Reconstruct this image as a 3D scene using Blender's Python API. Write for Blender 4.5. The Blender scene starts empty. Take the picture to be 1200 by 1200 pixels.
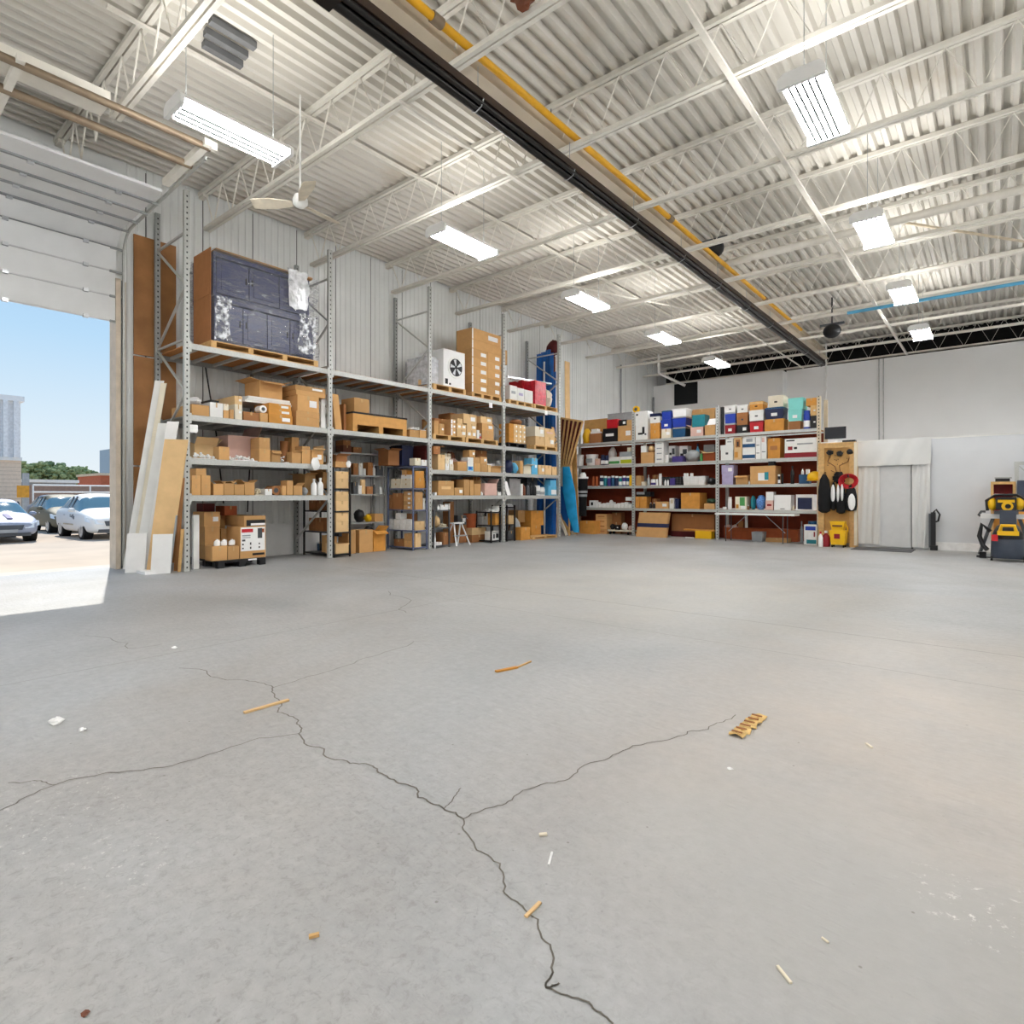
import bpy, math, random
from mathutils import Vector, Matrix
D = bpy.data
SC = bpy.context.scene
COL = SC.collection
R = random.Random(7)
H = 1.35                      # eye height
F = 687.0                     # focal length in 1/1200 of the frame
YAW = math.atan2(568, 687)
SN, CS = math.sin(YAW), math.cos(YAW)

# ---------------------------------------------------------------- camera
cam = D.cameras.new('camera'); cam.sensor_width = 36; cam.lens = 36 * F / 1200
cam.shift_y = -19 / 1200.0; cam.clip_start = .05; cam.clip_end = 500
co = D.objects.new('camera', cam); COL.objects.link(co)
co.location = (0, 0, H); co.rotation_euler = (math.pi / 2, 0, YAW)
SC.camera = co
SC.view_settings.view_transform = 'Standard'; SC.view_settings.look = 'None'
SC.view_settings.gamma = 1; SC.view_settings.use_curve_mapping = False
SC.view_settings.exposure = 0.2
SC.cycles.max_bounces = 8; SC.cycles.diffuse_bounces = 5; SC.cycles.transparent_max_bounces = 12
SC.cycles.sample_clamp_indirect = 6

# ---------------------------------------------------------------- sky and sun
w = D.worlds.new('sky'); SC.world = w; w.use_nodes = True
nt = w.node_tree; nt.nodes.clear()
out = nt.nodes.new('ShaderNodeOutputWorld'); bg = nt.nodes.new('ShaderNodeBackground')
tc = nt.nodes.new('ShaderNodeTexCoord'); sp = nt.nodes.new('ShaderNodeSeparateXYZ'); cr = nt.nodes.new('ShaderNodeValToRGB')
nt.links.new(tc.outputs['Generated'], sp.inputs[0]); nt.links.new(sp.outputs['Z'], cr.inputs[0])
nt.links.new(cr.outputs[0], bg.inputs[0]); nt.links.new(bg.outputs[0], out.inputs[0])
e = cr.color_ramp.elements
e[0].position = 0.0; e[0].color = (.86, .92, .95, 1)
e[1].position = 1.0; e[1].color = (.34, .48, .72, 1)
for p_, c_ in ((.09, (.74, .87, .97, 1)), (.22, (.50, .74, .97, 1)), (.5, (.22, .46, .84, 1))):
    n_ = e.new(p_); n_.color = c_
bg.inputs[1].default_value = .86
sun = D.lights.new('sun', 'SUN'); sun.energy = 4.0; sun.angle = math.radians(.5); sun.color = (1, .95, .87)
so = D.objects.new('sun', sun); COL.objects.link(so)
so.rotation_euler = Vector((3.9, -1.19, -4.55)).to_track_quat('-Z', 'Y').to_euler(); so.location = (-30, 9, 30)
UP_FILL, TUBE = 30.0, 58.0

# ---------------------------------------------------------------- photo measurements to room positions
def pt(u, v=581, x=None, y=None, z=None):
    a = (u - 600) / F; b = (581 - v) / F
    dx, dy, dz = CS * a - SN, SN * a + CS, b
    t = x / dx if x is not None else y / dy if y is not None else (z - H) / dz
    return Vector((dx * t, dy * t, H + dz * t))
def fl(u, v): return pt(u, v, z=0)

# ---------------------------------------------------------------- materials
MATS = {}
def lin(c):
    f = lambda s: s / 12.92 if s <= .04045 else ((s + .055) / 1.055) ** 2.4
    return tuple(f(int(c[i:i + 2], 16) / 255) for i in (0, 2, 4))
def mat(name, hexc, rough=.6, metal=0.0, noise=.12, scale=6.0, bump=0.0, rnd=0.0, spec=.4, emit=0.0, alpha=1.0, trans=0.0):
    if name in MATS: return MATS[name]
    m = D.materials.new(name); m.use_nodes = True; n = m.node_tree; b = n.nodes['Principled BSDF']
    c = lin(hexc)
    b.inputs['Roughness'].default_value = rough; b.inputs['Metallic'].default_value = metal
    b.inputs['Specular IOR Level'].default_value = spec
    if emit:
        b.inputs['Emission Color'].default_value = (*c, 1); b.inputs['Emission Strength'].default_value = emit
    if alpha < 1: b.inputs['Alpha'].default_value = alpha
    if trans: b.inputs['Transmission Weight'].default_value = trans
    t = n.nodes.new('ShaderNodeTexCoord'); x = n.nodes.new('ShaderNodeTexNoise')
    x.inputs['Scale'].default_value = scale; x.inputs['Detail'].default_value = 5
    n.links.new(t.outputs['Object'], x.inputs['Vector'])
    r = n.nodes.new('ShaderNodeMapRange'); r.inputs['To Min'].default_value = 1 - noise; r.inputs['To Max'].default_value = 1 + noise
    r.inputs['From Min'].default_value = .3; r.inputs['From Max'].default_value = .7
    n.links.new(x.outputs['Fac'], r.inputs['Value'])
    v = r.outputs[0]
    if rnd:
        oi = n.nodes.new('ShaderNodeObjectInfo'); q = n.nodes.new('ShaderNodeMapRange')
        q.inputs['To Min'].default_value = 1 - rnd; q.inputs['To Max'].default_value = 1 + rnd
        n.links.new(oi.outputs['Random'], q.inputs['Value'])
        mm = n.nodes.new('ShaderNodeMath'); mm.operation = 'MULTIPLY'
        n.links.new(v, mm.inputs[0]); n.links.new(q.outputs[0], mm.inputs[1]); v = mm.outputs[0]
    s = n.nodes.new('ShaderNodeVectorMath'); s.operation = 'SCALE'; s.inputs[0].default_value = c
    n.links.new(v, s.inputs['Scale']); n.links.new(s.outputs[0], b.inputs['Base Color'])
    if bump:
        bp = n.nodes.new('ShaderNodeBump'); bp.inputs['Strength'].default_value = bump; bp.inputs['Distance'].default_value = .02
        n.links.new(x.outputs['Fac'], bp.inputs['Height']); n.links.new(bp.outputs[0], b.inputs['Normal'])
    MATS[name] = m; return m
K = {  # colour key -> material
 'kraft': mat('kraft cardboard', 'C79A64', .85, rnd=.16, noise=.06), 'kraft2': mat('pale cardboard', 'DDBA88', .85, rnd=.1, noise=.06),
 'kraft3': mat('dark cardboard', 'A26E44', .85, rnd=.15, noise=.07), 'orange': mat('orange cardboard', 'CF9142', .8, rnd=.1),
 'white': mat('white card', 'E9E9E6', .6, rnd=.04, noise=.04), 'cream': mat('cream card', 'E2D9C4', .7, noise=.05),
 'grey': mat('grey plastic', '9FA3A6', .5, rnd=.08), 'dgrey': mat('dark grey plastic', '4B4E52', .5, rnd=.1),
 'black': mat('black plastic', '17171A', .45, rnd=.1), 'blue': mat('blue plastic', '2440A8', .4, noise=.05),
 'navy': mat('navy plastic', '1B2448', .45), 'teal': mat('teal plastic', '1F7F8C', .4), 'dteal': mat('dark teal plastic', '1D4E77', .4),
 'aqua': mat('aqua plastic', '86D9D2', .4, noise=.04), 'red': mat('red plastic', 'C2202A', .4), 'dred': mat('dark red plastic', '8C1622', .45),
 'purple': mat('lilac plastic', 'AFA6C8', .35), 'violet': mat('violet plastic', '463A82', .4), 'yellow': mat('yellow plastic', 'F2BE16', .4, noise=.04),
 'green': mat('green print', '4E9A54', .5), 'lime': mat('lime print', 'B5BE2A', .5), 'lblue': mat('light blue print', '5FB0D8', .5),
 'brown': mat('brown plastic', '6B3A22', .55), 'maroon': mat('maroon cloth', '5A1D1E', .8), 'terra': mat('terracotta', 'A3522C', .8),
 'silver': mat('silver metal', 'C2C5C8', .3, .8), 'steel': mat('grey steel', 'A9ACAC', .4, .5), 'tape': mat('clear parcel tape', 'C9A778', .25, noise=.03),
 'wood': mat('pale pine', 'D2A96F', .7, scale=14, noise=.14), 'wood2': mat('plain plywood', 'C89A5A', .65, scale=5, noise=.12),
 'particle': mat('chipboard', 'A9713C', .85, scale=20, noise=.18), 'oldwood': mat('worn plywood', 'A9784C', .75, scale=3, noise=.2),
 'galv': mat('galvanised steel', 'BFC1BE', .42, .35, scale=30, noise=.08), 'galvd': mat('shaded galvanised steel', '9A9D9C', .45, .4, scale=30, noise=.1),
 'hole': mat('hole', '2A2B2C', .9), 'lampwarm': mat('lit lamp, rack side', 'FFFFFF', .4, emit=TUBE * 1.3, noise=0), 'lampfar': mat('lit lamp, far row', 'FFFFFF', .4, emit=TUBE * 2.3, noise=0),
 'joist': mat('white painted steel', 'E4E0D6', .5, noise=.05), 'dark': mat('near black', '0B0B0C', .7),
 'tyre': mat('rubber', '1C1C1D', .8), 'pinky': mat('pinkish card', 'D8B3A6', .8, noise=.06), 'tan': mat('tan paint', 'CDBFA6', .6),
 'carwhite': mat('white car paint', 'ECECEA', .6, spec=.3, noise=.01), 'carsilver': mat('silver car paint', '9EA5B6', .6, .2, noise=.01),
 'cardark': mat('olive car paint', '6E6A5A', .6, .1, noise=.01), 'carglass': mat('car glass', '54798A', .04, spec=.5, noise=.02),
 'blueglass': mat('tinted glass', '48606E', .1, spec=.8, noise=.02), 'lamp': mat('lit lamp', 'FFFFFF', .4, emit=TUBE, noise=0),
 'brass': mat('old pipe steel', '8B7A66', .5, .4), 'gasyellow': mat('yellow gas pipe paint', 'E0A51E', .4, noise=.08),
 'bluesheet': mat('blue plastic sheet', '1C5FAE', .28, noise=.25, scale=2), 'cyan': mat('cyan film', '2C9ED6', .2, noise=.2, scale=3),
 'rubber': mat('door mat rubber', '5C5D5E', .9, bump=.3, scale=60), 'cloth': mat('white drop sheet', 'DFE0DF', .75, noise=.04, scale=1.5),
 'blackcloth': mat('black cloth', '121214', .9, bump=.2), 'foam': mat('white foam', 'F1F1F0', .7, noise=.03),
 'wallpaint': mat('white wall paint', 'F2F2F1', .7, noise=.025, scale=.8), 'partition': mat('pale grey wall board', 'D9DCE0', .7, noise=.02, scale=2),
}

# ---------------------------------------------------------------- mesh builder
class MB:
    def __init__(s): s.v = []; s.f = []; s.m = []
    def add(s, vs, fs, mi=0):
        b = len(s.v); s.v += [tuple(p) for p in vs]
        for f in fs: s.f.append([b + i for i in f]); s.m.append(mi)
        return s
    def hexa(s, p, mi=0):
        return s.add(p, [(3, 2, 1, 0), (4, 5, 6, 7), (0, 1, 5, 4), (1, 2, 6, 5), (2, 3, 7, 6), (3, 0, 4, 7)], mi)
    def box(s, x0, x1, y0, y1, z0, z1, mi=0):
        return s.hexa([(x0, y0, z0), (x1, y0, z0), (x1, y1, z0), (x0, y1, z0), (x0, y0, z1), (x1, y0, z1), (x1, y1, z1), (x0, y1, z1)], mi)
    def bar(s, p, q, w, h, up=(0, 0, 1), mi=0):
        p, q, up = Vector(p), Vector(q), Vector(up); d = (q - p).normalized()
        a = d.cross(up)
        if a.length < 1e-4: a = d.cross(Vector((1, 0, 0)))
        a.normalize(); b = a.cross(d); a *= w / 2; b *= h / 2
        return s.hexa([p - a - b, p + a - b, p + a + b, p - a + b, q - a - b, q + a - b, q + a + b, q - a + b], mi)
    def tube(s, p, q, r, n=8, r2=None, mi=0):
        return s.path([p, q], [r, r if r2 is None else r2], n, mi)
    def path(s, ps, r, n=8, mi=0):
        ps = [Vector(p) for p in ps]; k = len(ps)
        rs = r if isinstance(r, (list, tuple)) else [r] * k
        vs, fs = [], []
        d0 = (ps[1] - ps[0]).normalized(); a = d0.cross(Vector((0, 0, 1)))
        if a.length < 1e-3: a = Vector((1, 0, 0))
        a.normalize()
        for i, p in enumerate(ps):
            d = (ps[min(i + 1, k - 1)] - ps[max(i - 1, 0)]).normalized()
            a = (a - d * a.dot(d)).normalized(); b = d.cross(a)
            for j in range(n):
                t = 2 * math.pi * j / n; vs.append(p + (a * math.cos(t) + b * math.sin(t)) * rs[i])
        for i in range(k - 1):
            for j in range(n):
                c, e_ = i * n + j, i * n + (j + 1) % n; fs.append((c, e_, e_ + n, c + n))
        fs.append(tuple(range(n))[::-1]); fs.append(tuple((k - 1) * n + j for j in range(n)))
        return s.add(vs, fs, mi)
    def lathe(s, prof, n=16, c=(0, 0, 0), mi=0, sx=1.0, sy=1.0):
        vs, fs = [], []; k = len(prof)
        for r, z in prof:
            for j in range(n):
                t = 2 * math.pi * j / n; vs.append((c[0] + r * math.cos(t) * sx, c[1] + r * math.sin(t) * sy, c[2] + z))
        for i in range(k - 1):
            for j in range(n):
                a, b = i * n + j, i * n + (j + 1) % n; fs.append((a, b, b + n, a + n))
        fs.append(tuple(range(n))[::-1]); fs.append(tuple((k - 1) * n + j for j in range(n)))
        return s.add(vs, fs, mi)
    def blob(s, c, rx, ry, rz, nu=12, nv=8, jit=0.0, rng=R, mi=0, flat=None):
        vs, fs = [], []
        for i in range(nv + 1):
            ph = math.pi * i / nv
            for j in range(nu):
                t = 2 * math.pi * j / nu; q = 1 + (rng.uniform(-jit, jit) if 0 < i < nv else 0)
                z = c[2] - rz * math.cos(ph) * q
                if flat is not None: z = max(z, flat)
                vs.append((c[0] + rx * math.sin(ph) * math.cos(t) * q, c[1] + ry * math.sin(ph) * math.sin(t) * q, z))
        for i in range(nv):
            for j in range(nu):
                a, b = i * nu + j, i * nu + (j + 1) % nu; fs.append((a, b, b + nu, a + nu))
        return s.add(vs, fs, mi)
    def prism(s, poly, d, mi=0):
        """poly: 3-D points of one end, d: vector to the other end"""
        n = len(poly); d = Vector(d); vs = [Vector(p) for p in poly]; vs += [p + d for p in vs]
        return s.add(vs, [tuple(range(n))[::-1], tuple(range(n, 2 * n))] + [(i, (i + 1) % n, n + (i + 1) % n, n + i) for i in range(n)], mi)
    def shell(s, grid, th, mi=0):
        """grid[i][j] of points -> a sheet with thickness th (second skin along th vector)"""
        ni, nj = len(grid), len(grid[0]); th = Vector(th)
        vs = [Vector(p) for r in grid for p in r]; n = ni * nj; vs += [p + th for p in vs]; fs = []
        q = lambda i, j: i * nj + j
        for i in range(ni - 1):
            for j in range(nj - 1):
                a, b, c, d = q(i, j), q(i + 1, j), q(i + 1, j + 1), q(i, j + 1)
                fs.append((a, b, c, d)); fs.append((n + d, n + c, n + b, n + a))
        for i in range(ni - 1):
            for j in (0, nj - 1): fs.append((q(i, j), q(i + 1, j), n + q(i + 1, j), n + q(i, j)))
        for j in range(nj - 1):
            for i in (0, ni - 1): fs.append((q(i, j), q(i, j + 1), n + q(i, j + 1), n + q(i, j)))
        return s.add(vs, fs, mi)
    def build(s, name, mats, parent=None, smooth=False, org=(0, 0, 0), rot=0.0, fix=True):
        me = D.meshes.new(name); o_ = Vector(org)
        me.from_pydata([tuple(Vector(p) - o_) for p in s.v], [], s.f)
        mats = mats if isinstance(mats, (list, tuple)) else [mats]
        for m in mats: me.materials.append(K[m] if isinstance(m, str) else m)
        me.polygons.foreach_set('material_index', s.m)
        if smooth: me.polygons.foreach_set('use_smooth', [True] * len(s.f))
        if fix:
            import bmesh
            b = bmesh.new(); b.from_mesh(me); bmesh.ops.recalc_face_normals(b, faces=b.faces); b.to_mesh(me); b.free()
        me.update()
        if smooth: me.set_sharp_from_angle(angle=math.radians(40))
        o = D.objects.new(name, me); COL.objects.link(o)
        if parent is not None: o.parent = parent
        else: o.location = o_; o.rotation_euler.z = rot
        return o
def tag(o, label, cat, group=None, kind=None):
    if label: o['label'] = label
    if cat: o['category'] = cat
    if group: o['group'] = group
    if kind: o['kind'] = kind
    return o
def empty(name, loc=(0, 0, 0), rot=0.0, label=None, cat=None, group=None):
    o = D.objects.new(name, None); COL.objects.link(o); o.location = loc; o.rotation_euler.z = rot; o.empty_display_size = .1
    return tag(o, label, cat, group)
def struct(name, mb, mats, parent=None, smooth=False):
    o = mb.build(name, mats, parent, smooth)
    if parent is None: o['kind'] = 'structure'
    return o
def B(*a, **k): return MB().box(*a, **k)
def dup(root, loc=None, rot=None, label=None):
    r = root.copy(); COL.objects.link(r)
    if loc is not None: r.location = loc
    if rot is not None: r.rotation_euler.z = rot
    if label: r['label'] = label
    for ch in list(root.children):
        c = ch.copy(); COL.objects.link(c); c.parent = r
        for g in list(ch.children):
            d = g.copy(); COL.objects.link(d); d.parent = c
    return r
# ================================================================ THE SETTING
XL, YB, XR, YF, ZT = -12.6, 26.4, 7.0, -7.0, 7.55
def concrete():
    m = D.materials.new('worn concrete'); m.use_nodes = True; n = m.node_tree; b = n.nodes['Principled BSDF']; L = n.links.new
    t = n.nodes.new('ShaderNodeTexCoord')
    def noise(sc, det=6, rough=.6, dist=0.0):
        x = n.nodes.new('ShaderNodeTexNoise'); x.inputs['Scale'].default_value = sc; x.inputs['Detail'].default_value = det
        x.inputs['Roughness'].default_value = rough; x.inputs['Distortion'].default_value = dist
        L(t.outputs['Object'], x.inputs['Vector']); return x.outputs['Fac']
    def ramp(f, a, c): 
        r = n.nodes.new('ShaderNodeValToRGB'); L(f, r.inputs[0]); e = r.color_ramp.elements
        e[0].position, e[1].position = a; e[0].color, e[1].color = ((*c[0], 1), (*c[1], 1)); return r.outputs[0]
    def mix(f, a, c, mode='MIX'):
        x = n.nodes.new('ShaderNodeMix'); x.data_type = 'RGBA'; x.blend_type = mode
        if isinstance(f, float): x.inputs[0].default_value = f
        else: L(f, x.inputs[0])
        for k, q in ((6, a), (7, c)):
            if isinstance(q, tuple): x.inputs[k].default_value = (*q, 1)
            else: L(q, x.inputs[k])
        return x.outputs[2]
    base = ramp(noise(.35, 8, .62, .6), (.32, .7), (lin('A3A5A6'), lin('B8BABB')))
    tan = ramp(noise(.22, 6, .6, .4), (.47, .7), ((0, 0, 0), (1, 1, 1)))
    c1 = mix(tan, base, mix(1.0, base, lin('F6EEE6'), 'MULTIPLY'))
    fine = ramp(noise(16, 8, .7), (.3, .72), (lin('E6E6E6'), (1, 1, 1)))
    c2 = mix(1.0, c1, fine, 'MULTIPLY')
    white = ramp(noise(2.6, 10, .75), (.66, .74), ((0, 0, 0), (1, 1, 1)))        # scuffed pale patches
    c3 = mix(mix(1.0, white, (.3, .3, .3), 'MULTIPLY'), c2, lin('DCDAD6'))
    vo = n.nodes.new('ShaderNodeTexVoronoi'); vo.inputs['Scale'].default_value = 15; L(t.outputs['Object'], vo.inputs['Vector'])
    pit = ramp(vo.outputs['Distance'], (.03, .09), ((0, 0, 0), (1, 1, 1)))
    gate = ramp(noise(.8, 4), (.5, .6), ((1, 1, 1), (.25, .25, .25)))
    pitc = mix(1.0, pit, (1, 1, 1)); 
    c4 = mix(gate, c3, mix(1.0, c3, mix(.75, pit, (1, 1, 1)), 'MULTIPLY'))
    def spot(px, rad, soft):                                       # a stain with its own place on the slab
        p = fl(*px); d = n.nodes.new('ShaderNodeVectorMath'); d.operation = 'DISTANCE'; L(t.outputs['Object'], d.inputs[0]); d.inputs[1].default_value = p
        r = n.nodes.new('ShaderNodeMapRange'); L(d.outputs['Value'], r.inputs['Value']); r.inputs['From Min'].default_value = rad; r.inputs['From Max'].default_value = rad * soft
        r.inputs['To Min'].default_value = 1; r.inputs['To Max'].default_value = 0; return r.outputs[0]
    def mul(a, c):
        m_ = n.nodes.new('ShaderNodeMath'); m_.operation = 'MULTIPLY'; L(a, m_.inputs[0])
        if isinstance(c, float): m_.inputs[1].default_value = c
        else: L(c, m_.inputs[1])
        return m_.outputs[0]
    bl = noise(1.4, 7, .65)
    for px, rad, soft, colr, am_ in (((1000, 900), .7, 3.2, 'CDBCAB', .6), ((1160, 800), .8, 3.0, 'CFC2B4', .6), ((760, 690), 1.5, 2.5, 'C9C2B4', .6), ((1080, 1150), .25, 3.0, '9D9B96', .9), ((930, 1010), .3, 3, 'A7A8A6', .8)):
        c4 = mix(mul(mul(spot(px, rad, soft), bl), am_), c4, lin(colr))
    sc_ = ramp(noise(22, 8, .8), (.57, .64), ((0, 0, 0), (1, 1, 1)))
    for px, rad in (((1145, 1055), .12), ((1180, 1085), .1), ((30, 960), .25), ((150, 1010), .12)):
        c4 = mix(mul(mul(spot(px, rad, 2.2), sc_), .75), c4, lin('DEDDD8'))
    v2 = n.nodes.new('ShaderNodeTexVoronoi'); v2.inputs['Scale'].default_value = 6.5; L(t.outputs['Object'], v2.inputs['Vector'])
    sp2 = ramp(v2.outputs['Distance'], (.028, .045), ((1, 1, 1), (0, 0, 0)))
    c4 = mix(mul(sp2, .6), c4, lin('6F6A62'))
    pc = ramp(noise(30, 9, .75, .8), (.36, .5), ((1, 1, 1), (0, 0, 0)))
    c4 = mix(mul(mul(spot((120, 1080), 1.0, 2.4), pc), .36), c4, lin('77756F'))
    L(c4, b.inputs['Base Color'])
    ro = n.nodes.new('ShaderNodeMapRange'); L(noise(1.2, 6), ro.inputs['Value']); ro.inputs['To Min'].default_value = .38; ro.inputs['To Max'].default_value = .62
    L(ro.outputs[0], b.inputs['Roughness']); b.inputs['Specular IOR Level'].default_value = .35
    mp = n.nodes.new('ShaderNodeMapping'); mp.inputs['Scale'].default_value = (9, 30, 9); mp.inputs['Rotation'].default_value[2] = .6
    L(t.outputs['Object'], mp.inputs['Vector']); nb = n.nodes.new('ShaderNodeTexNoise'); nb.inputs['Scale'].default_value = 1.0; nb.inputs['Detail'].default_value = 7
    L(mp.outputs[0], nb.inputs['Vector'])
    bp = n.nodes.new('ShaderNodeBump'); bp.inputs['Strength'].default_value = .5; bp.inputs['Distance'].default_value = .012
    L(nb.outputs['Fac'], bp.inputs['Height']); L(bp.outputs[0], b.inputs['Normal'])
    return m
struct('floor', B(XL - .3, XR, YF, 27.2, -.3, 0), concrete())
# cut joints and cracks in the slab
def ribbon(mb, pts, wd, z=.0012):
    for a, b in zip(pts, pts[1:]):
        a, b = Vector((a[0], a[1], z)), Vector((b[0], b[1], z)); d = (b - a); 
        if d.length < 1e-5: continue
        q = Vector((-d.y, d.x, 0)).normalized() * wd / 2; a = a - d.normalized() * wd * .3; b = b + d.normalized() * wd * .3
        mb.add([a - q, b - q, b + q, a + q], [(0, 1, 2, 3)])
def jag(px, amp, rng, n=3):
    p = [fl(*q) for q in px]; p = [Vector((a.x, a.y)) for a in p]
    for k in range(n):
        o = [p[0]]
        for a, b in zip(p, p[1:]):
            d = b - a; o += [(a + b) / 2 + Vector((-d.y, d.x)) * rng.uniform(-amp, amp), b]
        p = o
    return p
jm = mat('slab joint', '8F8D88', .9); cm = mat('slab crack', '77726A', .95)
j = MB()
for pts, wd in (([(-9.6, 6.5), (2.2, 6.5)], .012), ([(-5.6, 5.36), (2.2, 5.36)], .006), ([(-5.45, -4), (-5.45, 6.5)], .008), ([(-7.2, 6.2), (-7.2, 7.6)], .01),
                ([(-12.4, 8.4), (-4.5, 8.4)], .005)): ribbon(j, pts, wd)
struct('floor_joint', j, jm)
cr_ = MB(); rg = random.Random(3)
for px, wd in (([(320, 806), (322, 815), (330, 825), (325, 835), (350, 845), (350, 860), (380, 878), (410, 895), (437, 898), (455, 912), (478, 920), (490, 935), (520, 948), (543, 960)], .008),
               ([(543, 960), (553, 985), (575, 1005), (590, 1045), (612, 1062), (635, 1100), (648, 1140), (640, 1158), (690, 1175), (718, 1200)], .006),
               ([(543, 960), (565, 950), (600, 938), (650, 918), (680, 900), (730, 880), (790, 865), (830, 855), (862, 838)], .006),
               ([(350, 860), (260, 880), (180, 900), (65, 920), (0, 950)], .006), ([(320, 806), (280, 797), (210, 783)], .007),
               ([(320, 806), (360, 793), (425, 772), (485, 752)], .006), ([(520, 948), (530, 938), (540, 924)], .005), ([(65, 920), (40, 915), (10, 918)], .005),
               ([(640, 1158), (655, 1153)], .006), ([(455, 693), (470, 712), (476, 718)], .008), ([(100, 745), (150, 760), (190, 755)], .006)):
    ribbon(cr_, jag(px, .16, rg), wd, .0018)
struct('floor_crack', cr_, cm)

# walls
def panelwall(y0, y1, z0, z1):
    mb = MB(); ys = []; y = y0
    k = math.floor(y0 / .15)
    prof = []
    y = k * .15
    while y < y1 + .15:
        seam = round(y / .15) % 7 == 0
        if seam: prof += [(y - .012, 0), (y - .01, -.03), (y + .01, -.03), (y + .012, 0)]
        else: prof += [(y - .03, 0), (y - .018, .012), (y + .018, .012), (y + .03, 0)]
        y += .15
    prof = [(min(max(a, y0), y1), b) for a, b in prof]
    g = [[(XL + b, a, z0), (XL + b, a, z1)] for a, b in prof]
    g2 = [g[0]]
    for r in g[1:]:
        if r[0][1] - g2[-1][0][1] > 1e-6: g2.append(r)
    return mb.shell(g2, (-.15, 0, 0))
wm = mat('grey wall cladding', 'E2E4E3', .5, noise=.04, scale=1.5)
struct('wall_left', panelwall(3.85, YB + .8, 0, ZT + .1), wm)
sm_ = MB(); y = math.ceil(3.9 / 1.05) * 1.05
while y < YB: sm_.box(XL - .02, XL - .006, y - .009, y + .009, 0, ZT); y += 1.05
struct('trim_9', sm_, mat('wall seam shadow gap', '55585A', .8))
DZ = 5.35                                                        # top of the door opening
mbw = MB(); mbw.box(XL - .15, XL, -.4, 3.85, DZ, ZT + .1); mbw.box(XL - .15, XL, YF, -.4, 0, ZT + .1)
struct('wall_left', mbw, wm)
struct('trim_1', MB().box(XL - .2, XL + .14, 3.66, 3.74, 0, DZ).box(XL - .1, XL + .02, 3.74, 3.86, 0, DZ), mat('door jamb', 'C9BBA9', .6, noise=.1))
struct('trim_2', B(XL + .02, XL + .07, 3.745, 3.80, 0, DZ), mat('door seal', '7F8388', .6))
struct('trim_3', B(XL + .015, XL + .03, 4.7, 15.5, 0, .72), mat('wall kick board', 'DCDDDD', .6, noise=.03))
struct('wall_right', B(XR, XR + .15, YF, 27.2, 0, ZT), 'wallpaint')
struct('wall_front', B(XL, XR, YF - .15, YF, 0, ZT), 'wallpaint')
xj = pt(917, y=25.8).x
struct('wall_back', B(xj, XR, YB, YB + .15, 0, 6.62), 'wallpaint')
struct('wall_back', B(XL, xj, YB - .6, YB + .15, 0, 6.55), 'wallpaint')
struct('wall_back_void', B(XL, XR, 27.2, 27.35, 0, ZT + .1), mat('painted void dark', '101010', .9))  # near-black sheet stands in for the unlit gap above the far wall
struct('wall_partition', B(-3.3, XR, 18.02, 18.14, 0, 2.78), 'partition')
struct('trim_4', B(-3.3, XR, 18.01, 18.15, 2.78, 2.82), 'white')
struct('baseboard_partition', B(pt(1089, y=18).x, XR, 17.995, 18.02, 0, .2), mat('white baseboard', 'F2F2F2', .5))
# conduits and marks on the far wall
c0 = pt(1030, y=26.3)
struct('trim_5', MB().tube((c0.x, 26.35, 2), (c0.x, 26.35, 6.6), .022).tube((c0.x + .14, 26.35, 2), (c0.x + .14, 26.35, 6.6), .018), mat('painted conduit', 'BDBDBB', .5))
struct('trim_6', MB().tube((XL + .1, 22.5, 1), (XL + .1, 22.5, 7), .035).tube((XL + .1, 25.6, 1), (XL + .1, 25.6, 6), .05), mat('grey conduit', '8B8D8F', .5))
a, b = pt(790, 458, y=25.75), pt(817, 448, y=25.75)
struct('window_1', B(a.x, b.x, 25.76, 25.8, pt(800, 474, y=25.7).z, pt(800, 449, y=25.7).z), mat('dark opening', '08080A', .3))

# ceiling: fluted steel deck, flutes running away from the camera
dm = mat('white roof deck', 'D3CFC6', .6, noise=.05, scale=.9)
def stained():
    n = dm.node_tree; L = n.links.new; b = n.nodes['Principled BSDF']; src = b.inputs['Base Color'].links[0].from_socket
    t = n.nodes.new('ShaderNodeTexCoord'); x = n.nodes.new('ShaderNodeTexNoise'); x.inputs['Scale'].default_value = .45; x.inputs['Detail'].default_value = 8
    L(t.outputs['Object'], x.inputs['Vector']); r = n.nodes.new('ShaderNodeValToRGB'); L(x.outputs['Fac'], r.inputs[0])
    r.color_ramp.elements[0].position = .6; r.color_ramp.elements[0].color = (0, 0, 0, 1); r.color_ramp.elements[1].position = .76; r.color_ramp.elements[1].color = (.6, .6, .6, 1)
    m = n.nodes.new('ShaderNodeMix'); m.data_type = 'RGBA'; L(r.outputs[0], m.inputs[0]); L(src, m.inputs[6]); m.inputs[7].default_value = (*lin('9C8A6C'), 1)
    L(m.outputs[2], b.inputs['Base Color'])
stained()
prof = []; x = XL
while x < XR + .2:
    prof += [(x, .085), (x + .085, .085), (x + .115, 0), (x + .185, 0)]; x += .215
struct('ceiling', MB().shell([[(a, YF, ZT + b), (a, 27.3, ZT + b)] for a, b in prof], (0, 0, .03)), dm)

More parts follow.
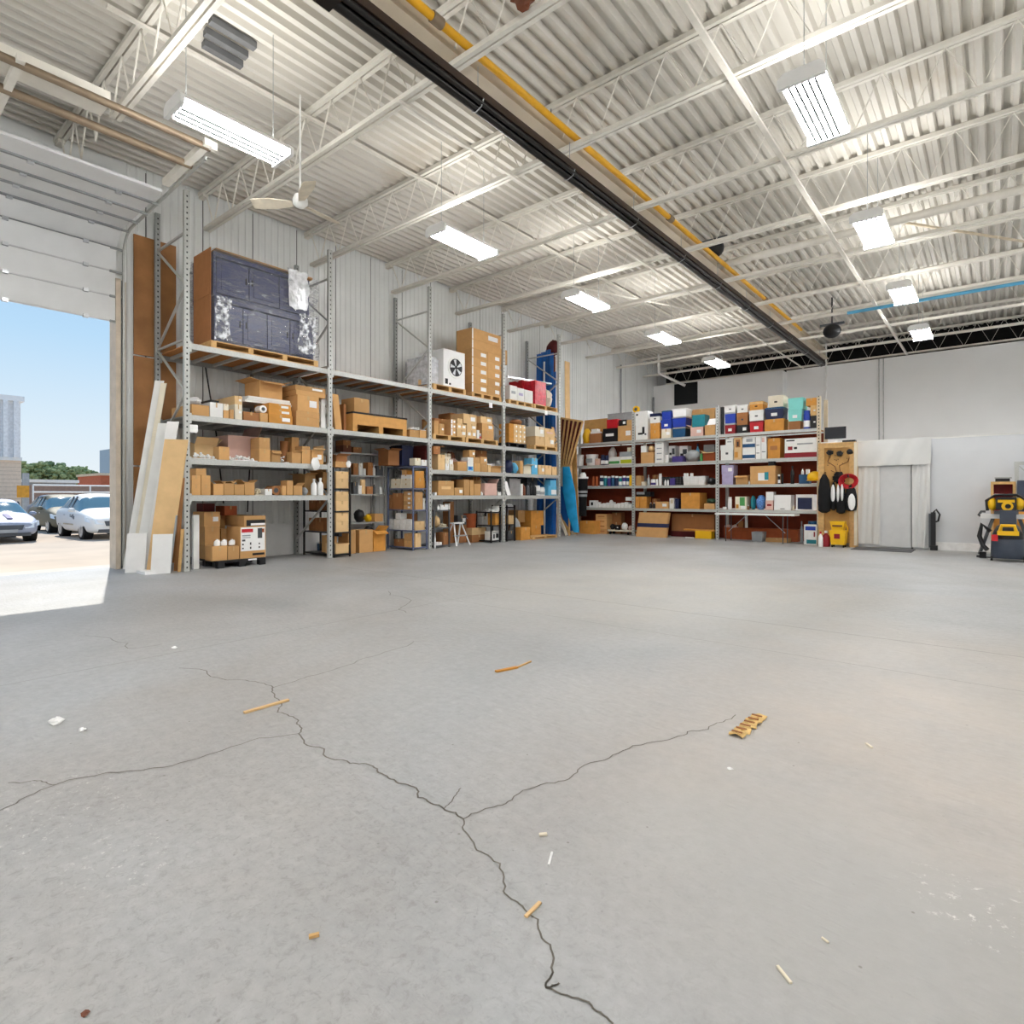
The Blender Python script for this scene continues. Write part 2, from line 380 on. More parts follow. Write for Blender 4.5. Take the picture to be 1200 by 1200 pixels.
# roof joists
ORD = ['first', 'second', 'third', 'fourth', 'fifth', 'sixth', 'seventh', 'eighth', 'ninth', 'tenth', 'eleventh', 'twelfth']
JY = [5.21 + 2.377 * k for k in range(-1, 10)]
JL = ['white steel bar joist directly over the roll-up door rails', 'white steel bar joist over the ceiling fan side of the hanging light by the door',
      'white steel bar joist just behind the ceiling fan']
for i, y in enumerate(JY):
    last = i == len(JY) - 1
    lab = JL[i] if i < 3 else ('white bar joist on top of the far wall against the dark gap' if last else
          'white open-web roof joist, the %s counted back from the far wall' % ORD[len(JY) - 1 - i])
    j = empty('roof_joist', (0, y, 6.7), 0, lab, 'roof joist', 'roof joists')
    x0 = XL + .02
    MB().box(x0, XR - .05, -.07, -.012, .775, .845).box(x0, XR - .05, .012, .07, .775, .845).build('top_chord', 'joist', j)
    MB().box(x0 + (.25 if i else 2.9), XR - .05, -.07, -.012, 0, .065).box(x0 + (.25 if i else 2.9), XR - .05, .012, .07, 0, .065).build('bottom_chord', 'joist', j)
    pts = []; x = x0 + .2; k = 0
    while x < XR - .2:
        pts.append((x, 0, .8 if k % 2 == 0 else .035)); x += .37; k += 1
    MB().path(pts, .0135, 6).build('web', 'joist', j)
    MB().box(x0 - .01, x0 + .2, -.05, .05, .72, .775).build('bearing_seat', 'joist', j)
# ================================================================ ROOF FITTINGS
for nm, x, z, r_, lab, m in (('bridging_bar', -8.5, 7.42, .028, 'white bridging rod under the roof deck passing above the rack side lights', 'joist'),
                      ('bridging_bar', -6.2, 7.42, .034, 'white bridging bar between the rack side lights and the black heater', 'joist'),
                      ('bridging_bar', -6.2, 6.66, .02, 'white bridging bar under the joists beside the black heater', 'joist'),
                      ('bridging_bar', -2.6, 6.66, .035, 'white flat bridging bar under the joists beside the shorter looking row of lights', 'joist')):
    tag(MB().box(x - r_, x + r_, 2.4 if z > 7 else 5.1, 26.5, z - .02, z + .02).build(nm, m, org=(x, 2.4, z)), lab, 'bridging bar', 'joist bridging bars')
for (p, q, lab) in (((620, 325), (870, 375), 'white diagonal brace rod across the deck in front of the third rack side light'),
                    ((1040, 258), (1200, 283), 'tan diagonal brace across the joists above the double row of lights')):
    a = pt(p[0], p[1], z=7.15); b = pt(q[0], q[1], z=7.4)
    tag(MB().tube(a, b, .03).build('brace_rod', 'tan' if 'tan' in lab else 'joist', org=a), lab, 'brace')
a = pt(830, 300, y=14.2, ); tag(MB().tube((a.x, 14.2, 6.95), (XR - .1, 14.2, 6.95), .085, 12).build('ceiling_pipe', 'joist', smooth=True, org=(a.x, 14.2, 6.95)), 'thick white pipe running through the joists behind the second light', 'pipe')
a = pt(993, 367, y=19.1); tag(MB().tube((a.x, 19.1, a.z), (XR - .1, 19.1, a.z), .045, 10).build('ceiling_pipe', 'lblue', smooth=True, org=a), 'thin blue pipe running under the joists', 'pipe')

# black radiant tube heater with its gas pipe and the cream beam it hangs beside
h = empty('tube_heater', (-5.02, 3.35, 6.3), 0, 'long black radiant tube heater hanging under the roof joists', 'heater')
hb = mat('black heater enamel', '1A1715', .28, .3, noise=.1); hs = mat('heater hood brown', '3A2C24', .4, .4)
L_ = 21.0
MB().prism([(-.1, 0, -.01), (.1, 0, -.01), (.07, 0, .12), (-.07, 0, .12)], (0, L_, 0)).build('hood', hs, h)
MB().tube((-.045, 0, -.055), (-.045, L_, -.055), .055, 14).build('burner_tube', hb, h, smooth=True)
MB().tube((.055, 0, -.04), (.055, L_, -.04), .035, 10).build('return_tube', hb, h, smooth=True)
MB().box(-.12, .12, -.4, 0, -.12, .13).build('burner_box', hb, h)
MB().box(.122, .125, -.3, -.1, -.02, .08).build('rating_plate', 'white', h)
for k in range(1, 11):
    MB().path([(-.1, k * 2.05, .0), (-.1, k * 2.05, -.1), (-.04, k * 2.05, -.12), (.06, k * 2.05, -.085), (.1, k * 2.05, -.0)], .008, 6).build('bracket', 'silver', h)
    MB().tube((0, k * 2.05, .12), (0, k * 2.05, .44), .006, 6).build('hanger', 'steel', h)
tag(MB().box(-5.38, -5.12, 2.0, 25.9, 6.775, 6.79).box(-5.26, -5.24, 2.0, 25.9, 6.79, 7.05).box(-5.37, -5.13, 2.0, 25.9, 7.05, 7.065).build('support_girder', mat('beige beam paint', 'C9BBA4', .5, noise=.1, scale=1), org=(-5.25, 2, 6.77)), 'beige steel girder lying across the joists beside the black heater', 'girder')
g = empty('gas_pipe', (-5.0, 1.5, 6.86), 0, 'yellow gas pipe running along the beige girder above the black heater', 'pipe')
MB().tube((0, 0, 0), (0, 19.6, 0), .05, 10).build('pipe_run', 'gasyellow', g, smooth=True)
for k in (3.1, 9.4, 15.6): MB().tube((0, k, 0), (0, k + .16, 0), .066, 10).build('coupling', 'brass', g, smooth=True)

# high-bay lights
def light_fixture(label, group, x, y, tubes, wires):
    lm_ = 'lampfar' if y > 19 else 'lampwarm' if x < -5 else 'lamp'
    z = 5.93; f = empty('hanging_light', (x, y, z), 0, label, 'ceiling light', group)
    W, L = .23, .66
    MB().box(-W, W, -L, L, .075, .09).box(-W, -W + .012, -L, L, .05, .075).box(W - .012, W, -L, L, .05, .075).build('housing', 'white', f); MB().box(-W + .013, W - .013, -L, L, .066, .074).build('reflector', 'dgrey', f)
    for s in (-1, 1):
        MB().prism([(-W - .012, s * L, -.03), (W + .012, s * L, -.03), (W + .012, s * L, .075), (W - .05, s * L, .13), (-W + .05, s * L, .13), (-W - .012, s * L, .075)], (0, s * .05, 0)).build('end_cap', 'foam', f)
    tw, lw = (.022, .016) if tubes == 4 else (.016, .01)
    for k in range(tubes):
        xx = (k - (tubes - 1) / 2) * (2 * W - .06) / tubes
        MB().box(xx - tw, xx + tw, -L + .03, L - .03, -.022, .045).build('lamp_tube', lm_, f)
        if k: MB().box(xx - (2 * W - .06) / tubes / 2 - lw, xx - (2 * W - .06) / tubes / 2 + lw, -L + .02, L - .02, -.03, .066).build('added_gap_fin', 'dark', f)  # near-black fins added so gaps between the lit tubes stay dark
    for s in (-1, 1):
        MB().tube((0, s * .55, .09), (0, s * .55, 1.66), .005, 6).build('hanging_wire', 'steel', f)
    l = D.lights.new('lamp', 'AREA'); l.shape = 'RECTANGLE'; l.size = .44; l.size_y = 1.2; l.energy = UP_FILL; l.color = (1, .985, .96)  # upward area light added above the housing to brighten the deck
    o = D.objects.new('added_uplight', l); COL.objects.link(o); o.parent = f; o.location = (0, 0, .15); o.rotation_euler = (math.pi, 0, 0)
LY = [3.48, 7.68, 11.85, 16.0, 20.2]
LN = ['largest long light, above the rack beside the roll-up door', 'second long light of the rack side row, before the cartons',
      'third light of the rack side row', 'fourth light of the rack side row', 'last light of the rack side row, before the dark gap']
for y, n in zip(LY, LN): light_fixture('white hanging tube lamp, ' + n, 'hanging lights on the rack side', -7.5, y, 4, .76)
LN = ['largest square looking one on the far side of the black heater', 'second one beyond the black heater', 'third one beyond the black heater, near the blue pipe', 'smallest one beyond the black heater, against the dark gap']
for y, n in zip(LY[1:], LN): light_fixture('white hanging six-tube lamp, ' + n, 'hanging lights beyond the heater', -1.66, y, 6, .76)
for x, y in ((-1.66, 3.48), (4.2, 3.48), (4.2, 7.68), (4.2, 11.85), (4.2, 16.0), (-7.5, -1.2), (-1.66, -1.2), (4.2, -1.2), (-1.66, -5), (-7.5, -5), (4.2, -5), (4.2, 20.2)):  # fixtures out of view, added to light the room
    light_fixture('white hanging tube lamp added out of view to light the room', 'hanging lights added out of view', x, y, 6, .76)

# ceiling fan
f = empty('ceiling_fan', (-8.3, 4.9, 5.86), 0, 'white three-blade ceiling fan hanging from the roof beside the first rack', 'ceiling fan')
MB().lathe([(.03, .14), (.09, .13), (.115, .06), (.11, .0), (.06, -.05), (.02, -.06)], 18).build('motor', 'white', f, smooth=True)
MB().tube((0, 0, .13), (0, 0, 1.69), .014, 8).build('down_rod', 'white', f, smooth=True)
for a in (3.833, 5.927, 1.738):
    d = Vector((math.cos(a), math.sin(a), 0)); q = Vector((-d.y, d.x, .32)).normalized()
    g = []
    for k in range(7):
        t = k / 6; wd = .05 + .055 * min(1, t * 2.2) * (1 if t < .9 else .75)
        c = d * (.12 + t * .62); g.append([c - q * wd, c, c + q * wd])
    bl = MB().shell(g, (0, 0, .012)).build('blade', mat('ivory fan blade', 'E6DCC8', .5), f)
# black blowers and dark roof vent strips
for u, v, y, nm, lab in ((836, 292, 14.0, 'ceiling_blower', 'small black blower among the joists beside the yellow gas pipe'), (975, 388, 20.5, 'ceiling_blower', 'black round blower hanging under the roof near the far wall')):
    p = pt(u, v, y=y); bl = empty(nm, p, 0, lab, 'blower')
    MB().blob((0, 0, 0), .26, .2, .22, 12, 8).build('fan_housing', 'black', bl, smooth=True)
    MB().tube((0, 0, .2), (0, 0, ZT - p.z), .02).build('drop_rod', 'black', bl)
    MB().box(-.34, .34, -.05, .05, .18, .24).build('bracket', 'dgrey', bl)
vg = mat('dusty vent slat', '6E6F70', .7)
for k, (u0, v0, u1, v1) in enumerate(((238, 52, 283, 78), (246, 24, 298, 57), (240, 38, 290, 66))):
    a = pt(u0, v0, z=7.5); b = pt(u1, v1, z=7.5)
    tag(MB().box(a.x - .05, a.x + .05, a.y, b.y, 7.47, 7.56).build('roof_vent', vg, org=(a.x, a.y, 7.5)), ['dark dusty slot vent in the deck, lowest of three over the first light', 'dark dusty slot vent in the deck, topmost of three over the first light', 'dark dusty slot vent in the deck, middle of three over the first light'][k], 'vent', 'slot vents in the deck')
a = pt(612, 6, y=5.12)
tag(MB().blob((0, 0, 0), .16, .14, .14, 8, 6, .25).build('hoist_bag', 'brown', org=(0, 0, 0)), 'small brown bundle tucked in the joist above the beige girder', 'bundle').location = (a.x + .12, 5.0, a.z)
# hanging rods and a white cable drop, exhaust arm in the far corner
for u, v in ((631, 70), (648, 86)):
    p = pt(u, v + 35, y=7.6); tag(MB().tube((p.x, 7.55, 6.75), (p.x, 7.55, 7.5), .008, 6).build('threaded_rod', 'dgrey', org=(p.x, 7.55, 6.75)), 'thin dark threaded rod hanging beside the beige girder', 'rod', 'threaded rods by the girder')
p = pt(968, 425, y=26.3)
tag(MB().path([(p.x, 26.3, 7.5), (p.x, 26.3, 5.5), (p.x - .08, 26.32, 4.9), (p.x - .12, 26.3, 1.0)], .035, 8).build('cable_drop', 'white', org=(p.x, 26.3, 1)), 'white pipe dropping down the far wall behind the tall shelf post', 'pipe')
p = pt(772, 437, y=24.0); q = pt(803, 452, y=24.4)
tag(MB().path([(p.x, 24, 7.6), (p.x, 24, p.z), (p.x + .15, 24, p.z - .1), q], .06, 8).build('exhaust_arm', 'white', org=p, smooth=True), 'white bent exhaust arm hanging from the roof in the far corner', 'pipe')

# ================================================================ ROLL-UP DOOR
d = empty('sectional_door', (XL, 3.7, 4.55), 0, 'white sectional roll-up door half raised on its overhead track', 'garage door')
dm2 = mat('white door skin', 'D9DADA', .45, noise=.05, scale=2); strut = mat('door strut', '8B8D8E', .5)
def path(s):                                   # door path from its lower edge: up, round the bend, inwards
    if s < 1.2: return Vector((.0, 0, s)), Vector((0, 0, 1))
    s -= 1.2; rr = .45; arc = rr * math.pi / 2
    if s < arc:
        t = s / rr; return Vector((rr - rr * math.cos(t), 0, 1.2 + rr * math.sin(t))), Vector((math.sin(t), 0, math.cos(t)))
    s -= arc; q = Vector((1, 0, .04)).normalized(); return Vector((rr, 0, 1.65)) + q * s, q
Y0, Y1, off = -4.1, -.03, .06
for k in range(8):
    a, b = path(k * .46)[0], path(k * .46 + .45)[0]; t = (b - a).normalized(); n = Vector((t.z, 0, -t.x))
    A, Bq = a + Vector((off, 0, 0)), b + Vector((off, 0, 0))
    mb = MB().hexa([A + Vector((0, Y0, 0)), A + n * .045 + Vector((0, Y0, 0)), A + n * .045 + Vector((0, Y1, 0)), A + Vector((0, Y1, 0)),
                    Bq + Vector((0, Y0, 0)), Bq + n * .045 + Vector((0, Y0, 0)), Bq + n * .045 + Vector((0, Y1, 0)), Bq + Vector((0, Y1, 0))])
    pn = mb.build('door_panel', dm2, d)
    MB().bar(A + n * .055 + t * .02 + Vector((0, Y0, 0)), A + n * .055 + t * .02 + Vector((0, Y1, 0)), .05 if k > 3 else .02, .03 if k > 3 else .012, n).build('strut', strut if k > 2 else dm2, pn)
    for yy in (-.5, -1.6, -2.7, -3.8):
        c = A + n * .065 + Vector((0, yy, 0)); MB().box(c.x - .03, c.x + .03, c.y - .04, c.y + .04, c.z - .03, c.z + .03).build('hinge', 'silver', pn)
    c = A + n * .05; MB().tube(c + Vector((0, Y1 - .1, 0)), c + Vector((0, Y1 + .1, 0)), .025, 8).build('roller', 'galvd', pn)
ps = [Vector((off + .08, .08, -4.5)) + Vector((0, 0, 0))] + [path(s)[0] + Vector((off + .08 - (.16 if s > 1.9 else .16 * max(0, (s - 1.2) / .7)) * 0, .08, 0)) for s in [k * .15 for k in range(0, 39)] if s < 5.0]
tr = MB()
for a, b in zip(ps, ps[1:]): tr.bar(a, b, .05, .03, (0, 1, 0))
tr.build('track', 'galv', d)
MB().box(3.85, 3.92, .02, .12, 1.78, 1.9).build('track_hanger', 'joist', d)
MB().tube((3.84, -4.2, 1.82), (3.84, .05, 1.82), .05, 10).build('spring_shaft', 'brass', d, smooth=True)
MB().tube((3.2, -4.2, 1.8), (3.2, .05, 1.8), .055, 10).build('cable_drum_shaft', 'brass', d, smooth=True)
MB().bar((2.4, -.02, 1.78), (3.95, -.02, 1.84), .1, .1, (0, 1, 0)).bar((2.4, -2.1, 1.78), (3.95, -2.1, 1.84), .08, .08, (0, 1, 0)).build('support_arm', 'joist', d)
tag(MB().box(-9.28, -8.88, -2.5, 2.55, 6.45, 6.6).build('opener_duct', 'joist', org=(-9.1, 0, 6.45)), 'white flat duct box above the raised door rails', 'duct')
for u0, v0, u1, v1, lab in ((240, 425, 262, 590, 'thin black cable down the grey wall in the first rack bay, closer to the door'), (294, 432, 290, 600, 'thin black cable down the grey wall in the first rack bay, farther from the door')):
    a, b = pt(u0, v0, x=XL + .04), pt(u1, v1, x=XL + .04); tag(MB().path([a, a.lerp(b, .5) + Vector((0, .04, 0)), b], .014, 6).build('hanging_cable', 'black', org=b), lab, 'cable')
# plywood lining between the door track and the rack
for k, (z0, z1, lab) in enumerate(((0.02, 1.9, 'lowest worn brown plywood sheet on the wall beside the door'), (1.93, 4.0, 'middle worn brown plywood sheet on the wall beside the door'), (4.03, 6.3, 'topmost worn brown plywood sheet on the wall beside the door'))):
    tag(B(XL + .02, XL + .045, 3.98, 4.72, z0, z1).build('plywood_sheet', mat('brown plywood wall lining', '9A6B3F', .65, noise=.22, scale=2.2), org=(XL, 4.3, z0)), lab, 'plywood sheet', 'plywood sheets by the door')
# ================================================================ PALLET RACK ALONG THE WALL
XF, XB = -11.08, -12.42
RY = [pt(u, x=XF).y for u in (219.3, 387.4, 504.3, 590.9, 656.0)]
LT, L2, L3, L4 = 4.08, 2.80, 2.02, 1.36
rk = empty('pallet_rack', (XF, RY[0], 0), 0, 'tall galvanised pallet rack of four bays standing along the grey wall', 'pallet rack')
O = Vector((XF, RY[0], 0)); dX = XB - XF
for i, y in enumerate(RY):
    yy = y - RY[0]; top = 6.66 if i else 6.78
    for xx in (0, dX):
        mb = MB().box(xx - .07, xx, yy - .045, yy + .045, 0, top)
        z = .06
        while z < top - .05:
            if xx == 0: mb.box(xx, xx + .0015, yy - .012, yy + .012, z, z + .03, 1)
            else: mb.box(xx, xx + .0015, yy - .012, yy + .012, z, z + .03, 1)
            z += .1
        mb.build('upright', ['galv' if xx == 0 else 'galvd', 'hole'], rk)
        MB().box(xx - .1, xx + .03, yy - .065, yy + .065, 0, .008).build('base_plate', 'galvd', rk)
    mb = MB(); z = .35; k = 0
    while z + .95 < top:
        a, b = (dX, 0) if k % 2 == 0 else (0, dX)
        mb.bar((a - .035, yy, z), (b - .035, yy, z + .95), .035, .035)
        if k % 2 == 1: mb.bar((-.035, yy, z + .95), (dX - .035, yy, z + .95), .035, .035)
        z += .95; k += 1
    mb.build('frame_bracing', 'galv', rk)
def beams(i, z, deck, boards=True):
    y0, y1 = RY[i] - RY[0] + .045, RY[i + 1] - RY[0] - .045
    for xx in (-.0, dX):
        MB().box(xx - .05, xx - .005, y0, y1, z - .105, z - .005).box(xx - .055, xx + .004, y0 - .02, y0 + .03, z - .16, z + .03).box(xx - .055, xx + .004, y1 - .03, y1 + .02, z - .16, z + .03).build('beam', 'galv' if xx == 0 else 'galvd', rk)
    n = 7
    if boards:
        dk = MB().box(dX + .0, -.012, y0 + .01, y1 - .01, z - .02, z).build('deck', deck, rk)
        for k in range(n):
            y = y0 + (k + .5) * (y1 - y0) / n
            MB().bar((dX + .0, y, z - .045), (-.05, y, z - .045), .06, .05).build('support_bar', 'galv', dk)
for i in range(4):
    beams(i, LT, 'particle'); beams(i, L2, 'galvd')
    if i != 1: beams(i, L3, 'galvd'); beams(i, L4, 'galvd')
for (u, v, x) in ((227, 501, XF + .006), (575, 474, XF + .006), (640, 483, XF + .006)):
    p = pt(u, v, x=x) - O; MB().box(p.x, p.x + .003, p.y - .07, p.y + .07, p.z - .09, p.z + .05).build('load_sign', 'foam', rk)

# ================================================================ BACK SHELVING (brown panels behind it)
YS = 18.0; ZS = [3.24, 2.44, 1.69, .93]
SX = [-12.25] + [pt(u, y=YS).x for u in (742, 840.5, 959.5)]
sh = empty('back_shelving', (SX[0], YS, 0), 0, 'long grey steel shelving with brown back panels across the far end', 'shelving')
for i, x in enumerate(SX):
    xx = x - SX[0]
    for yy in (0, .85):
        mb = MB().box(xx - .05, xx + .05, yy, yy + .05, 0, 4.12)
        z = .05
        while yy == 0 and z < 4.1: mb.box(xx - .015, xx + .015, -.0015, 0, z, z + .03, 1); z += .09
        mb.build('upright', ['tan' if i == 3 else 'galv', 'hole'], sh)
for i in range(3):
    x0, x1 = SX[i] - SX[0] + .05, SX[i + 1] - SX[0] - .05
    for k, z in enumerate(ZS):
        MB().box(x0, x1, .0, .04, z - .085, z).build('beam', 'galv', sh)
        MB().box(x0, x1, .045, .85, z - .03, z - .005).build('shelf_board', 'particle', sh)
    for k, (z0, z1) in enumerate(((0, .88), (.95, 1.63), (1.72, 2.38), (2.47, 3.17))):
        MB().box(x0, x1, .9, .915, z0, z1).build('back_panel', mat('red brown panel', '7E3219', .75, noise=.18, scale=2), sh)

# ================================================================ BUILDERS FOR GOODS  (front face on local y = 0, base on z = 0)
def rbox(mb, w, d, h, z0=0.0, y0=0.0, mi=0): return mb.box(-w / 2, w / 2, y0, y0 + d, z0, z0 + h, mi)
def b_carton(w, d, h, o):
    c = o.get('c', 'kraft'); r = rbox(MB(), w, d, h).build('cardboard_carton', c, fix=False)
    if o.get('tape', 1) and h > .06:
        tw = min(.05, w * .12); hh = min(.09, h * .35)
        MB().box(-tw / 2, tw / 2, -.0015, d, h, h + .0012).box(-tw / 2, tw / 2, -.0015, 0, h - hh, h).build('parcel_tape', 'tape', r)
    n = o.get('n', 0)
    for k in range(n):
        lw, lh = w * (.34 if n == 1 else .55 / n), min(h * .42, w * .3); cx = (w * .22 if n == 1 else (-w / 2 + (k + .5) * w / n))
        MB().box(cx - lw / 2, cx + lw / 2, -.0025, 0, h * .5 - lh / 2, h * .5 + lh / 2).build('paper_label', 'foam', r)
    if o.get('mark'):
        MB().box(-w * .3, w * .3, -.002, 0, h * .42, h * .62).build('printed_mark', o['mark'], r)
    if o.get('strip'):
        MB().box(-w / 2, -w / 2 + min(.05, w * .3), -.002, 0, .01, h - .01).build('edge_label', 'foam', r)
    return r
def b_open(w, d, h, o):
    c = o.get('c', 'kraft'); t = .006
    mb = MB().box(-w / 2, w / 2, 0, t, 0, h).box(-w / 2, w / 2, d - t, d, 0, h).box(-w / 2, -w / 2 + t, t, d - t, 0, h).box(w / 2 - t, w / 2, t, d - t, 0, h).box(-w / 2, w / 2, 0, d, 0, .006)
    r = mb.build('open_carton', c, fix=False); f = o.get('f', (.6, -.5, .8)); L = min(d, w) * .42
    def flap(p0, p1, vec):
        p0, p1, vec = Vector(p0), Vector(p1), Vector(vec); n = (p1 - p0).cross(vec).normalized() * .004
        MB().hexa([p0 - n, p1 - n, p1 + n, p0 + n, p0 + vec - n, p1 + vec - n, p1 + vec + n, p0 + vec + n]).build('flap', o.get('fc', c), r)
    if f[0] is not None: flap((-w / 2, 0, h), (w / 2, 0, h), (0, -L * math.cos(f[0]), L * math.sin(f[0])))
    if f[1] is not None: flap((-w / 2, .0, h), (-w / 2, d, h), (-L * math.cos(f[1]), 0, L * math.sin(f[1])))
    if f[2] is not None: flap((w / 2, 0, h), (w / 2, d, h), (L * math.cos(f[2]), 0, L * math.sin(f[2])))
    if o.get('n'): MB().box(w * .0, w * .35, -.002, 0, h * .35, h * .7).build('paper_label', 'foam', r)
    return r
def b_pbox(w, d, h, o):
    """printed retail box: p = list of (x0,x1,z0,z1,colour) in fractions of the front"""
    r = rbox(MB(), w, d, h).build(o.get('name', 'printed_box'), o.get('c', 'white'), fix=False)
    for i, (a, b, e_, f, c) in enumerate(o.get('p', ())):
        MB().box(-w / 2 + a * w, -w / 2 + b * w, -.002 - i * .0002, 0, e_ * h, f * h).build('printed_panel', c, r)
    return r
def b_tote(w, d, h, o):
    c = o.get('c', 'blue'); k = .92; lh = min(.05, h * .16)
    z1 = h - lh
    b = [(-w / 2 * k * .97, d * .04, 0), (w / 2 * k * .97, d * .04, 0), (w / 2 * k * .97, d * .96, 0), (-w / 2 * k * .97, d * .96, 0),
         (-w / 2 * .96, .01, z1), (w / 2 * .96, .01, z1), (w / 2 * .96, d - .01, z1), (-w / 2 * .96, d - .01, z1)]
    r = MB().hexa(b).build('storage_tote', c, fix=False)
    MB().box(-w / 2, w / 2, 0, d, z1, h - lh * .4).box(-w / 2 * .9, w / 2 * .9, .03, d - .03, h - lh * .4, h).build('lid', o.get('l', c), r)
    if o.get('n'): MB().box(-w * .16, w * .16, .0, .006, z1 * .3, z1 * .6).build('paper_label', 'foam', r)
    return r
def b_file(w, d, h, o):
    c = o.get('c', 'white'); lh = h * .32
    r = rbox(MB(), w * .95, d * .96, h - lh, 0, d * .02).build('file_box', c, fix=False)
    MB().box(-w / 2, w / 2, 0, d, h - lh, h).build('lid', o.get('l', c), r)
    MB().box(-w * .1, w * .1, d * .02 - .003, d * .02, (h - lh) * .55, (h - lh) * .75).build('hand_hole', o.get('hc', 'dgrey'), r)
    return r
def b_bin(w, d, h, o):
    t = .012; mb = MB(); W = w / 2
    for (p, q) in (((-W, 0), (W, t)), ((-W, d - t), (W, d)), ((-W, t), (-W + t, d - t)), ((W - t, t), (W, d - t))): mb.box(p[0], q[0], p[1], q[1], 0, h)
    r = mb.box(-W, W, 0, d, 0, t).build('open_bin', o.get('c', 'teal'), fix=False)
    MB().box(-W - .01, W + .01, -.012, .004, h - .03, h).build('rim', o.get('l', o.get('c', 'teal')), r)
    return r
def b_bottle(w, d, h, o):
    q = w / 2
    r = MB().lathe([(q * .92, 0), (q, h * .04), (q, h * .6), (q * .75, h * .72), (q * .36, h * .8), (q * .34, h * .88)], 12, (0, q, 0)).build('bottle', o.get('c', 'white'), smooth=True)
    MB().lathe([(q * .42, h * .86), (q * .42, h), (q * .2, h)], 10, (0, q, 0)).build('cap', o.get('l', 'white'), r, smooth=True)
    if o.get('n'): MB().lathe([(q * 1.01, h * .15), (q * 1.01, h * .5)], 12, (0, q, 0)).build('paper_label', o['n'], r, smooth=True)
    return r
def b_jug(w, d, h, o):
    q = w / 2
    r = MB().lathe([(q * .9, 0), (q, h * .05), (q, h * .55), (q * .8, h * .72), (q * .3, h * .86), (q * .3, h * .92)], 12, (0, q, 0)).build('plastic_jug', o.get('c', 'foam'), smooth=True)
    MB().lathe([(q * .38, h * .9), (q * .38, h), (q * .1, h)], 10, (0, q, 0)).build('cap', o.get('l', 'white'), r, smooth=True)
    MB().path([(q * .3, q, h * .86), (q * .85, q, h * .82), (q * .95, q, h * .6)], q * .12, 6).build('handle', o.get('c', 'foam'), r, smooth=True)
    return r
def b_bucket(w, d, h, o):
    q = w / 2
    r = MB().lathe([(q * .86, 0), (q * .97, h * .85), (q, h * .86), (q, h * .93)], 18, (0, q, 0)).build('bucket', o.get('c', 'foam'), smooth=True)
    MB().lathe([(q * 1.03, h * .93), (q * 1.03, h), (q * .8, h)], 18, (0, q, 0)).build('lid', o.get('l', 'foam'), r, smooth=True)
    MB().path([(q * math.cos(t) * 1.0, q - q * .75 * math.sin(t) - .02 * 0, h * .84 - h * .4 * math.sin(t)) for t in [k * math.pi / 8 for k in range(9)]], .005, 5).build('bail_handle', 'steel', r)
    if o.get('n'): MB().box(-w * .28, w * .28, -.004, .03, h * .25, h * .62).build('paper_label', o['n'], r)
    return r
def b_can(w, d, h, o):
    q = w / 2
    r = MB().lathe([(q, 0), (q, h * .82)], 14, (0, q, 0)).build('can', o.get('c', 'navy'), smooth=True)
    MB().lathe([(q * .9, h * .82), (q * .9, h), (q * .2, h)], 14, (0, q, 0)).build('cap', o.get('l', 'white'), r, smooth=True)
    if o.get('n'): MB().lathe([(q * 1.01, h * .1), (q * 1.01, h * .45)], 14, (0, q, 0)).build('paper_label', o['n'], r, smooth=True)
    return r
def b_tube(w, d, h, o):
    if o.get('lie'):
        q = min(h, .5) / 2; return MB().tube((-w / 2, q, q), (w / 2, q, q), q, 14).build(o.get('name', 'roll'), o.get('c', 'white'), smooth=True)
    if o.get('end'):
        q = w / 2; r = MB().tube((0, 0, q), (0, d, q), q, 14).build(o.get('name', 'roll'), o.get('c', 'white'), smooth=True)
        MB().tube((0, -.003, q), (0, 0, q), q * .5, 12).build('core', 'dgrey', r, smooth=True); return r
    q = w / 2; return MB().tube((0, q, 0), (0, q, h), q, 12).build(o.get('name', 'standing_tube'), o.get('c', 'white'), smooth=True)
def b_bag(w, d, h, o):
    mb = MB().blob((0, d / 2, h * .48), w / 2, d / 2, h * .52, 14, 10, .1, R, 0, 0.0)
    r = mb.build(o.get('name', 'plastic_bag'), o.get('c', 'white'), smooth=True)
    if o.get('tie'): MB().blob((0, d / 2, h), w * .14, d * .12, h * .1, 8, 5, .2).build('tied_neck', o.get('c', 'white'), r, smooth=True)
    return r
def b_heap(w, d, h, o):
    mb = MB(); n = o.get('k', 26)
    for k in range(n):
        t = R.random(); q = R.uniform(.02, .04) * o.get('q', 1)
        x, y = R.uniform(-w / 2 + q, w / 2 - q), R.uniform(q, d - q); z = q + (h - 2 * q) * R.random() * (1 - abs(2 * x / w)) 
        if R.random() < .5: mb.blob((x, y, max(q, z)), q, q, q * .8, 7, 5, .15)
        else: mb.tube((x, y, max(q, z)), (x + R.uniform(-.06, .06), y + R.uniform(-.03, .05), max(q, z) + R.uniform(-.01, .02)), q * .6, 7)
    r = mb.box(-w / 2, w / 2, 0, d, 0, .012).build(o.get('name', 'loose_fittings'), o.get('c', 'foam'), smooth=False); r['kind'] = 'stuff'; return r
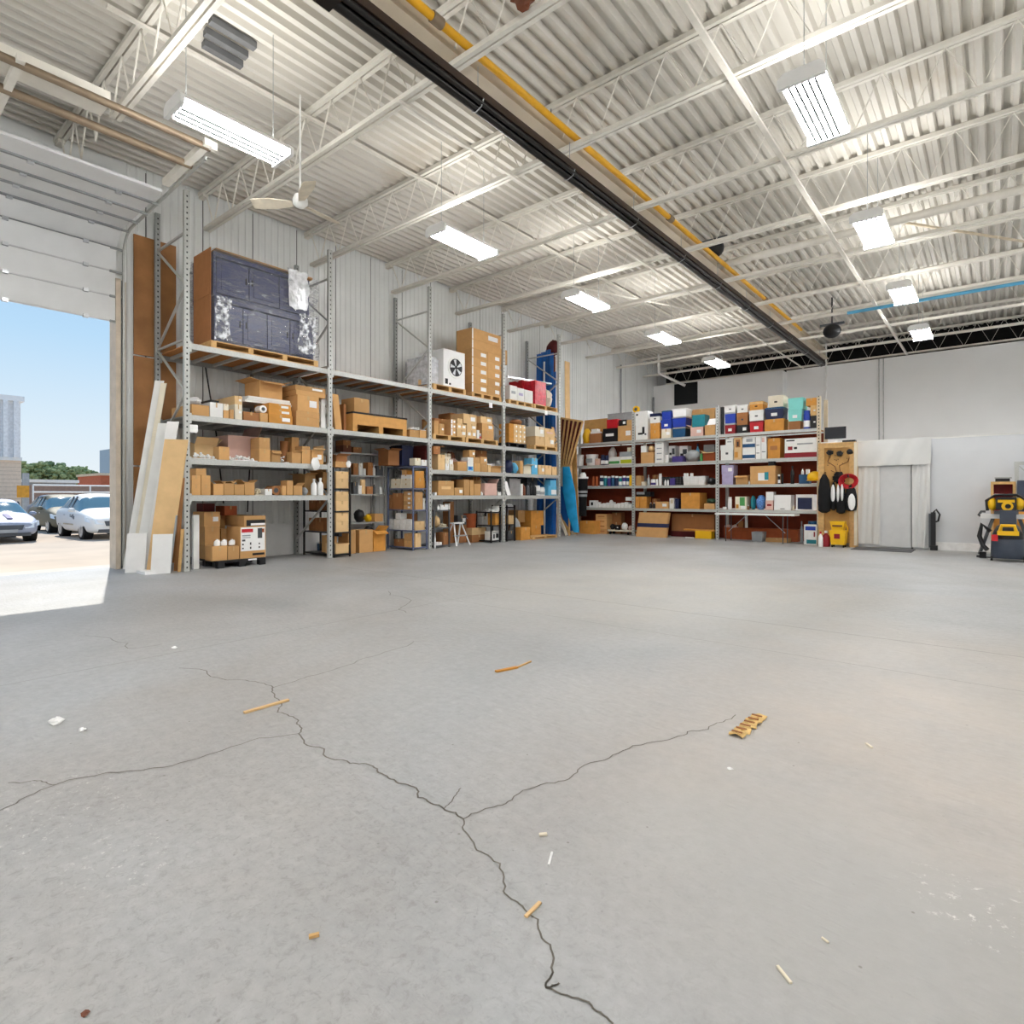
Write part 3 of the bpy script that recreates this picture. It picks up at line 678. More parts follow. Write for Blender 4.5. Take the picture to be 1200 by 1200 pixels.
def b_board(w, d, h, o):
    t = o.get('t', .02); ln = o.get('lean', .12)
    r = MB().hexa([(-w / 2, 0, 0), (w / 2, 0, 0), (w / 2, t, 0), (-w / 2, t, 0), (-w / 2 + o.get('sk', 0), ln, h), (w / 2 + o.get('sk', 0), ln, h), (w / 2 + o.get('sk', 0), ln + t, h), (-w / 2 + o.get('sk', 0), ln + t, h)]).build(o.get('name', 'leaning_board'), o.get('c', 'white'))
    for (a, b, c) in o.get('bands', ()):
        f = lambda q: ln * q
        MB().hexa([(-w / 2 - .004, f(a) - .004, a * h), (w / 2 + .004, f(a) - .004, a * h), (w / 2 + .004, f(a) + t + .004, a * h), (-w / 2 - .004, f(a) + t + .004, a * h),
                   (-w / 2 - .004, f(b) - .004, b * h), (w / 2 + .004, f(b) - .004, b * h), (w / 2 + .004, f(b) + t + .004, b * h), (-w / 2 - .004, f(b) + t + .004, b * h)]).build('band', c, r)
    return r
def b_pallet(w, d, h, o):
    c = o.get('c', 'wood'); n = o.get('legs', 3); r = empty('pallet')
    mb = MB(); m = 7
    for k in range(m):
        y = d * k / m; mb.box(-w / 2, w / 2, y, y + d / m - .03, h - .022, h)
    mb.build('top_board', c, r)
    for k in range(n):
        x = -w / 2 + (w - .1) * k / (n - 1); MB().box(x, x + .1, .0, d - .02, .02, h - .022).build('stringer', c, r)
    MB().box(-w / 2, w / 2, 0, .09, 0, .02).box(-w / 2, w / 2, d / 2 - .05, d / 2 + .05, 0, .02).box(-w / 2, w / 2, d - .12, d - .03, 0, .02).build('bottom_board', c, r)
    return r
def b_basket(w, d, h, o):
    r = MB().hexa([(-w * .46, .02, 0), (w * .46, .02, 0), (w * .46, d - .02, 0), (-w * .46, d - .02, 0), (-w / 2, 0, h), (w / 2, 0, h), (w / 2, d, h), (-w / 2, d, h)]).build(o.get('name', 'plastic_basket'), o.get('c', 'grey'))
    mb = MB()
    for k in range(5): mb.box(-w * .48, w * .48, -.004 + .02 * (1 - k / 4), .0 + .02 * (1 - k / 4), h * (.1 + .18 * k), h * (.14 + .18 * k))
    for k in range(6): x = -w * .45 + w * .9 * k / 5; mb.bar((x * .93, .012, .02), (x, -.006, h), .012, .006, (0, 1, 0))
    mb.build('lattice', o.get('l', 'white'), r); return r
BUILD = dict(carton=(b_carton, 'cardboard_carton', 'carton'), open=(b_open, 'open_carton', 'carton'), pbox=(b_pbox, 'printed_box', 'box'), tote=(b_tote, 'storage_tote', 'tote'),
             file=(b_file, 'file_box', 'box'), bin=(b_bin, 'open_bin', 'bin'), bottle=(b_bottle, 'bottle', 'bottle'), jug=(b_jug, 'plastic_jug', 'jug'), bucket=(b_bucket, 'bucket', 'bucket'),
             can=(b_can, 'can', 'can'), tube=(b_tube, 'roll', 'roll'), bag=(b_bag, 'plastic_bag', 'bag'), heap=(b_heap, 'loose_fittings', 'fittings'), board=(b_board, 'leaning_board', 'board'),
             pallet=(b_pallet, 'pallet', 'pallet'), basket=(b_basket, 'plastic_basket', 'basket'))
REG = []                                        # boxes already taken up by goods
def reg(o, x0, x1, y0, y1, z0, z1): REG.append((x0, x1, y0, y1, z0, z1)); return o
class Shelf:
    """one shelf level: goods are set out along its front edge; each is kept clear of the posts and of its neighbours"""
    def __init__(s, axis, pos, z, where, dep=1.2, rng=None): s.axis, s.pos, s.z, s.where, s.dep, s.rng = axis, pos, z + .002, where, dep, rng; s.top = s.z; s.last = None
    def P(s, u, v, sb):
        return pt(u, v, x=s.pos - sb) if s.axis == 'x' else pt(u, v, y=s.pos + sb)
    def span(s, c, sb):
        if s.rng: return s.rng
        if s.axis == 'x' and abs(s.pos - XF) < .1:
            for a, b in zip(RY, RY[1:]):
                if a < c < b: return (a + .082, b - .082)
        if s.axis == 'y' and s.pos == YS and sb > -.02:
            for a, b in zip(SX, SX[1:]):
                if a < c < b: return (a + .056, b - .056)
        return (-99, 99)
    def __call__(s, kind, u0, u1, vt, label, on=None, sb=.06, d=None, rz=0.0, cat=None, grp=None, h=None, **o):
        fn, nm, ct = BUILD[kind]
        a, b = s.P(u0, vt, sb), s.P(u1, vt, sb); m = s.P((u0 + u1) / 2, vt, sb)
        a0, a1 = (a.y, b.y) if s.axis == 'x' else (a.x, b.x)
        lo, hi = s.span((a0 + a1) / 2, sb)
        if a0 < lo: a0, a1 = lo, min(hi, max(a1, lo + .6 * (a1 - a0)))
        if a1 > hi: a0, a1 = max(lo, min(a0, hi - .6 * (a1 - a0))), hi
        a0 += .004; a1 -= .004
        base = s.z if on is None else s.top + .0015 if on == '^' else on
        hh = h or max(.025, m.z - base)
        dd = d or min(s.dep - sb - .05, max(.12, min((a1 - a0) * .9, .5)))
        if s.axis == 'x' and abs(s.pos - XF) < .1: dd = min(dd, 1.27 - sb)
        if s.axis == 'y' and s.pos == YS: dd = min(dd, .88 - sb)
        f0 = sb
        box = lambda: (s.pos - f0 - dd, s.pos - f0, a0, a1) if s.axis == 'x' else (a0, a1, s.pos + f0, s.pos + f0 + dd)
        for _ in range(2):
            for (x0, x1, y0, y1, z0, z1) in REG:
                p0, p1, q0, q1 = box(); e = .001
                if base + hh <= z0 + e or base >= z1 - e or p1 <= x0 + e or p0 >= x1 - e or q1 <= y0 + e or q0 >= y1 - e: continue
                b0, b1, g0, g1 = (y0, y1, s.pos - x1, s.pos - x0) if s.axis == 'x' else (x0, x1, y0 - s.pos, y1 - s.pos)   # along, depth of the other
                ov = min(a1, b1) - max(a0, b0); w_ = a1 - a0
                cand = []
                if ov < .55 * w_: cand.append((ov / w_, 'along'))
                if f0 < g0 - .03: cand.append(((f0 + dd - g0) / dd, 'cut'))
                if f0 + .03 > g0 and g1 - f0 < .5: cand.append(((g1 - f0) / .5, 'push'))
                if base < z0 and z0 - base > .03: cand.append((.3 + (base + hh - z0) / hh, 'low'))
                if not cand: continue
                k = min(cand)[1]
                if k == 'along':
                    if (a0 + a1) / 2 < (b0 + b1) / 2: a1 = b0 - .004
                    else: a0 = b1 + .004
                elif k == 'cut': dd = max(.02, g0 - .005 - f0)
                elif k == 'push':
                    end = f0 + dd; f0 = g1 + .006; dd = max(.08, end - f0) if end - f0 > .08 else min(dd, .25)
                else: hh = z0 - .002 - base
        w = a1 - a0
        r = fn(max(w, .02), dd, hh, o)
        pos = Vector((s.pos - f0, (a0 + a1) / 2, base)) if s.axis == 'x' else Vector(((a0 + a1) / 2, s.pos + f0, base))
        r.location = pos; r.rotation_euler.z = (math.pi / 2 if s.axis == 'x' else 0) + rz
        REG.append((*box(), base, base + hh))
        tag(r, label + s.where, cat or ct, grp or ({'box': 'boxes', 'fittings': 'fittings'}.get(ct, ct + 's') + s.where))
        s.top = base + hh; s.last = r; return r
    def rep(s, kind, n, u0, u1, vt, label, **o):
        """a row of n alike things between two columns; label holds %s for the ordinal"""
        for k in range(n):
            s(kind, u0 + (u1 - u0) * k / n, u0 + (u1 - u0) * (k + 1) / n, vt[k % len(vt)] if isinstance(vt, (list, tuple)) else vt, label % ORD[k], **o)
# ================================================================ GOODS ON THE PALLET RACK
def pallet_on(S, u0, u1, h, label, d=1.05, legs=3, sb=.03, c='wood'): return S('pallet', u0, u1, 500, label, sb=sb, d=d, h=h, legs=legs, c=c, grp='wooden pallets on the rack')
A, B2, C3, D4 = ', %s, door-end rack bay', ', %s, second rack bay', ', %s, third rack bay', ', %s, far rack bay'
# ---- bay by the door: top level, film-wrapped cabinets on a pallet
S = Shelf('x', XF, LT, A % 'top level')
pallet_on(S, 247, 373, .13, 'wide pine pallet under the film-wrapped cabinets', legs=4); zt = S.top + .002
def cabinet(u0, u1, z0, z1, doors, label):
    a, b = pt(u0, x=XF - .1).y, pt(u1, x=XF - .1).y; w = b - a; h = z1 - z0; d = .95
    m = mat('navy lacquered cabinet', '32375C', .3, noise=.06)
    r = empty('wrapped_cabinet', (XF - .1, (a + b) / 2, z0), math.pi / 2, label, 'cabinet', 'film-wrapped cabinets'); t = .04
    MB().box(-w / 2, w / 2, .03, d, 0, t).box(-w / 2, w / 2, .03, d, h - t * 2, h).box(-w / 2, -w / 2 + t, .03, d, t, h - t).box(w / 2 - t, w / 2, .03, d, t, h - t).box(-w / 2 + t, w / 2 - t, d - t, d, t, h - t).build('carcass', m, r)
    for k in range(doors):
        x0 = -w / 2 + .05 + (w - .1) * k / doors; x1 = x0 + (w - .1) / doors - .02
        dr = MB().box(x0, x1, .01, .03, .06, h - .12).box(x0 + .08, x1 - .08, .0, .01, .14, h - .2).build('door', m, r)
        MB().box((x1 - .06) if k % 2 == 0 else x0 + .04, (x1 - .04) if k % 2 == 0 else x0 + .06, -.02, .0, h * .42, h * .56).build('handle', 'black', dr)
    return a, b
za = pt(250, 345, x=XF - .1).z; zb = pt(250, 293, x=XF - .1).z
a, b = cabinet(252, 368, zt, za - .003, 4, 'film-wrapped navy cabinet with doors, the lower of two, on the rack top level')
cabinet(251, 363, za, zb, 3, 'film-wrapped navy cabinet, the upper of two, on the rack top level')
fm = mat('clear stretch film', 'C9CCD6', .12, noise=.1); 
def film_mat():
    n = fm.node_tree; b = n.nodes['Principled BSDF']; L = n.links.new
    t = n.nodes.new('ShaderNodeTexCoord'); mp = n.nodes.new('ShaderNodeMapping'); mp.inputs['Scale'].default_value = (1.2, 1.2, 6); L(t.outputs['Object'], mp.inputs[0])
    x = n.nodes.new('ShaderNodeTexNoise'); x.inputs['Scale'].default_value = 3; x.inputs['Detail'].default_value = 6; x.inputs['Distortion'].default_value = 1.5; L(mp.outputs[0], x.inputs['Vector'])
    bp = n.nodes.new('ShaderNodeBump'); bp.inputs['Strength'].default_value = .9; bp.inputs['Distance'].default_value = .05; L(x.outputs['Fac'], bp.inputs['Height']); L(bp.outputs[0], b.inputs['Normal'])
    r = n.nodes.new('ShaderNodeMapRange'); r.inputs['From Min'].default_value = .45; r.inputs['From Max'].default_value = .75; r.inputs['To Min'].default_value = .1; r.inputs['To Max'].default_value = .5
    L(x.outputs['Fac'], r.inputs['Value']); L(r.outputs[0], b.inputs['Alpha'])
film_mat()
def film(y0, y1, x0, x1, z0, z1, label, ph, m=fm):
    rg = random.Random(ph); nz, g = 9, []
    ring = []
    for k in range(9): ring.append((x0, y0 + (y1 - y0) * k / 8))
    for k in range(1, 5): ring.append((x0 + (x1 - x0) * k / 4, y1))
    for k in range(1, 9): ring.append((x1, y1 + (y0 - y1) * k / 8))
    for k in range(1, 5): ring.append((x1 + (x0 - x1) * k / 4, y0))
    for i in range(nz):
        z = z0 + (z1 - z0) * i / (nz - 1); row = []
        for k, (x, y) in enumerate(ring):
            q = rg.uniform(0, .022) + (.02 if i % 3 == 1 else 0)
            if k == len(ring) - 1: row.append(row[0]); continue
            sx = q if abs(x - x0) < 1e-6 else -q if abs(x - x1) < 1e-6 else 0; sy = -q if abs(y - y0) < 1e-6 else q if abs(y - y1) < 1e-6 else 0
            row.append((x + abs(sx) if x0 > x1 and sx > 0 else x + (-abs(sx) if sx else 0) * (1 if x0 < x1 else -1) * (-1 if abs(x - x0) < 1e-6 and x0 > x1 else 1), y + sy, z))
        g.append(row)
    mb = MB(); vs = [p for r in g for p in r]; n = len(g[0]); fs = [(i * n + k, i * n + k + 1, (i + 1) * n + k + 1, (i + 1) * n + k) for i in range(nz - 1) for k in range(n - 1)]
    mb.add(vs, fs); o = mb.build('stretch_film', m, org=(x0, y0, z0), smooth=True)
    return tag(o, label, 'plastic film')
film(a - .03, b + .04, XF - .05, XF - 1.09, zt, zb + .03, 'crinkled clear stretch film wound around the navy cabinets', 5)
sm = mat('bright crumpled film', 'DADDE2', .08, .3, noise=.3, scale=9, bump=1.0)
fb = mat('crumpled clear film', 'E4E7EC', .06, noise=.3, scale=9, bump=1.0)
def fb_mat():
    n = fb.node_tree; b = n.nodes['Principled BSDF']; x = [q for q in n.nodes if q.type == 'TEX_NOISE'][0]; r = n.nodes.new('ShaderNodeMapRange'); r.inputs['From Min'].default_value = .42; r.inputs['From Max'].default_value = .62; r.inputs['To Min'].default_value = .06; r.inputs['To Max'].default_value = .8
    n.links.new(x.outputs['Fac'], r.inputs['Value']); n.links.new(r.outputs[0], b.inputs['Alpha'])
fb_mat()
for (u0, u1, v0, v1, lab) in ((338, 361, 360, 321, 'bunched silvery film over the upper cabinet end'), (350, 369, 412, 372, 'bunched silvery film over the lower cabinet end'), (253, 270, 396, 350, 'bunched silvery film over the lower cabinet corner by the door')):
    p, q = pt(u0, v0, x=XF - .03), pt(u1, v1, x=XF - .03); g = []
    for i in range(7):
        g.append([(XF - .03 + R.uniform(0, .03), p.y + (q.y - p.y) * (k / 6) + R.uniform(-.03, .03), p.z + (q.z - p.z) * i / 6 - (q.y - p.y) * (k / 6) * .0 + R.uniform(-.03, .03)) for k in range(7)])
    tag(MB().shell(g, (-.004, 0, 0)).build('film_bunch', fb if 'lower' in lab else sm, smooth=True, org=p), lab, 'plastic film', 'film bunches on the cabinets')
# two cardboard sheets covering the door-side end of the cabinets
for z0, z1, lab in ((zt, za, 'brown cardboard sheet over the end of the lower wrapped cabinet'), (za + .01, zb + .05, 'brown cardboard sheet over the end of the upper wrapped cabinet')):
    tag(B(XF - .85, XF - .12, a - .075, a - .062, z0, z1).build('cardboard_sheet', 'kraft3', org=(XF - .5, a - .07, z0)), lab, 'cardboard sheet', 'cardboard sheets on the cabinets')
tag(B(XF - .95, XF - .1, a + .02, b - .5, zb + .035, zb + .06).build('cardboard_sheet', 'kraft', org=(XF - .5, a, zb + .03)), 'flat brown cardboard lid lying on top of the wrapped cabinets', 'cardboard sheet')
tag(B(XF - .5, XF - .12, b - .28, b - .02, zb + .035, zb + .075).build('cardboard_sheet', 'orange', org=(XF - .3, b, zb + .03)), 'small orange brown board on top of the wrapped cabinets at their far end', 'cardboard sheet')

# ---- bay by the door: upper shelf
S = Shelf('x', XF, L2, A % 'upper shelf')
S('open', 224.5, 245.5, 474.5, 'low brown tray carton at the door end', d=.9, f=(None, None, None)); S('bag', 225, 240, 464, 'crumpled white plastic in the low tray', on='^', sb=.15, d=.4, c='foam', name='crumpled_plastic')
S('carton', 246, 261.5, 472, 'long flat white carton', c='white', d=1.1); S('carton', 246.5, 257, 469, 'flat black lid on the long white carton', on='^', c='black', d=.8, tape=0, cat='lid')
S('carton', 262, 268.5, 481, 'small kraft carton, lower of a pair', d=.25); S('carton', 262, 268, 473.5, 'small cream carton, upper of a pair', on='^', c='cream', d=.2)
S('carton', 269, 274, 480, 'narrow kraft carton beside the small pair', d=.2)
S('carton', 275, 284, 474, 'long carton with white end labels, lower', c='cream', d=1.15, n=1); S('carton', 275, 284, 464, 'long carton with white end labels, upper', on='^', c='kraft2', d=1.15, n=1)
S('carton', 285, 304, 483, 'flat dark kraft carton under the white panels', c='kraft3', d=.8)
S('carton', 304.5, 314, 484, 'small kraft carton with a gap above', d=.3); 
S('carton', 315, 343, 486.5, 'flat carton with one white label, lowest of three', c='orange', n=1, d=.6); S('carton', 315, 342, 480, 'flat carton with one white label, middle of three', on='^', c='orange', n=1, d=.6); S('carton', 315, 341, 473.5, 'flat carton with one white label, topmost of three', on='^', c='orange', n=1, d=.6)
zz = S.top
S('tube', 304, 313, 480, 'white roll lying on the small kraft carton', on=pt(309, 484, x=XF - .1).z + .002, sb=.1, c='foam', end=1, d=.2, h=.06)
for k, (u0, u1) in enumerate(((287, 342), (289, 341), (291, 340))):
    S('carton', u0, u1, 470 - k * 2, 'flat white panel carton under the open box, %s of three' % ('lowest', 'middle', 'topmost')[k], on=zz + .004 + k * .042, h=.038, sb=.28, c='white', d=.85, tape=0)
S('open', 304, 331, 447.5, 'large open carton with spread flaps on the white panels', on='^', sb=.3, d=.62, f=(-.35, .15, .25), mark='red')
S('bag', 331, 346, 458, 'black plastic bundle behind the open carton', sb=.7, c='black', d=.4); 
S('carton', 347, 374.5, 489.5, 'flat kraft carton, lowest of the tall stack', d=.7); S('carton', 347, 374.5, 482.5, 'flat kraft carton, second of the tall stack', on='^', d=.7); S('carton', 347, 374, 464, 'big kraft carton in the tall stack', on='^', d=.7, n=1)
S('carton', 347, 383, 459, 'long flat kraft carton on the tall stack, lower', on='^', d=.6, tape=0); S('carton', 346, 384, 453.5, 'long flat kraft carton on the tall stack, upper', on='^', d=.6, n=1)
S('board', 376, 383, 466, 'white panel leaning by the rack post', c='white', sk=.1, lean=.15, t=.03)
# ---- bay by the door: middle shelf
S = Shelf('x', XF, L3, A % 'middle shelf')
S('heap', 225, 254, 528, 'heap of white pipe fittings by the door end', c='foam', d=.4); S('open', 228, 254, 521, 'long open carton behind the white fittings', sb=.52, d=.6, f=(.9, .3, .8), c='kraft2')
S('carton', 256.5, 269, 523.5, 'small kraft carton standing between the fittings heaps', d=.24)
S('heap', 270, 302, 531, 'heap of white pipe fittings in front of the long carton', d=.35, c='foam'); S('open', 267, 303, 511, 'long open purplish carton with one raised flap', sb=.48, d=.75, c='pinky', f=(None, None, 1.2))
S('carton', 303.5, 317, 526, 'kraft carton, lower of a pair by the white rolls', d=.35); S('carton', 303.5, 316.5, 513, 'kraft carton, upper of a pair by the white rolls', on='^', d=.35)
S('open', 318, 329, 528, 'small open carton holding white rolls', d=.3, f=(-.9, None, None)); 
for k in range(3): S('tube', 318.5 + k * 3.3, 321.6 + k * 3.3, 520 + k % 2 * 2, 'white roll in the small open carton, %s of three' % ORD[k], sb=.1 + .06 * k, c='foam', end=1, d=.16, h=.19 + .02 * (k % 2))
S('heap', 330, 339, 533, 'few white fittings beside the tall carton', d=.3, c='foam', k=8); S('tube', 331, 340.5, 517, 'curved brown cardboard roll standing behind', sb=.4, c='kraft3', name='cardboard_roll')
S('carton', 340.5, 350.5, 512.5, 'tall narrow kraft carton', d=.3, sb=.35); S('open', 342, 353, 530, 'small open carton tilted forward', d=.22, f=(.2, None, .5))
S('carton', 353.5, 364, 527, 'kraft carton with a lid', d=.35); S('carton', 354, 363.5, 523, 'flat kraft lid on the carton', on='^', d=.3, tape=0, cat='lid')
S('open', 365, 379, 528, 'open kraft carton with a pale flap by the post', d=.4, fc='kraft2', n=1, f=(.3, .4, 1.45))
p = pt(370, 543, x=XF + .06)
gl = MB().blob((0, 0, 0), .03, .1, .13, 10, 7, .18).build('hanging_glove', 'foam', smooth=True); gl.location = (XF + .035, p.y, p.z - .01); tag(gl, 'white work glove hanging off the middle shelf by the post', 'glove')
# ---- bay by the door: lower shelf
S = Shelf('x', XF, L4, A % 'lower shelf')
for k, (u0, u1) in enumerate(((224.5, 235.5), (235.8, 247))):
    S('carton', u0, u1, 568, 'kraft cube carton, bottom %s from the door' % ('one' if k == 0 else 'next one'), d=.28); S('carton', u0, u1, 557, 'kraft cube carton, middle %s from the door' % ('one' if k == 0 else 'next one'), on='^', d=.28)
S('carton', 229.5, 242, 549, 'kraft cube carton alone on top of the cube pile', on='^', d=.28)
S.rep('open', 4, 250, 298.5, [567, 566.5, 567.5, 565.5], 'cube carton with open flaps, %s of four from the door', d=.32, f=(None, .7, .7))
S('heap', 299, 310, 567, 'pale jumbled plastic parts', c='cream', d=.3, k=16); S('carton', 310.5, 319, 573, 'flat white and grey packet', c='white', d=.25)
S('tube', 318, 329, 565, 'round brown cardboard disc seen end on', c='kraft3', end=1, d=.3, h=.2, sb=.12); S('carton', 329.5, 335.5, 569, 'small kraft carton before the tall one', d=.25)
S('carton', 336, 343.5, 563, 'tall kraft carton', d=.25); S('open', 344, 354.5, 569, 'kraft carton with a red strip', d=.28, f=(None, None, .8), mark='dred')
S('bag', 356, 363, 571, 'grey plastic packet', c='grey', d=.22); S('open', 357, 372, 556, 'large open carton with a long flap', sb=.45, d=.5, f=(.25, .1, None))
S('open', 371, 384, 553, 'large open carton behind the white bottles', sb=.42, d=.5, f=(None, .6, 1.4))
S('bottle', 366.5, 373, 561, 'white bottle, first of two by the post', c='foam'); S('bottle', 374, 380.5, 560, 'white bottle, second of two by the post', c='foam')
# ---- bay by the door: black pallet on the floor
S = Shelf('x', XF, 0, ', black floor pallet')
a, b = fl(256, 666.6), pt(312, x=XF); pl = empty('black_pallet', (XF - .02, (a.y + b.y) / 2, 0), math.pi / 2, 'black plastic pallet on the floor under the first rack bay', 'pallet')
pw = b.y - a.y; MB().box(-pw / 2, pw / 2, 0, 1.2, .1, .14).build('deck', 'black', pl)
for x in (-pw / 2, -.06, pw / 2 - .12):
    for y in (0, .54, 1.08): MB().box(x, x + .12, y, y + .12, 0, .1).build('foot', 'black', pl)
MB().box(pw * .12, pw * .3, -.002, 0, .105, .135).build('moulded_text', 'foam', pl)
S.z = .145
S('pbox', 281, 311.5, 617, 'brown carton with white printed panel of red text and black tools', d=.55, c='kraft', sb=.06, name='cardboard_carton', cat='carton', p=((.03, .97, .23, .98, 'foam'), (.06, .5, .82, .93, 'red'), (.08, .4, .7, .74, 'grey'), (.08, .4, .64, .67, 'grey'), (.08, .2, .54, .6, 'dgrey'), (.68, .86, .62, .94, 'dgrey'), (.86, .94, .8, .92, 'terra'),
   (.08, .14, .42, .47, 'black'), (.38, .43, .42, .5, 'black'), (.72, .77, .42, .47, 'black'), (.08, .14, .3, .34, 'black'), (.38, .43, .29, .36, 'black'), (.72, .77, .3, .36, 'black'), (.48, .95, .08, .15, 'black')))
S('pbox', 286, 311.5, 604.5, 'long kraft box with a dark slot showing a white tool', on='^', d=1.05, c='kraft', sb=.06, name='cardboard_carton', cat='carton', p=((.1, .98, .05, .62, 'black'), (.3, .98, .1, .3, 'foam')))
S('carton', 248.5, 266.5, 640, 'kraft carton holding white jugs, first at the pallet corner', d=.3, sb=.05); za = S.top
S('carton', 267, 280.5, 640, 'kraft carton holding white jugs, next to the printed carton', d=.3, sb=.05)
for k, u in enumerate((252, 260, 269.5)): S('jug', u, u + 7.5, 632, 'white plastic jug, %s of three in the front cartons' % ORD[k], on=za, sb=.1, c='foam')
S('carton', 240, 258, 638, 'kraft carton at the back of the pallet, lowest of three', sb=.5, d=.5); S('carton', 240, 258, 617, 'kraft carton at the back of the pallet, middle of three', on='^', sb=.5, d=.5); S('carton', 239, 258, 600, 'kraft carton with white label at the back, topmost of three', on='^', sb=.5, d=.5, n=1)
S('carton', 238, 252, 590, 'dark flat box on the rear stack', on='^', sb=.7, d=.3, c='maroon', tape=0)
S('carton', 262, 272, 620, 'narrow kraft carton behind the jugs', sb=.5, d=.35); S('carton', 272.5, 281, 621, 'narrow kraft carton beside the printed one', sb=.45, d=.35)
S('carton', 262, 281, 604, 'kraft carton behind the long slotted box', on='^', sb=.5, d=.5); S('carton', 263, 278, 593, 'small reddish carton topmost at the back', on='^', sb=.55, d=.4, c='terra')
tag(MB().box(XF - .35, XF - .27, 0, .1, 0, 1.0).build('white_rail', 'white', org=(0, 0, 0)), 'white metal rail standing upright behind the first rack post', 'rail').location = (0, pt(226, x=XF - .3).y, 0)

# ---- second bay: upper shelf
S = Shelf('x', XF, L2, B2 % 'upper shelf')
S('board', 393, 401, 462, 'tall narrow carton leaning just past the rack post', c='kraft', t=.22, lean=.05, sk=-.06, name='cardboard_carton', cat='carton')
a = pt(414, x=XF - .05).y; b = pt(477, x=XF - .05).y; cw = b - a
cr8 = empty('wooden_crate', (XF - .06, (a + b) / 2, L2 + .002), math.pi / 2, 'low plywood crate on legs with a black foam top' + B2 % 'upper shelf', 'crate'); ch = pt(414, 482, x=XF - .05).z - L2; cm2 = mat('crate board', 'CE9A58', .7, noise=.1)
MB().box(-cw / 2, cw / 2, 0, .02, .16, ch - .04).box(-cw / 2, -cw / 2 + .02, .02, 1.0, .16, ch - .04).box(cw / 2 - .02, cw / 2, .02, 1.0, .16, ch - .04).box(-cw / 2, cw / 2, .98, 1.0, .16, ch - .04).build('side_board', cm2, cr8)
for x in (-cw / 2, -.06, cw / 2 - .12): MB().box(x, x + .12, 0, 1.0, 0, .16).build('leg', cm2, cr8)
MB().box(-cw / 2 - .01, cw / 2 + .01, -.01, 1.0, ch - .04, ch).build('foam_top', 'black', cr8); reg(cr8, XF - 1.06, XF - .05, a - .012, b + .012, L2, L2 + ch)
S('carton', 415, 433, 467, 'kraft carton standing on the plywood crate', on=L2 + ch + .004, d=.5, sb=.1)
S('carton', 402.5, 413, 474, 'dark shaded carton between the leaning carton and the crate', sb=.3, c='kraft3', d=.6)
S('carton', 480, 491, 504, 'flat kraft carton past the crate, first of two', d=.9); S('carton', 491.5, 502, 504.5, 'flat kraft carton past the crate, second of two', d=.9); S('heap', 481, 501, 500.5, 'white strips lying on the flat cartons', on='^', d=.3, c='foam', k=14)
# ---- second bay: narrow black shelf full of flat kraft boxes (behind the second rack post)
def small_shelf(name, label, org, rot, w, d, h, levels, m, back=False):
    r = empty(name, org, rot, label, 'shelving'); t = .035
    for x in (-w / 2, w / 2 - t):
        for y in (0, d - t): MB().box(x, x + t, y, y + t, 0, h).build('post', m, r)
    for z in levels: MB().box(-w / 2 + t, w / 2 - t, 0.005, d - .005, z - .03, z).build('shelf_board', m, r)
    return r
ya, yb = pt(391, x=XF).y, pt(412, x=XF).y; NR = (ya + .04, yb - .04); zl = [pt(412, v, x=XF).z for v in (648.5, 623, 598.5, 572.5)]
small_shelf('narrow_shelf', 'narrow black shelf unit full of flat kraft boxes behind the second rack post', (XF - .02, (ya + yb) / 2, 0), math.pi / 2, yb - ya, 1.2, pt(412, 548, x=XF).z, zl, 'black')
W_ = ', narrow black shelf'
for z, vs, nm in ((zl[1], (611, 600.5), 'third'), (zl[2], (587, 576), 'second'), (zl[3], (561, 552.5), 'topmost')):
    S = Shelf('x', XF, z, ', %s level, narrow black shelf' % nm, rng=NR)
    S('carton', 393.5, 409.8, vs[0], 'flat kraft box, lower of two', d=.35, c='kraft2', sb=.05); S('carton', 393.5, 409.8 - (1 if nm == 'third' else 0), vs[1], 'flat kraft box, upper of two', on='^', d=.35, c='kraft2', sb=.05)
    q = Shelf('y', ya + .04, z, ', %s level, narrow black shelf, rear' % nm); 
    for k, (u0, u1) in enumerate(((362, 370), (371, 379))):
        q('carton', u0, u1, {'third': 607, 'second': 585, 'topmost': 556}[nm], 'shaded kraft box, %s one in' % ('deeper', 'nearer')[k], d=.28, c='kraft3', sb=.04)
S = Shelf('x', XF, zl[0], ', bottom level, narrow black shelf', rng=NR); S('bin', 393.5, 409.8, 637, 'kraft tray bin', c='kraft2', d=.4, sb=.05); S('open', 394, 409, 627, 'open carton with its flap hanging out', sb=.5, d=.3, f=(-.2, None, None)); S('carton', 397, 401, 626, 'black power tool case', sb=.1, d=.2, c='black', tape=0, on='^', h=.12, cat='case')
S = Shelf('x', XF, pt(412, 548, x=XF).z, ', on top of the narrow black shelf'); S('carton', 393, 409, 541, 'kraft carton lying under loose flaps', d=.6); S('open', 394, 407, 534, 'open torn kraft carton', on='^', d=.4, f=(.3, .2, .4), c='kraft3'); S('bag', 406, 412, 540, 'white plastic bag', sb=.02, c='foam', d=.2)
# white board with blue boxes on the floor behind the post
q = Shelf('y', pt(387, x=XF).y + .12, 0, ', behind the second rack post'); q.dep = 3
for k in range(3): q('carton', 365 + k * 4.6, 369.3 + k * 4.6, 637, 'blue box under a white board, %s of three' % ORD[k], c='dteal', d=.2, sb=.5, tape=0)
q('carton', 360, 381, 634.5, 'white board lying across the blue boxes', on='^', h=.03, c='white', d=.3, sb=.48, tape=0, cat='board')
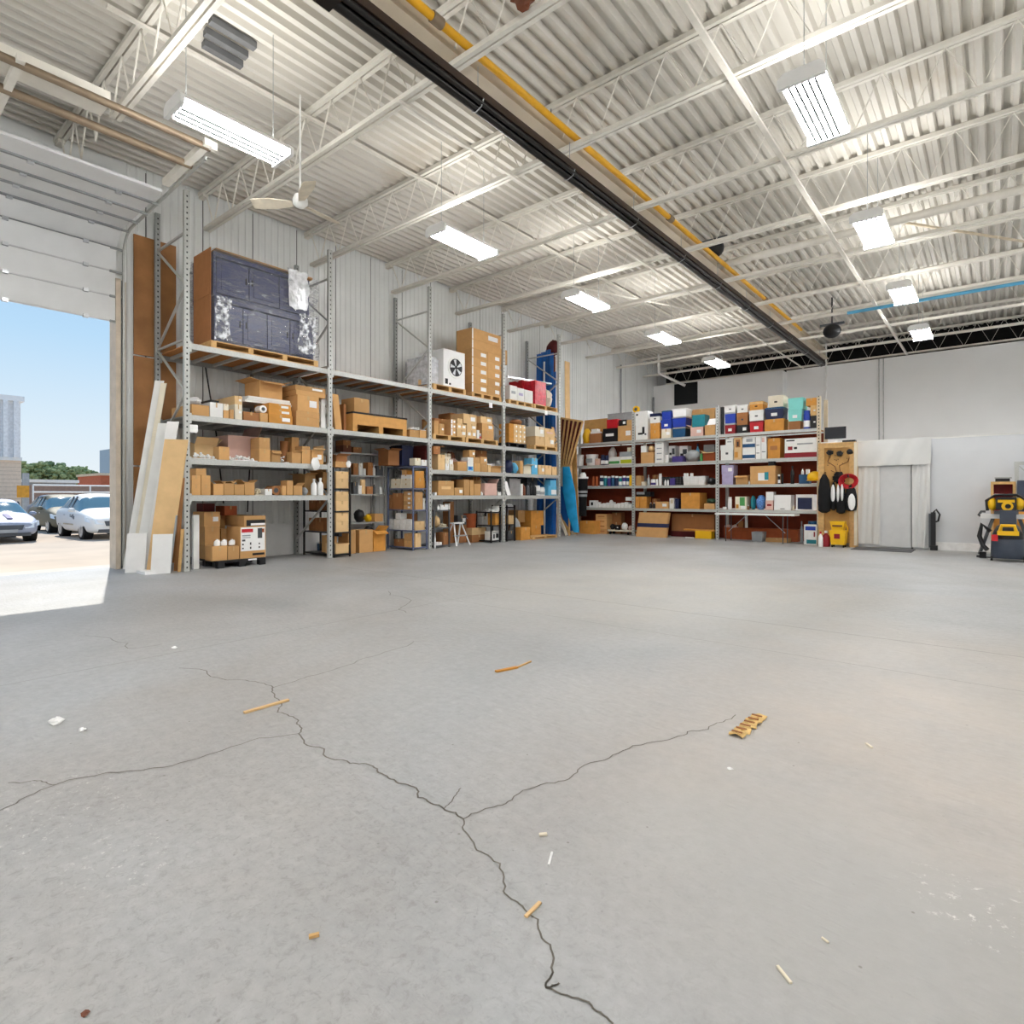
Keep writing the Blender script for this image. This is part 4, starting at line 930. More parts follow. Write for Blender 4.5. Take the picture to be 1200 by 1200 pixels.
# ---- second bay: grey light shelving against the wall
XG = -12.0
ya, yb = pt(399, x=XG).y, pt(452, x=XG).y; GR = (ya + .04, yb - .04); zg = [pt(430, v, x=XG).z for v in (612, 579, 557, 531.5)]
small_shelf('light_shelf', 'grey light-duty shelf against the wall in the second rack bay', (XG, (ya + yb) / 2, 0), math.pi / 2, yb - ya, .5, zg[-1], zg, 'steel')
S = Shelf('x', XG, zg[3], ', top of the grey wall shelf', .5); S('carton', 402, 412, 522, 'dark red carton, lower of two', c='brown', d=.3, sb=.03); S('carton', 402, 411, 516, 'dark kraft carton, upper of two', on='^', c='kraft3', d=.3, sb=.03); S('carton', 414, 424, 524, 'brown carton beside the dark red pair', c='kraft3', d=.3, sb=.03)
S = Shelf('x', XG, zg[2], ', third shelf of the grey wall shelf', .5, GR)
for k, (kd, a, b, v, c, lab) in enumerate((('carton', 414, 420, 543, 'kraft3', 'brown upright carton by the post'), ('carton', 420.5, 425, 543, 'white', 'white upright packet'), ('can', 425.5, 430, 549, 'foam', 'white cup'), ('carton', 431, 437, 542, 'kraft3', 'brown upright carton in the middle'),
        ('bottle', 437.5, 441, 545, 'foam', 'white bottle'), ('carton', 441.5, 449, 546, 'dgrey', 'dark green grey case'))): S(kd, a, b, v, lab, c=c, d=.2, sb=.03)
S = Shelf('x', XG, zg[1], ', second shelf of the grey wall shelf', .5, GR)
for kd, a, b, v, c, lab in (('carton', 414, 419, 565, 'dgrey', 'dark grey case'), ('carton', 420, 424, 569, 'foam', 'white upright packet'), ('tube', 424, 429.5, 562, 'kraft2', 'tan round roll'), ('carton', 430, 437, 570, 'kraft3', 'brown carton'), ('bottle', 438, 441, 566, 'dgrey', 'dark bottle'), ('can', 445.5, 448.5, 571, 'foam', 'white tin')): S(kd, a, b, v, lab, c=c, d=.2, sb=.03)
S = Shelf('x', XG, zg[0], ', first shelf of the grey wall shelf', .5, GR); S('bag', 419, 430, 597, 'black power drill tangle', c='black', d=.25, sb=.03, cat='tool', name='power_tool'); S('bag', 431, 437.5, 603, 'yellow and black power tool', c='yellow', d=.22, sb=.03, cat='tool', name='power_tool'); S('carton', 439, 449, 602, 'kraft carton with lid', d=.3, sb=.03)
S = Shelf('x', XG + .45, 0, ', floor of the second rack bay', .6); S('carton', 408, 417, 621, 'kraft carton by the narrow black shelf', d=.4, sb=.02); S('carton', 421, 437, 621, 'big kraft carton in the middle', d=.4, sb=.02); S('open', 437.5, 452, 622, 'kraft carton with its lid flap hanging open', d=.4, sb=.02, f=(-.5, None, .8), c='orange'); S('bag', 440, 450, 617, 'black bundle in the flapped carton', on=.25, sb=.1, d=.25, c='black')
# ---- second bay: blue grey shelf standing end-on by the third rack post
ya, yb = pt(484, x=XF).y, pt(501.2, x=XF).y; BR = (ya + .04, yb - .04); zc = [pt(484, v, x=XF).z for v in (642, 622, 597.5, 572)]
small_shelf('blue_grey_shelf', 'blue grey metal shelf standing end-on by the third rack post', (XF, (ya + yb) / 2, 0), math.pi / 2, yb - ya, 1.0, pt(484, 546, x=XF).z, zc + [pt(484, 546, x=XF).z], mat('blue grey paint', '5F6884', .5))
nmz = ('bottom', 'third', 'second', 'topmost')
S = Shelf('x', XF, zc[3], ', topmost level, blue grey shelf', .5, BR); S('carton', 486.5, 499, 560, 'yellow kraft carton, lower', c='orange', d=.3); S('carton', 486.5, 497, 552, 'yellow kraft carton, upper', on='^', c='orange', d=.3)
S = Shelf('x', XF, zc[2], ', second level, blue grey shelf', .5, BR); S('carton', 486.5, 495.5, 584, 'kraft carton, lower of two at the end', d=.3); S('carton', 486.5, 495.5, 576.5, 'kraft carton, upper of two at the end', on='^', d=.3); S('carton', 496, 499.5, 584, 'thin white packet at the end', c='white', d=.2)
S = Shelf('x', XF, zc[1], ', third level, blue grey shelf', .5, BR); S('carton', 486.5, 500, 611, 'wide kraft carton at the end', d=.3, c='kraft2')
S = Shelf('x', XF, zc[0], ', bottom level, blue grey shelf', .5, BR); S('carton', 486.5, 493.5, 625, 'tall kraft carton at the end', d=.3, c='kraft2')
q = Shelf('y', ya + .045, zc[3], ', topmost level, blue grey shelf side', .5)
for k in range(2): q('carton', 458 + k * 12, 469.5 + k * 12, 566.5, 'white book box, bottom %s' % ('deep one', 'outer one')[k], c='cream', d=.3, sb=.01); q('carton', 458 + k * 12, 469.5 + k * 12, 561, 'white book box, middle %s' % ('deep one', 'outer one')[k], on='^', c='cream', d=.3, sb=.01)
q('carton', 470, 481, 556.5, 'white flat box topmost', on='^', c='white', d=.3, sb=.01); q('open', 471, 480, 551, 'torn kraft tray topmost', on='^', d=.25, sb=.02, f=(None, .4, .4))
q = Shelf('y', ya + .045, zc[2], ', second level, blue grey shelf side', .5); q('carton', 460, 471, 578, 'kraft carton deep in', d=.3, sb=.01, c='kraft3'); q('carton', 454, 459.5, 580, 'small dim carton deepest in', d=.3, sb=.01, c='kraft3')
q('carton', 473, 482, 592, 'kraft carton with white label, lowest of four', n=1, d=.3, sb=.01)
for k, v in enumerate((587, 581.5, 576)): q('carton', 473, 482, v, 'kraft carton with white label, %s of four' % ('second', 'third', 'topmost')[k], on='^', n=1, d=.3, sb=.01)
q = Shelf('y', ya + .045, zc[1], ', third level, blue grey shelf side', .5)
for k in range(4):
    for j in range(2): q('carton', 455 + k * 6.8, 461.4 + k * 6.8, 615 - j * 6.5, 'small white box, %s row, %s from outer end' % (('lower', 'upper')[j], ORD[3 - k]), on=None if j == 0 else '^', c='white', d=.2, sb=.01, n=1, tape=0)
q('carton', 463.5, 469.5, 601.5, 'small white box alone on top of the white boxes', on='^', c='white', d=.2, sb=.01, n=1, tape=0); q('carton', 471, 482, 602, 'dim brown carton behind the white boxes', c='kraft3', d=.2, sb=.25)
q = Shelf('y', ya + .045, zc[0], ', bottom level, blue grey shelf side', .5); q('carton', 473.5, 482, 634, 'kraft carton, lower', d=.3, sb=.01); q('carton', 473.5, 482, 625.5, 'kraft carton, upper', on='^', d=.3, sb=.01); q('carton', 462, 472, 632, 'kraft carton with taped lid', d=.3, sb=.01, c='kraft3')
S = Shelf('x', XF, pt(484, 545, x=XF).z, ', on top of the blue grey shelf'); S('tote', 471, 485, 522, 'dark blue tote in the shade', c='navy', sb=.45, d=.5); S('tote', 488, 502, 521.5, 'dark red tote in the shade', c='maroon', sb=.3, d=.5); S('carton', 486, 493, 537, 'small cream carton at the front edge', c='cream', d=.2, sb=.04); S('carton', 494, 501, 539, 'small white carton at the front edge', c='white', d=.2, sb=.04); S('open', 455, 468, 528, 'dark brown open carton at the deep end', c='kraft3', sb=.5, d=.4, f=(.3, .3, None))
# ---- third bay: top level
S = Shelf('x', XF, LT, C3 % 'top level')
pallet_on(S, 508, 546, .15, 'pine pallet under the white fan unit', d=1.27); zt = S.top + .002
a, b = pt(520, x=XF - .05).y, pt(545, x=XF - .05).y; w_ = b - a; hh = pt(532, 411, x=XF - .05).z - zt
fu = empty('fan_unit', (XF - .06, (a + b) / 2, zt), math.pi / 2, 'white fan unit with a round fan opening on the third bay top level', 'fan unit')
rbox(MB(), w_, .95, hh).build('casing', 'foam', fu)
MB().tube((.05, -.012, hh * .55), (.05, .0, hh * .55), hh * .3, 24).build('fan_ring', 'white', fu, smooth=True)
MB().tube((.05, -.016, hh * .55), (.05, -.011, hh * .55), hh * .24, 24).build('fan_opening', 'black', fu, smooth=True)
mb = MB()
for k in range(5):
    t = k * 2 * math.pi / 5 + .4; r0, r1 = hh * .05, hh * .22
    p = lambda r, q: (.05 + r * math.cos(t + q), -.02, hh * .55 + r * math.sin(t + q))
    mb.prism([p(r0, -.2), p(r1, -.1), p(r1, .35), p(r0, .3)], (0, .003, 0))
mb.build('fan_blade', 'silver', fu)
MB().box(-w_ * .42, -w_ * .3, -.003, 0, .06, .2).box(-w_ * .24, -w_ * .16, -.003, 0, .05, .1).build('vent_slot', 'black', fu)
ys = RY[2] + .1; xa, xb = pt(475, y=ys).x, pt(500, y=ys).x; zm = pt(490, 418, y=ys).z; wmx = xb - xa
wmc = tag(MB().box(0, wmx, 0, .42, 0, zm - LT - .22).box(.05, wmx - .05, .03, .39, zm - LT - .22, zm - LT - .16).build('wrapped_machine', sm, org=(0, 0, 0)), 'silver film-wrapped machine casing beside the white fan unit', 'machine'); wmc.location = (max(xa, XB + .07), ys, LT + .157)
MB().box(.02, .05, -.004, .02, .05, zm - LT - .26).build('dark_edge', 'dgrey', wmc); MB().box(wmx * .62, wmx * .75, -.006, 0, 0, .14).build('kraft_corner', 'kraft2', wmc)
S = Shelf('x', XF, LT, C3 % 'top level')
pallet_on(S, 553, 590, .13, 'pine pallet under the tall stack of brown cartons', d=1.2, legs=4); zt = S.top + .002
lv = [455.5, 447, 438.5, 430, 421, 407, 393]; base = zt; zs = [pt(571, v, x=XF - .05).z for v in (452, 442.5, 432.5, 422.5, 412.5, 402, 389)]
nmv = ['lowest', 'second', 'third', 'fourth', 'fifth', 'sixth', 'topmost']
for r_ in range(7):
    n = 1 if r_ > 4 else 2
    for k in range(n):
        S('carton', 553 + 37.5 * k / n, 553 + 37.5 * (k + 1) / n, 400, 'brown carton of the tall stack, %s layer%s' % (nmv[r_], '' if n == 1 else ', %s half' % ('near', 'far')[k]), on=base, h=zs[r_] - base - .003, d=.6, c='kraft', n=1 if r_ != 5 else 0, strip=(k == 0), tape=0)
        S('carton', 553 + 37.5 * k / n, 553 + 37.5 * (k + 1) / n, 400, 'brown carton behind the tall stack, %s layer%s' % (nmv[r_], '' if n == 1 else ', %s half' % ('near', 'far')[k]), on=base, h=zs[r_] - base - (.003 if r_ < 6 else .12), d=.5, sb=.68, c='kraft', n=0, tape=0)
    base = zs[r_]
# ---- third bay: upper shelf
S = Shelf('x', XF, L2, C3 % 'upper shelf')
pallet_on(S, 507.5, 545, .14, 'pine pallet with small white-labelled cartons', legs=3); pallet_on(S, 546, 584, .14, 'pine pallet with the two carton piles', legs=3); zt = S.top + .002
f = lambda *a, **k: S(*a, on=zt, **k)
f('open', 508.5, 514, 493, 'narrow open kraft carton by the rack post', d=.4, f=(None, None, None)); f('carton', 514.5, 520.5, 496.5, 'kraft carton with a big white label', d=.3, n=1); f('carton', 509, 527.5, 491, 'long dark kraft carton behind', sb=.5, d=.5, c='kraft3')
f('carton', 528.5, 534, 502.5, 'small carton with white end, lowest of three', strip=1, d=.8, n=1); S('carton', 528.5, 534, 497, 'small carton with white end, middle of three', on='^', strip=1, d=.8, n=1); S('carton', 528.5, 534, 491.5, 'small carton with white end, topmost of three', on='^', strip=1, d=.8, n=1)
f('carton', 535.5, 546.5, 503.5, 'pale carton, lower, beside the small white-ended three', c='kraft2', n=1, d=.4); S('carton', 535.5, 546.5, 497, 'pale carton, middle, beside the small white-ended three', on='^', c='kraft2', n=2, d=.4); S('carton', 536, 542, 490.5, 'small pale carton on the middle pile', on='^', c='kraft2', d=.3)
f('carton', 547, 558.5, 504.5, 'pale carton of the far middle pile, lowest', c='kraft2', n=2, d=.4); S('carton', 547, 558.5, 497, 'pale carton of the far middle pile, second', on='^', c='kraft2', n=1, d=.4); S('carton', 543, 558.5, 485.5, 'pale big carton on the far middle pile', on='^', c='kraft2', n=1, d=.5)
f('carton', 528, 545, 485, 'dark kraft carton behind the middle pile', sb=.6, d=.5, c='kraft3')
f('pbox', 559, 561.8, 504, 'little white box by the tin', d=.2); f('can', 562, 564.6, 508, 'small tin with a red band', c='grey', n='red')
f('carton', 565, 578.5, 505, 'kraft carton of the end pile, lowest', d=.5); S('carton', 565, 578.5, 496.5, 'kraft carton of the end pile, middle', on='^', d=.5, n=1); S('carton', 563.5, 577, 488.5, 'kraft carton of the end pile, topmost', on='^', d=.5, c='kraft2', n=1)
# ---- third bay: middle shelf
S = Shelf('x', XF, L3, C3 % 'middle shelf')
S('carton', 510, 521.5, 532.5, 'big pale kraft carton', c='kraft2', d=.5); S('carton', 508, 516, 523, 'brown carton on the big pale one', on='^', c='kraft3', d=.35); S('carton', 517.5, 521, 524.5, 'tiny carton on the big pale one', on='^', c='kraft3', d=.2)
S('carton', 522, 526.5, 543.5, 'small white box, bottom of the near pair', c='white', d=.2, n=1); S('carton', 522, 526.5, 537.5, 'small white box, top of the near pair', on='^', c='cream', d=.2)
S('carton', 527, 531.5, 544, 'small white box, bottom of the far pair', c='cream', d=.2); S('carton', 526.8, 531, 538.5, 'small white box, top of the far pair', on='^', c='white', d=.2, n=1); S('carton', 521, 528.5, 531.5, 'cream flat carton behind the small white boxes', sb=.32, c='cream', d=.3)
S('bag', 529, 537, 529, 'dark brown leather bag', sb=.4, c='brown', d=.35, cat='bag', name='leather_bag'); S('open', 533, 547, 541, 'open kraft carton with a pinkish flap', d=.4, f=(None, .5, .6), fc='pinky')
S('board', 536, 541.5, 528, 'small framed picture standing in the open carton', on=L3 + .02, sb=.2, c='cream', t=.02, lean=.08, name='picture_frame', cat='picture')
S('pbox', 548, 554.8, 536, 'white box with a blue printed corner', d=.25, p=((.05, .95, .05, .35, 'lblue'), (.2, .7, .15, .3, 'blue')))
S('carton', 555.5, 563, 543, 'brown carton, bottom row near one', d=.4); zb = S.top; S('carton', 563.4, 571, 543.5, 'brown carton, bottom row far one', d=.4); S('carton', 554.5, 562.5, 536, 'brown carton, top row near one', on='^', d=.4); z2 = S.top; S('carton', 562.9, 571, 535.5, 'brown carton, top row far one', on=zb + .006, d=.4, n=1)
S('carton', 550, 557, 527.5, 'small kraft carton alone on the brown rows', on=z2 + .002, d=.25, n=1)
S('carton', 558, 571.5, 528, 'dark carton behind the brown rows', sb=.6, c='kraft3', d=.4)
S('carton', 572, 575.5, 545, 'small pale carton', c='kraft2', d=.2); S('pbox', 571, 583, 543.5, 'white tray behind the tipped kraft carton', sb=.3, d=.3, c='foam', name='plastic_tray', cat='tray'); S('open', 576, 587, 547, 'small kraft carton tipped at the shelf edge', d=.22, f=(.2, None, None)); S('can', 583, 587, 540, 'small tin behind the tipped carton', sb=.4, c='grey')
# ---- third bay: lower shelf
S = Shelf('x', XF, L4, C3 % 'lower shelf')
S('carton', 513.5, 532, 563.5, 'big kraft carton with dark hand hole', d=.55, mark='kraft2'); S('pbox', 509.5, 512, 577, 'little white packet by the post', d=.1); S('carton', 532.6, 543, 571.5, 'low kraft carton with white label', d=.4, n=1); S('carton', 537, 543, 562, 'dark carton behind the low one', sb=.5, d=.3, c='kraft3')
S('carton', 543.7, 550, 562, 'tall kraft carton, first', d=.3); S('carton', 550.6, 555.2, 562.7, 'tall kraft carton, second, thinner', d=.3); S('open', 555.5, 563.4, 567, 'open kraft carton with upright flap', d=.35, f=(None, None, 1.3)); S('carton', 554, 563, 559, 'dark brown carton behind the open one', sb=.5, d=.4, c='kraft3')
S('bottle', 564, 566.8, 576, 'little white bottle', c='foam'); S('open', 568, 582.5, 566.5, 'purplish brown open carton with white lamp inside', d=.4, f=(None, None, .9), c='pinky'); S('bottle', 573, 576, 561, 'white bulb in the purplish carton', on=L4 + .02, sb=.15, c='foam')
S('carton', 583.5, 588.5, 576.5, 'flat white box', c='white', d=.3); S('basket', 583, 588.5, 562, 'black wire basket behind the flat white box', sb=.4, d=.35, c='black', l='steel')
# ---- third bay: things on the floor
S = Shelf('x', XF, 0, C3 % 'floor', 1.3)
def stand(S, u0, u1, v, zs, m, d, label, sb=.05):
    a, b = S.P(u0, v, sb), S.P(u1, v, sb); r = small_shelf('low_shelf', label, (S.pos - sb, (a.y + b.y) / 2, 0), math.pi / 2, b.y - a.y, d, a.z, zs, m); tag(r, label, 'shelving', 'low shelves under the rack'); return r
stand(S, 508.5, 527.5, 597.5, [.06, .52, pt(512, 598, x=XF).z], 'dgrey', .7, 'dark low shelf of odds and ends, third rack bay floor')
q = Shelf('x', XF - .06, .06, ', bottom of the dark low shelf'); q('carton', 511, 518, 635.5, 'small white box', c='white', d=.2, n=1); q('carton', 519.5, 525.5, 624, 'tall dark kraft carton', c='kraft3', d=.3)
q = Shelf('x', XF - .06, .52, ', middle of the dark low shelf'); q('bag', 511, 518, 604.5, 'tan cloth bundle', c='kraft2', d=.3); q('heap', 518.5, 525, 612, 'white and tan scraps', c='cream', d=.3)
q = Shelf('x', XF - .06, pt(512, 598, x=XF).z, ', top of the dark low shelf'); q('carton', 516, 525, 591.5, 'white appliance box', c='foam', d=.3); q('bottle', 513, 515.5, 592, 'white bottle', c='foam'); q('carton', 525.6, 527.5, 590, 'thin white packet', c='white', d=.15)
S('bottle', 508.7, 511.3, 625, 'white bottle standing before the dark low shelf', sb=-.08, c='foam')
S('carton', 527.5, 532, 588, 'dark carton on the deep floor stack', sb=.9, d=.3, c='kraft3')
# small step ladder
a, b = pt(535, x=XF + .02), pt(557, x=XF + .02); sl = empty('step_stool', (XF - .1, (a.y + b.y) / 2, 0), math.pi / 2, 'white folding step stool standing on the floor of the third rack bay', 'step stool')
sw = b.y - a.y; sh_ = pt(545, 613.5, x=XF).z
for y0, y1 in ((0, .3), (.0, .3)): pass
for x in (-1, 1):
    MB().bar((x * sw * .36, -.02, 0), (x * sw * .2, .2, sh_), .04, .025).build('leg', 'foam', sl); MB().bar((x * sw * .36, .46, 0), (x * sw * .2, .24, sh_), .04, .025).build('leg', 'foam', sl)
MB().box(-sw * .3, sw * .25, .12, .34, sh_ - .01, sh_ + .02).build('top_step', 'foam', sl); MB().box(-sw * .3, sw * .3, .02, .16, sh_ * .42, sh_ * .42 + .025).build('step', 'grey', sl)
S('carton', 553, 570, 626.5, 'kraft carton with flat lid, lower', sb=.55, d=.5, c='kraft3'); S('carton', 553, 569.5, 618.5, 'kraft carton with flat lid, upper', on='^', sb=.55, d=.55, c='kraft2'); zz = S.top
S('bucket', 551, 562, 602, 'terracotta plant pot', on='^', sb=.6, c='terra', l='terra'); S('carton', 565, 574, 605, 'white packets', on=zz + .002, sb=.6, c='white', d=.3, n=1)
S('carton', 534, 550, 615, 'dark carton behind the step stool', sb=.75, d=.4, c='kraft3'); S('carton', 534.5, 547, 604, 'dark box with a white label behind the step stool', on='^', sb=.75, d=.35, c='dgrey', n=1)
stand(S, 575.5, 586.8, 599, [.06, .5, pt(582, 600, x=XF).z], 'black', .6, 'black low cabinet with a white panel below, third rack bay floor')
q = Shelf('x', XF - .06, .06, ', bottom of the black low cabinet'); q('pbox', 577, 587.2, 622.5, 'white printed box with black picture', d=.3, p=((.1, .35, .2, .7, 'dgrey'), (.5, .92, .25, .75, 'black'), (.05, .95, .82, .9, 'black')))
q = Shelf('x', XF - .06, .5, ', middle of the black low cabinet'); q('carton', 580.5, 587, 601.5, 'yellow kraft carton', c='orange', d=.3)
q = Shelf('x', XF - .06, pt(582, 600, x=XF).z, ', top of the black low cabinet'); q('heap', 576, 583, 595, 'white loose parts', c='foam', d=.3, k=12); q('carton', 583.5, 588, 593, 'white small box', c='white', d=.2)
# ---- far bay: top level
S = Shelf('x', XF, LT, D4 % 'top level')
pallet_on(S, 596, 625, .14, 'pine pallet under the white cartons', legs=4); pallet_on(S, 625.6, 654.5, .14, 'pine pallet under the red wrapped cartons', legs=3); zt = S.top + .002
f = lambda *a, **k: S(*a, on=zt, **k)
f('carton', 597.5, 606, 452, 'white carton with grey print', c='white', d=.4, mark='grey', tape=0); f('carton', 606.3, 614.5, 455, 'white carton, middle of three', c='white', d=.4, mark='purple', tape=0); f('carton', 614.8, 624.5, 457.5, 'white carton, far of three', c='white', d=.4, tape=0)
f('carton', 612, 624, 447, 'red film-wrapped block behind the white cartons', sb=.5, c='red', d=.55, tape=0); rm = mat('crinkled red film', 'C4283A', .2, noise=.3, scale=9, bump=.9)
f('pbox', 627, 640, 447, 'red film-wrapped load with white streaks', c=rm, d=.6, cat='wrapped load', name='wrapped_load'); rt = S.top + .03; f('bag', 641, 651, 455, 'pale yellow white sack', c='cream', d=.6, name='sack')
a, b = pt(597, 448, x=XF - .4), pt(638, 440, x=XF - .4)
tag(MB().bar((XF - .5, a.y, rt), (XF - .12, b.y, rt), .05, .05).bar((XF - .12, b.y, rt), (XF - .9, b.y, rt), .05, .05).bar((XF - .9, b.y, rt), (XF - .6, a.y + .3, rt), .05, .05).build('metal_frame', 'silver', org=(XF - .5, a.y, zt)), 'silver tubular frame laid over the red wrapped load', 'frame')
# ---- far bay: upper shelf
S = Shelf('x', XF, L2, D4 % 'upper shelf'); BP = S('pallet', 595.5, 617, 500, 'black pallet under the yellow cartons', sb=.03, d=1.0, h=.13, legs=3, c='black'); zt = S.top + .002; pallet_on(S, 626, 653, .14, 'pine pallet under the film-wrapped cartons')
zr = [zt + (pt(605, 497, x=XF - .05).z - zt) * k / 4 for k in range(5)]
for r_ in range(4):
    S('carton', 596.5, 602, 500, 'yellow kraft carton of the far bay pile, %s layer' % nmv[r_].replace('fourth', 'topmost'), on=zr[r_] + .001, h=zr[r_ + 1] - zr[r_] - .002, c='orange', d=.4, tape=0)
    for k in range(3): S('carton', 602.2 + k * 4.6, 606.6 + k * 4.6, 500, 'small white-fronted carton, %s layer, %s column' % (nmv[r_].replace('fourth', 'topmost'), ORD[k]), on=zr[r_] + .001, h=zr[r_ + 1] - zr[r_] - .002, c='kraft2', d=.3, n=1, tape=0)
S('bag', 604, 615, 491, 'brown paper bundle on the small carton pile', on=zr[4] + .002, c='kraft3', d=.35, name='paper_bundle', cat='bundle')
S('carton', 627.5, 638, 511.5, 'pale film-wrapped carton, lower near', on=L2 + .145, c='kraft2', d=.5); zb = S.top; S('carton', 638.4, 650, 512.5, 'pale film-wrapped carton, lower far', on=L2 + .145, c='kraft2', d=.5, n=1); S('carton', 627, 638, 500, 'pale film-wrapped carton, upper near', on=zb + .002, c='cream', d=.5, n=1); S('carton', 638.4, 650, 502.5, 'pale film-wrapped carton, upper far', on=zb + .012, c='kraft2', d=.5, mark='pinky')
S('board', 652, 655, 500, 'narrow yellow timber board leaning at the rack end', sb=.4, c='wood', lean=.2, sk=.0)
# ---- far bay: middle and lower shelf
S = Shelf('x', XF, L3, D4 % 'middle shelf')
S('bag', 596.5, 603.5, 539, 'dark blue bag', c='navy', d=.3); S('bag', 604, 609, 542, 'light blue bag', c='lblue', d=.3); S('carton', 609.5, 613, 540, 'narrow kraft carton', d=.3); S('open', 613.4, 622.5, 546, 'open white carton with black inside', c='cream', d=.35, f=(.3, None, .4)); S('carton', 623, 630, 537, 'tall light blue carton', c='lblue', d=.3, n=1)
S('carton', 631, 638.5, 545, 'pale carton, first of three at the rack end', c='kraft2', n=1, d=.35); S('carton', 639, 646.5, 545.5, 'pale carton, second of three at the rack end', c='kraft2', d=.35); S('carton', 647, 654, 547, 'pale carton, third of three at the rack end', c='kraft2', d=.35)
S('carton', 600, 606, 533, 'grey carton on the deep side', sb=.6, c='grey', d=.4)
S = Shelf('x', XF, L4, D4 % 'lower shelf')
S('bin', 597, 610, 561, 'large silver grey bin', c='silver', d=.5, sb=.12); S('board', 594.5, 599, 564, 'white panel leaning on the grey bin', c='foam', sk=-.15, lean=.03, sb=.04)
S('carton', 610.8, 612.8, 567, 'thin white carton', c='white', d=.2)
for u, c, lab in ((613.4, 'brown', 'brown bottle'), (618.6, 'dgrey', 'grey bottle by the brown one'), (622.3, 'black', 'black bottle, first'), (626.2, 'black', 'black bottle, second')): S('bottle', u, u + 3.4, 566, lab, c=c, l='black')
S('can', 630, 634.6, 569, 'white can, first', c='foam', n='grey'); S('can', 635.2, 640, 571, 'white can, second', c='foam', n='grey'); S('pbox', 642.5, 652.5, 569.5, 'blue and white printed box', d=.3, c='lblue', p=((.35, .95, .1, .6, 'foam'),)); S('carton', 645, 652, 562.5, 'flat light blue box', on='^', c='lblue', d=.25, tape=0)
S('carton', 618, 630, 560, 'dark carton behind the bottles', sb=.5, c='dgrey', d=.4)
# ---- far bay: floor
S = Shelf('x', XF, 0, D4 % 'floor', 1.3)
stand(S, 594, 604, 592, [.06, .5, pt(600, 594, x=XF).z], 'black', .6, 'black low shelf by the fourth rack post')
q = Shelf('x', XF - .06, .5, ', middle of the black low shelf, far bay'); q('carton', 596, 602.5, 604, 'pale kraft carton', c='kraft2', d=.3); q = Shelf('x', XF - .06, .06, ', bottom of the black low shelf, far bay'); q('carton', 595.5, 603, 622, 'dark green case', c='dgrey', d=.3)
q = Shelf('x', XF - .06, pt(600, 594, x=XF).z, ', top of the black low shelf, far bay'); q('heap', 595, 603, 589.5, 'white loose parts', c='foam', d=.3, k=12)
S('bag', 604.7, 612.5, 607, 'grey plastic bag', c='grey', d=.35, sb=.3); S('carton', 610.5, 621.5, 618, 'kraft carton at the front, low', d=.4, sb=.0, c='orange'); S('carton', 622.5, 634, 616, 'kraft carton of the deep pair, lower', sb=.45, d=.4, c='orange'); S('carton', 622.5, 637, 598.5, 'kraft carton of the deep pair, upper', on='^', sb=.45, d=.45, c='orange')
S('carton', 607, 620, 612, 'kraft carton behind the grey bag, lower', sb=.7, d=.4, c='kraft3'); S('carton', 607, 620, 598, 'kraft carton behind the grey bag, upper', on='^', sb=.7, d=.4)
S('pallet', 623, 653, 626.5, 'low pine pallet lying at the rack end', sb=-.1, d=.5, h=.09, legs=3)

# ================================================================ GOODS ON THE BACK SHELVING
PA, PB, PC = ', %s, back shelving corner bay', ', %s, back shelving middle bay', ', %s, back shelving pegboard bay'
LV = ['top shelf', 'second shelf', 'third shelf', 'lowest shelf', 'floor']
def Sh(i, k): return Shelf('y', YS, ZS[k] if k < 4 else 0, (PA, PB, PC)[i] % LV[k], .85)
# corner bay
S = Sh(0, 0); S('bag', 681, 690, 502, 'yellow plastic bag', c='yellow', d=.3); S('carton', 690.5, 704, 508, 'brown carton under white caps', c='kraft3', d=.35, tape=0); S('carton', 692, 701.5, 507, 'white cap box, lower', on='^', c='foam', d=.25, h=.07, tape=0); S('carton', 693, 700, 503.3, 'white cap box, upper', on='^', c='foam', d=.2, h=.09, tape=0)
S('carton', 706.5, 722.5, 502, 'black crate with a white mark', c='black', d=.4, mark='foam', tape=0); S('carton', 711, 723.5, 491.5, 'red box on the black crate', on='^', c='red', d=.3, tape=0)
S('carton', 724, 741, 498.7, 'kraft carton with white label', d=.5, n=1); zk = S.top; S('carton', 725, 734, 492, 'small black box on the kraft carton', on='^', c='black', d=.25, n=1, tape=0); S('carton', 734.5, 740.5, 492, 'small slatted wood box on the kraft carton', on=zk + .001, c='wood', d=.25, tape=0)
S('board', 683, 711, 491, 'plywood sheet standing at the back', sb=.6, c='wood2', lean=.1); S('bin', 712, 741, 484, 'grey rounded bin standing behind the boxes', sb=.57, c='grey', d=.2)
p = pt(742, 480, y=YS + .45); S('tube', 738.5, 746, 476.5, 'yellow round foam flower', on=pt(740, 484, y=YS + .57).z + .03, sb=.6, end=1, d=.08, h=.2, c='yellow', cat='foam flower', name='foam_flower')
S = Sh(0, 1); S('bucket', 674.5, 681.5, 533, 'small white bucket', c='foam', l='foam'); S('bucket', 684, 696.5, 532.5, 'larger white bucket with grey label', c='foam', n='grey', d=.3); S('carton', 697, 702.5, 537.5, 'small pinkish carton', c='pinky', d=.25)
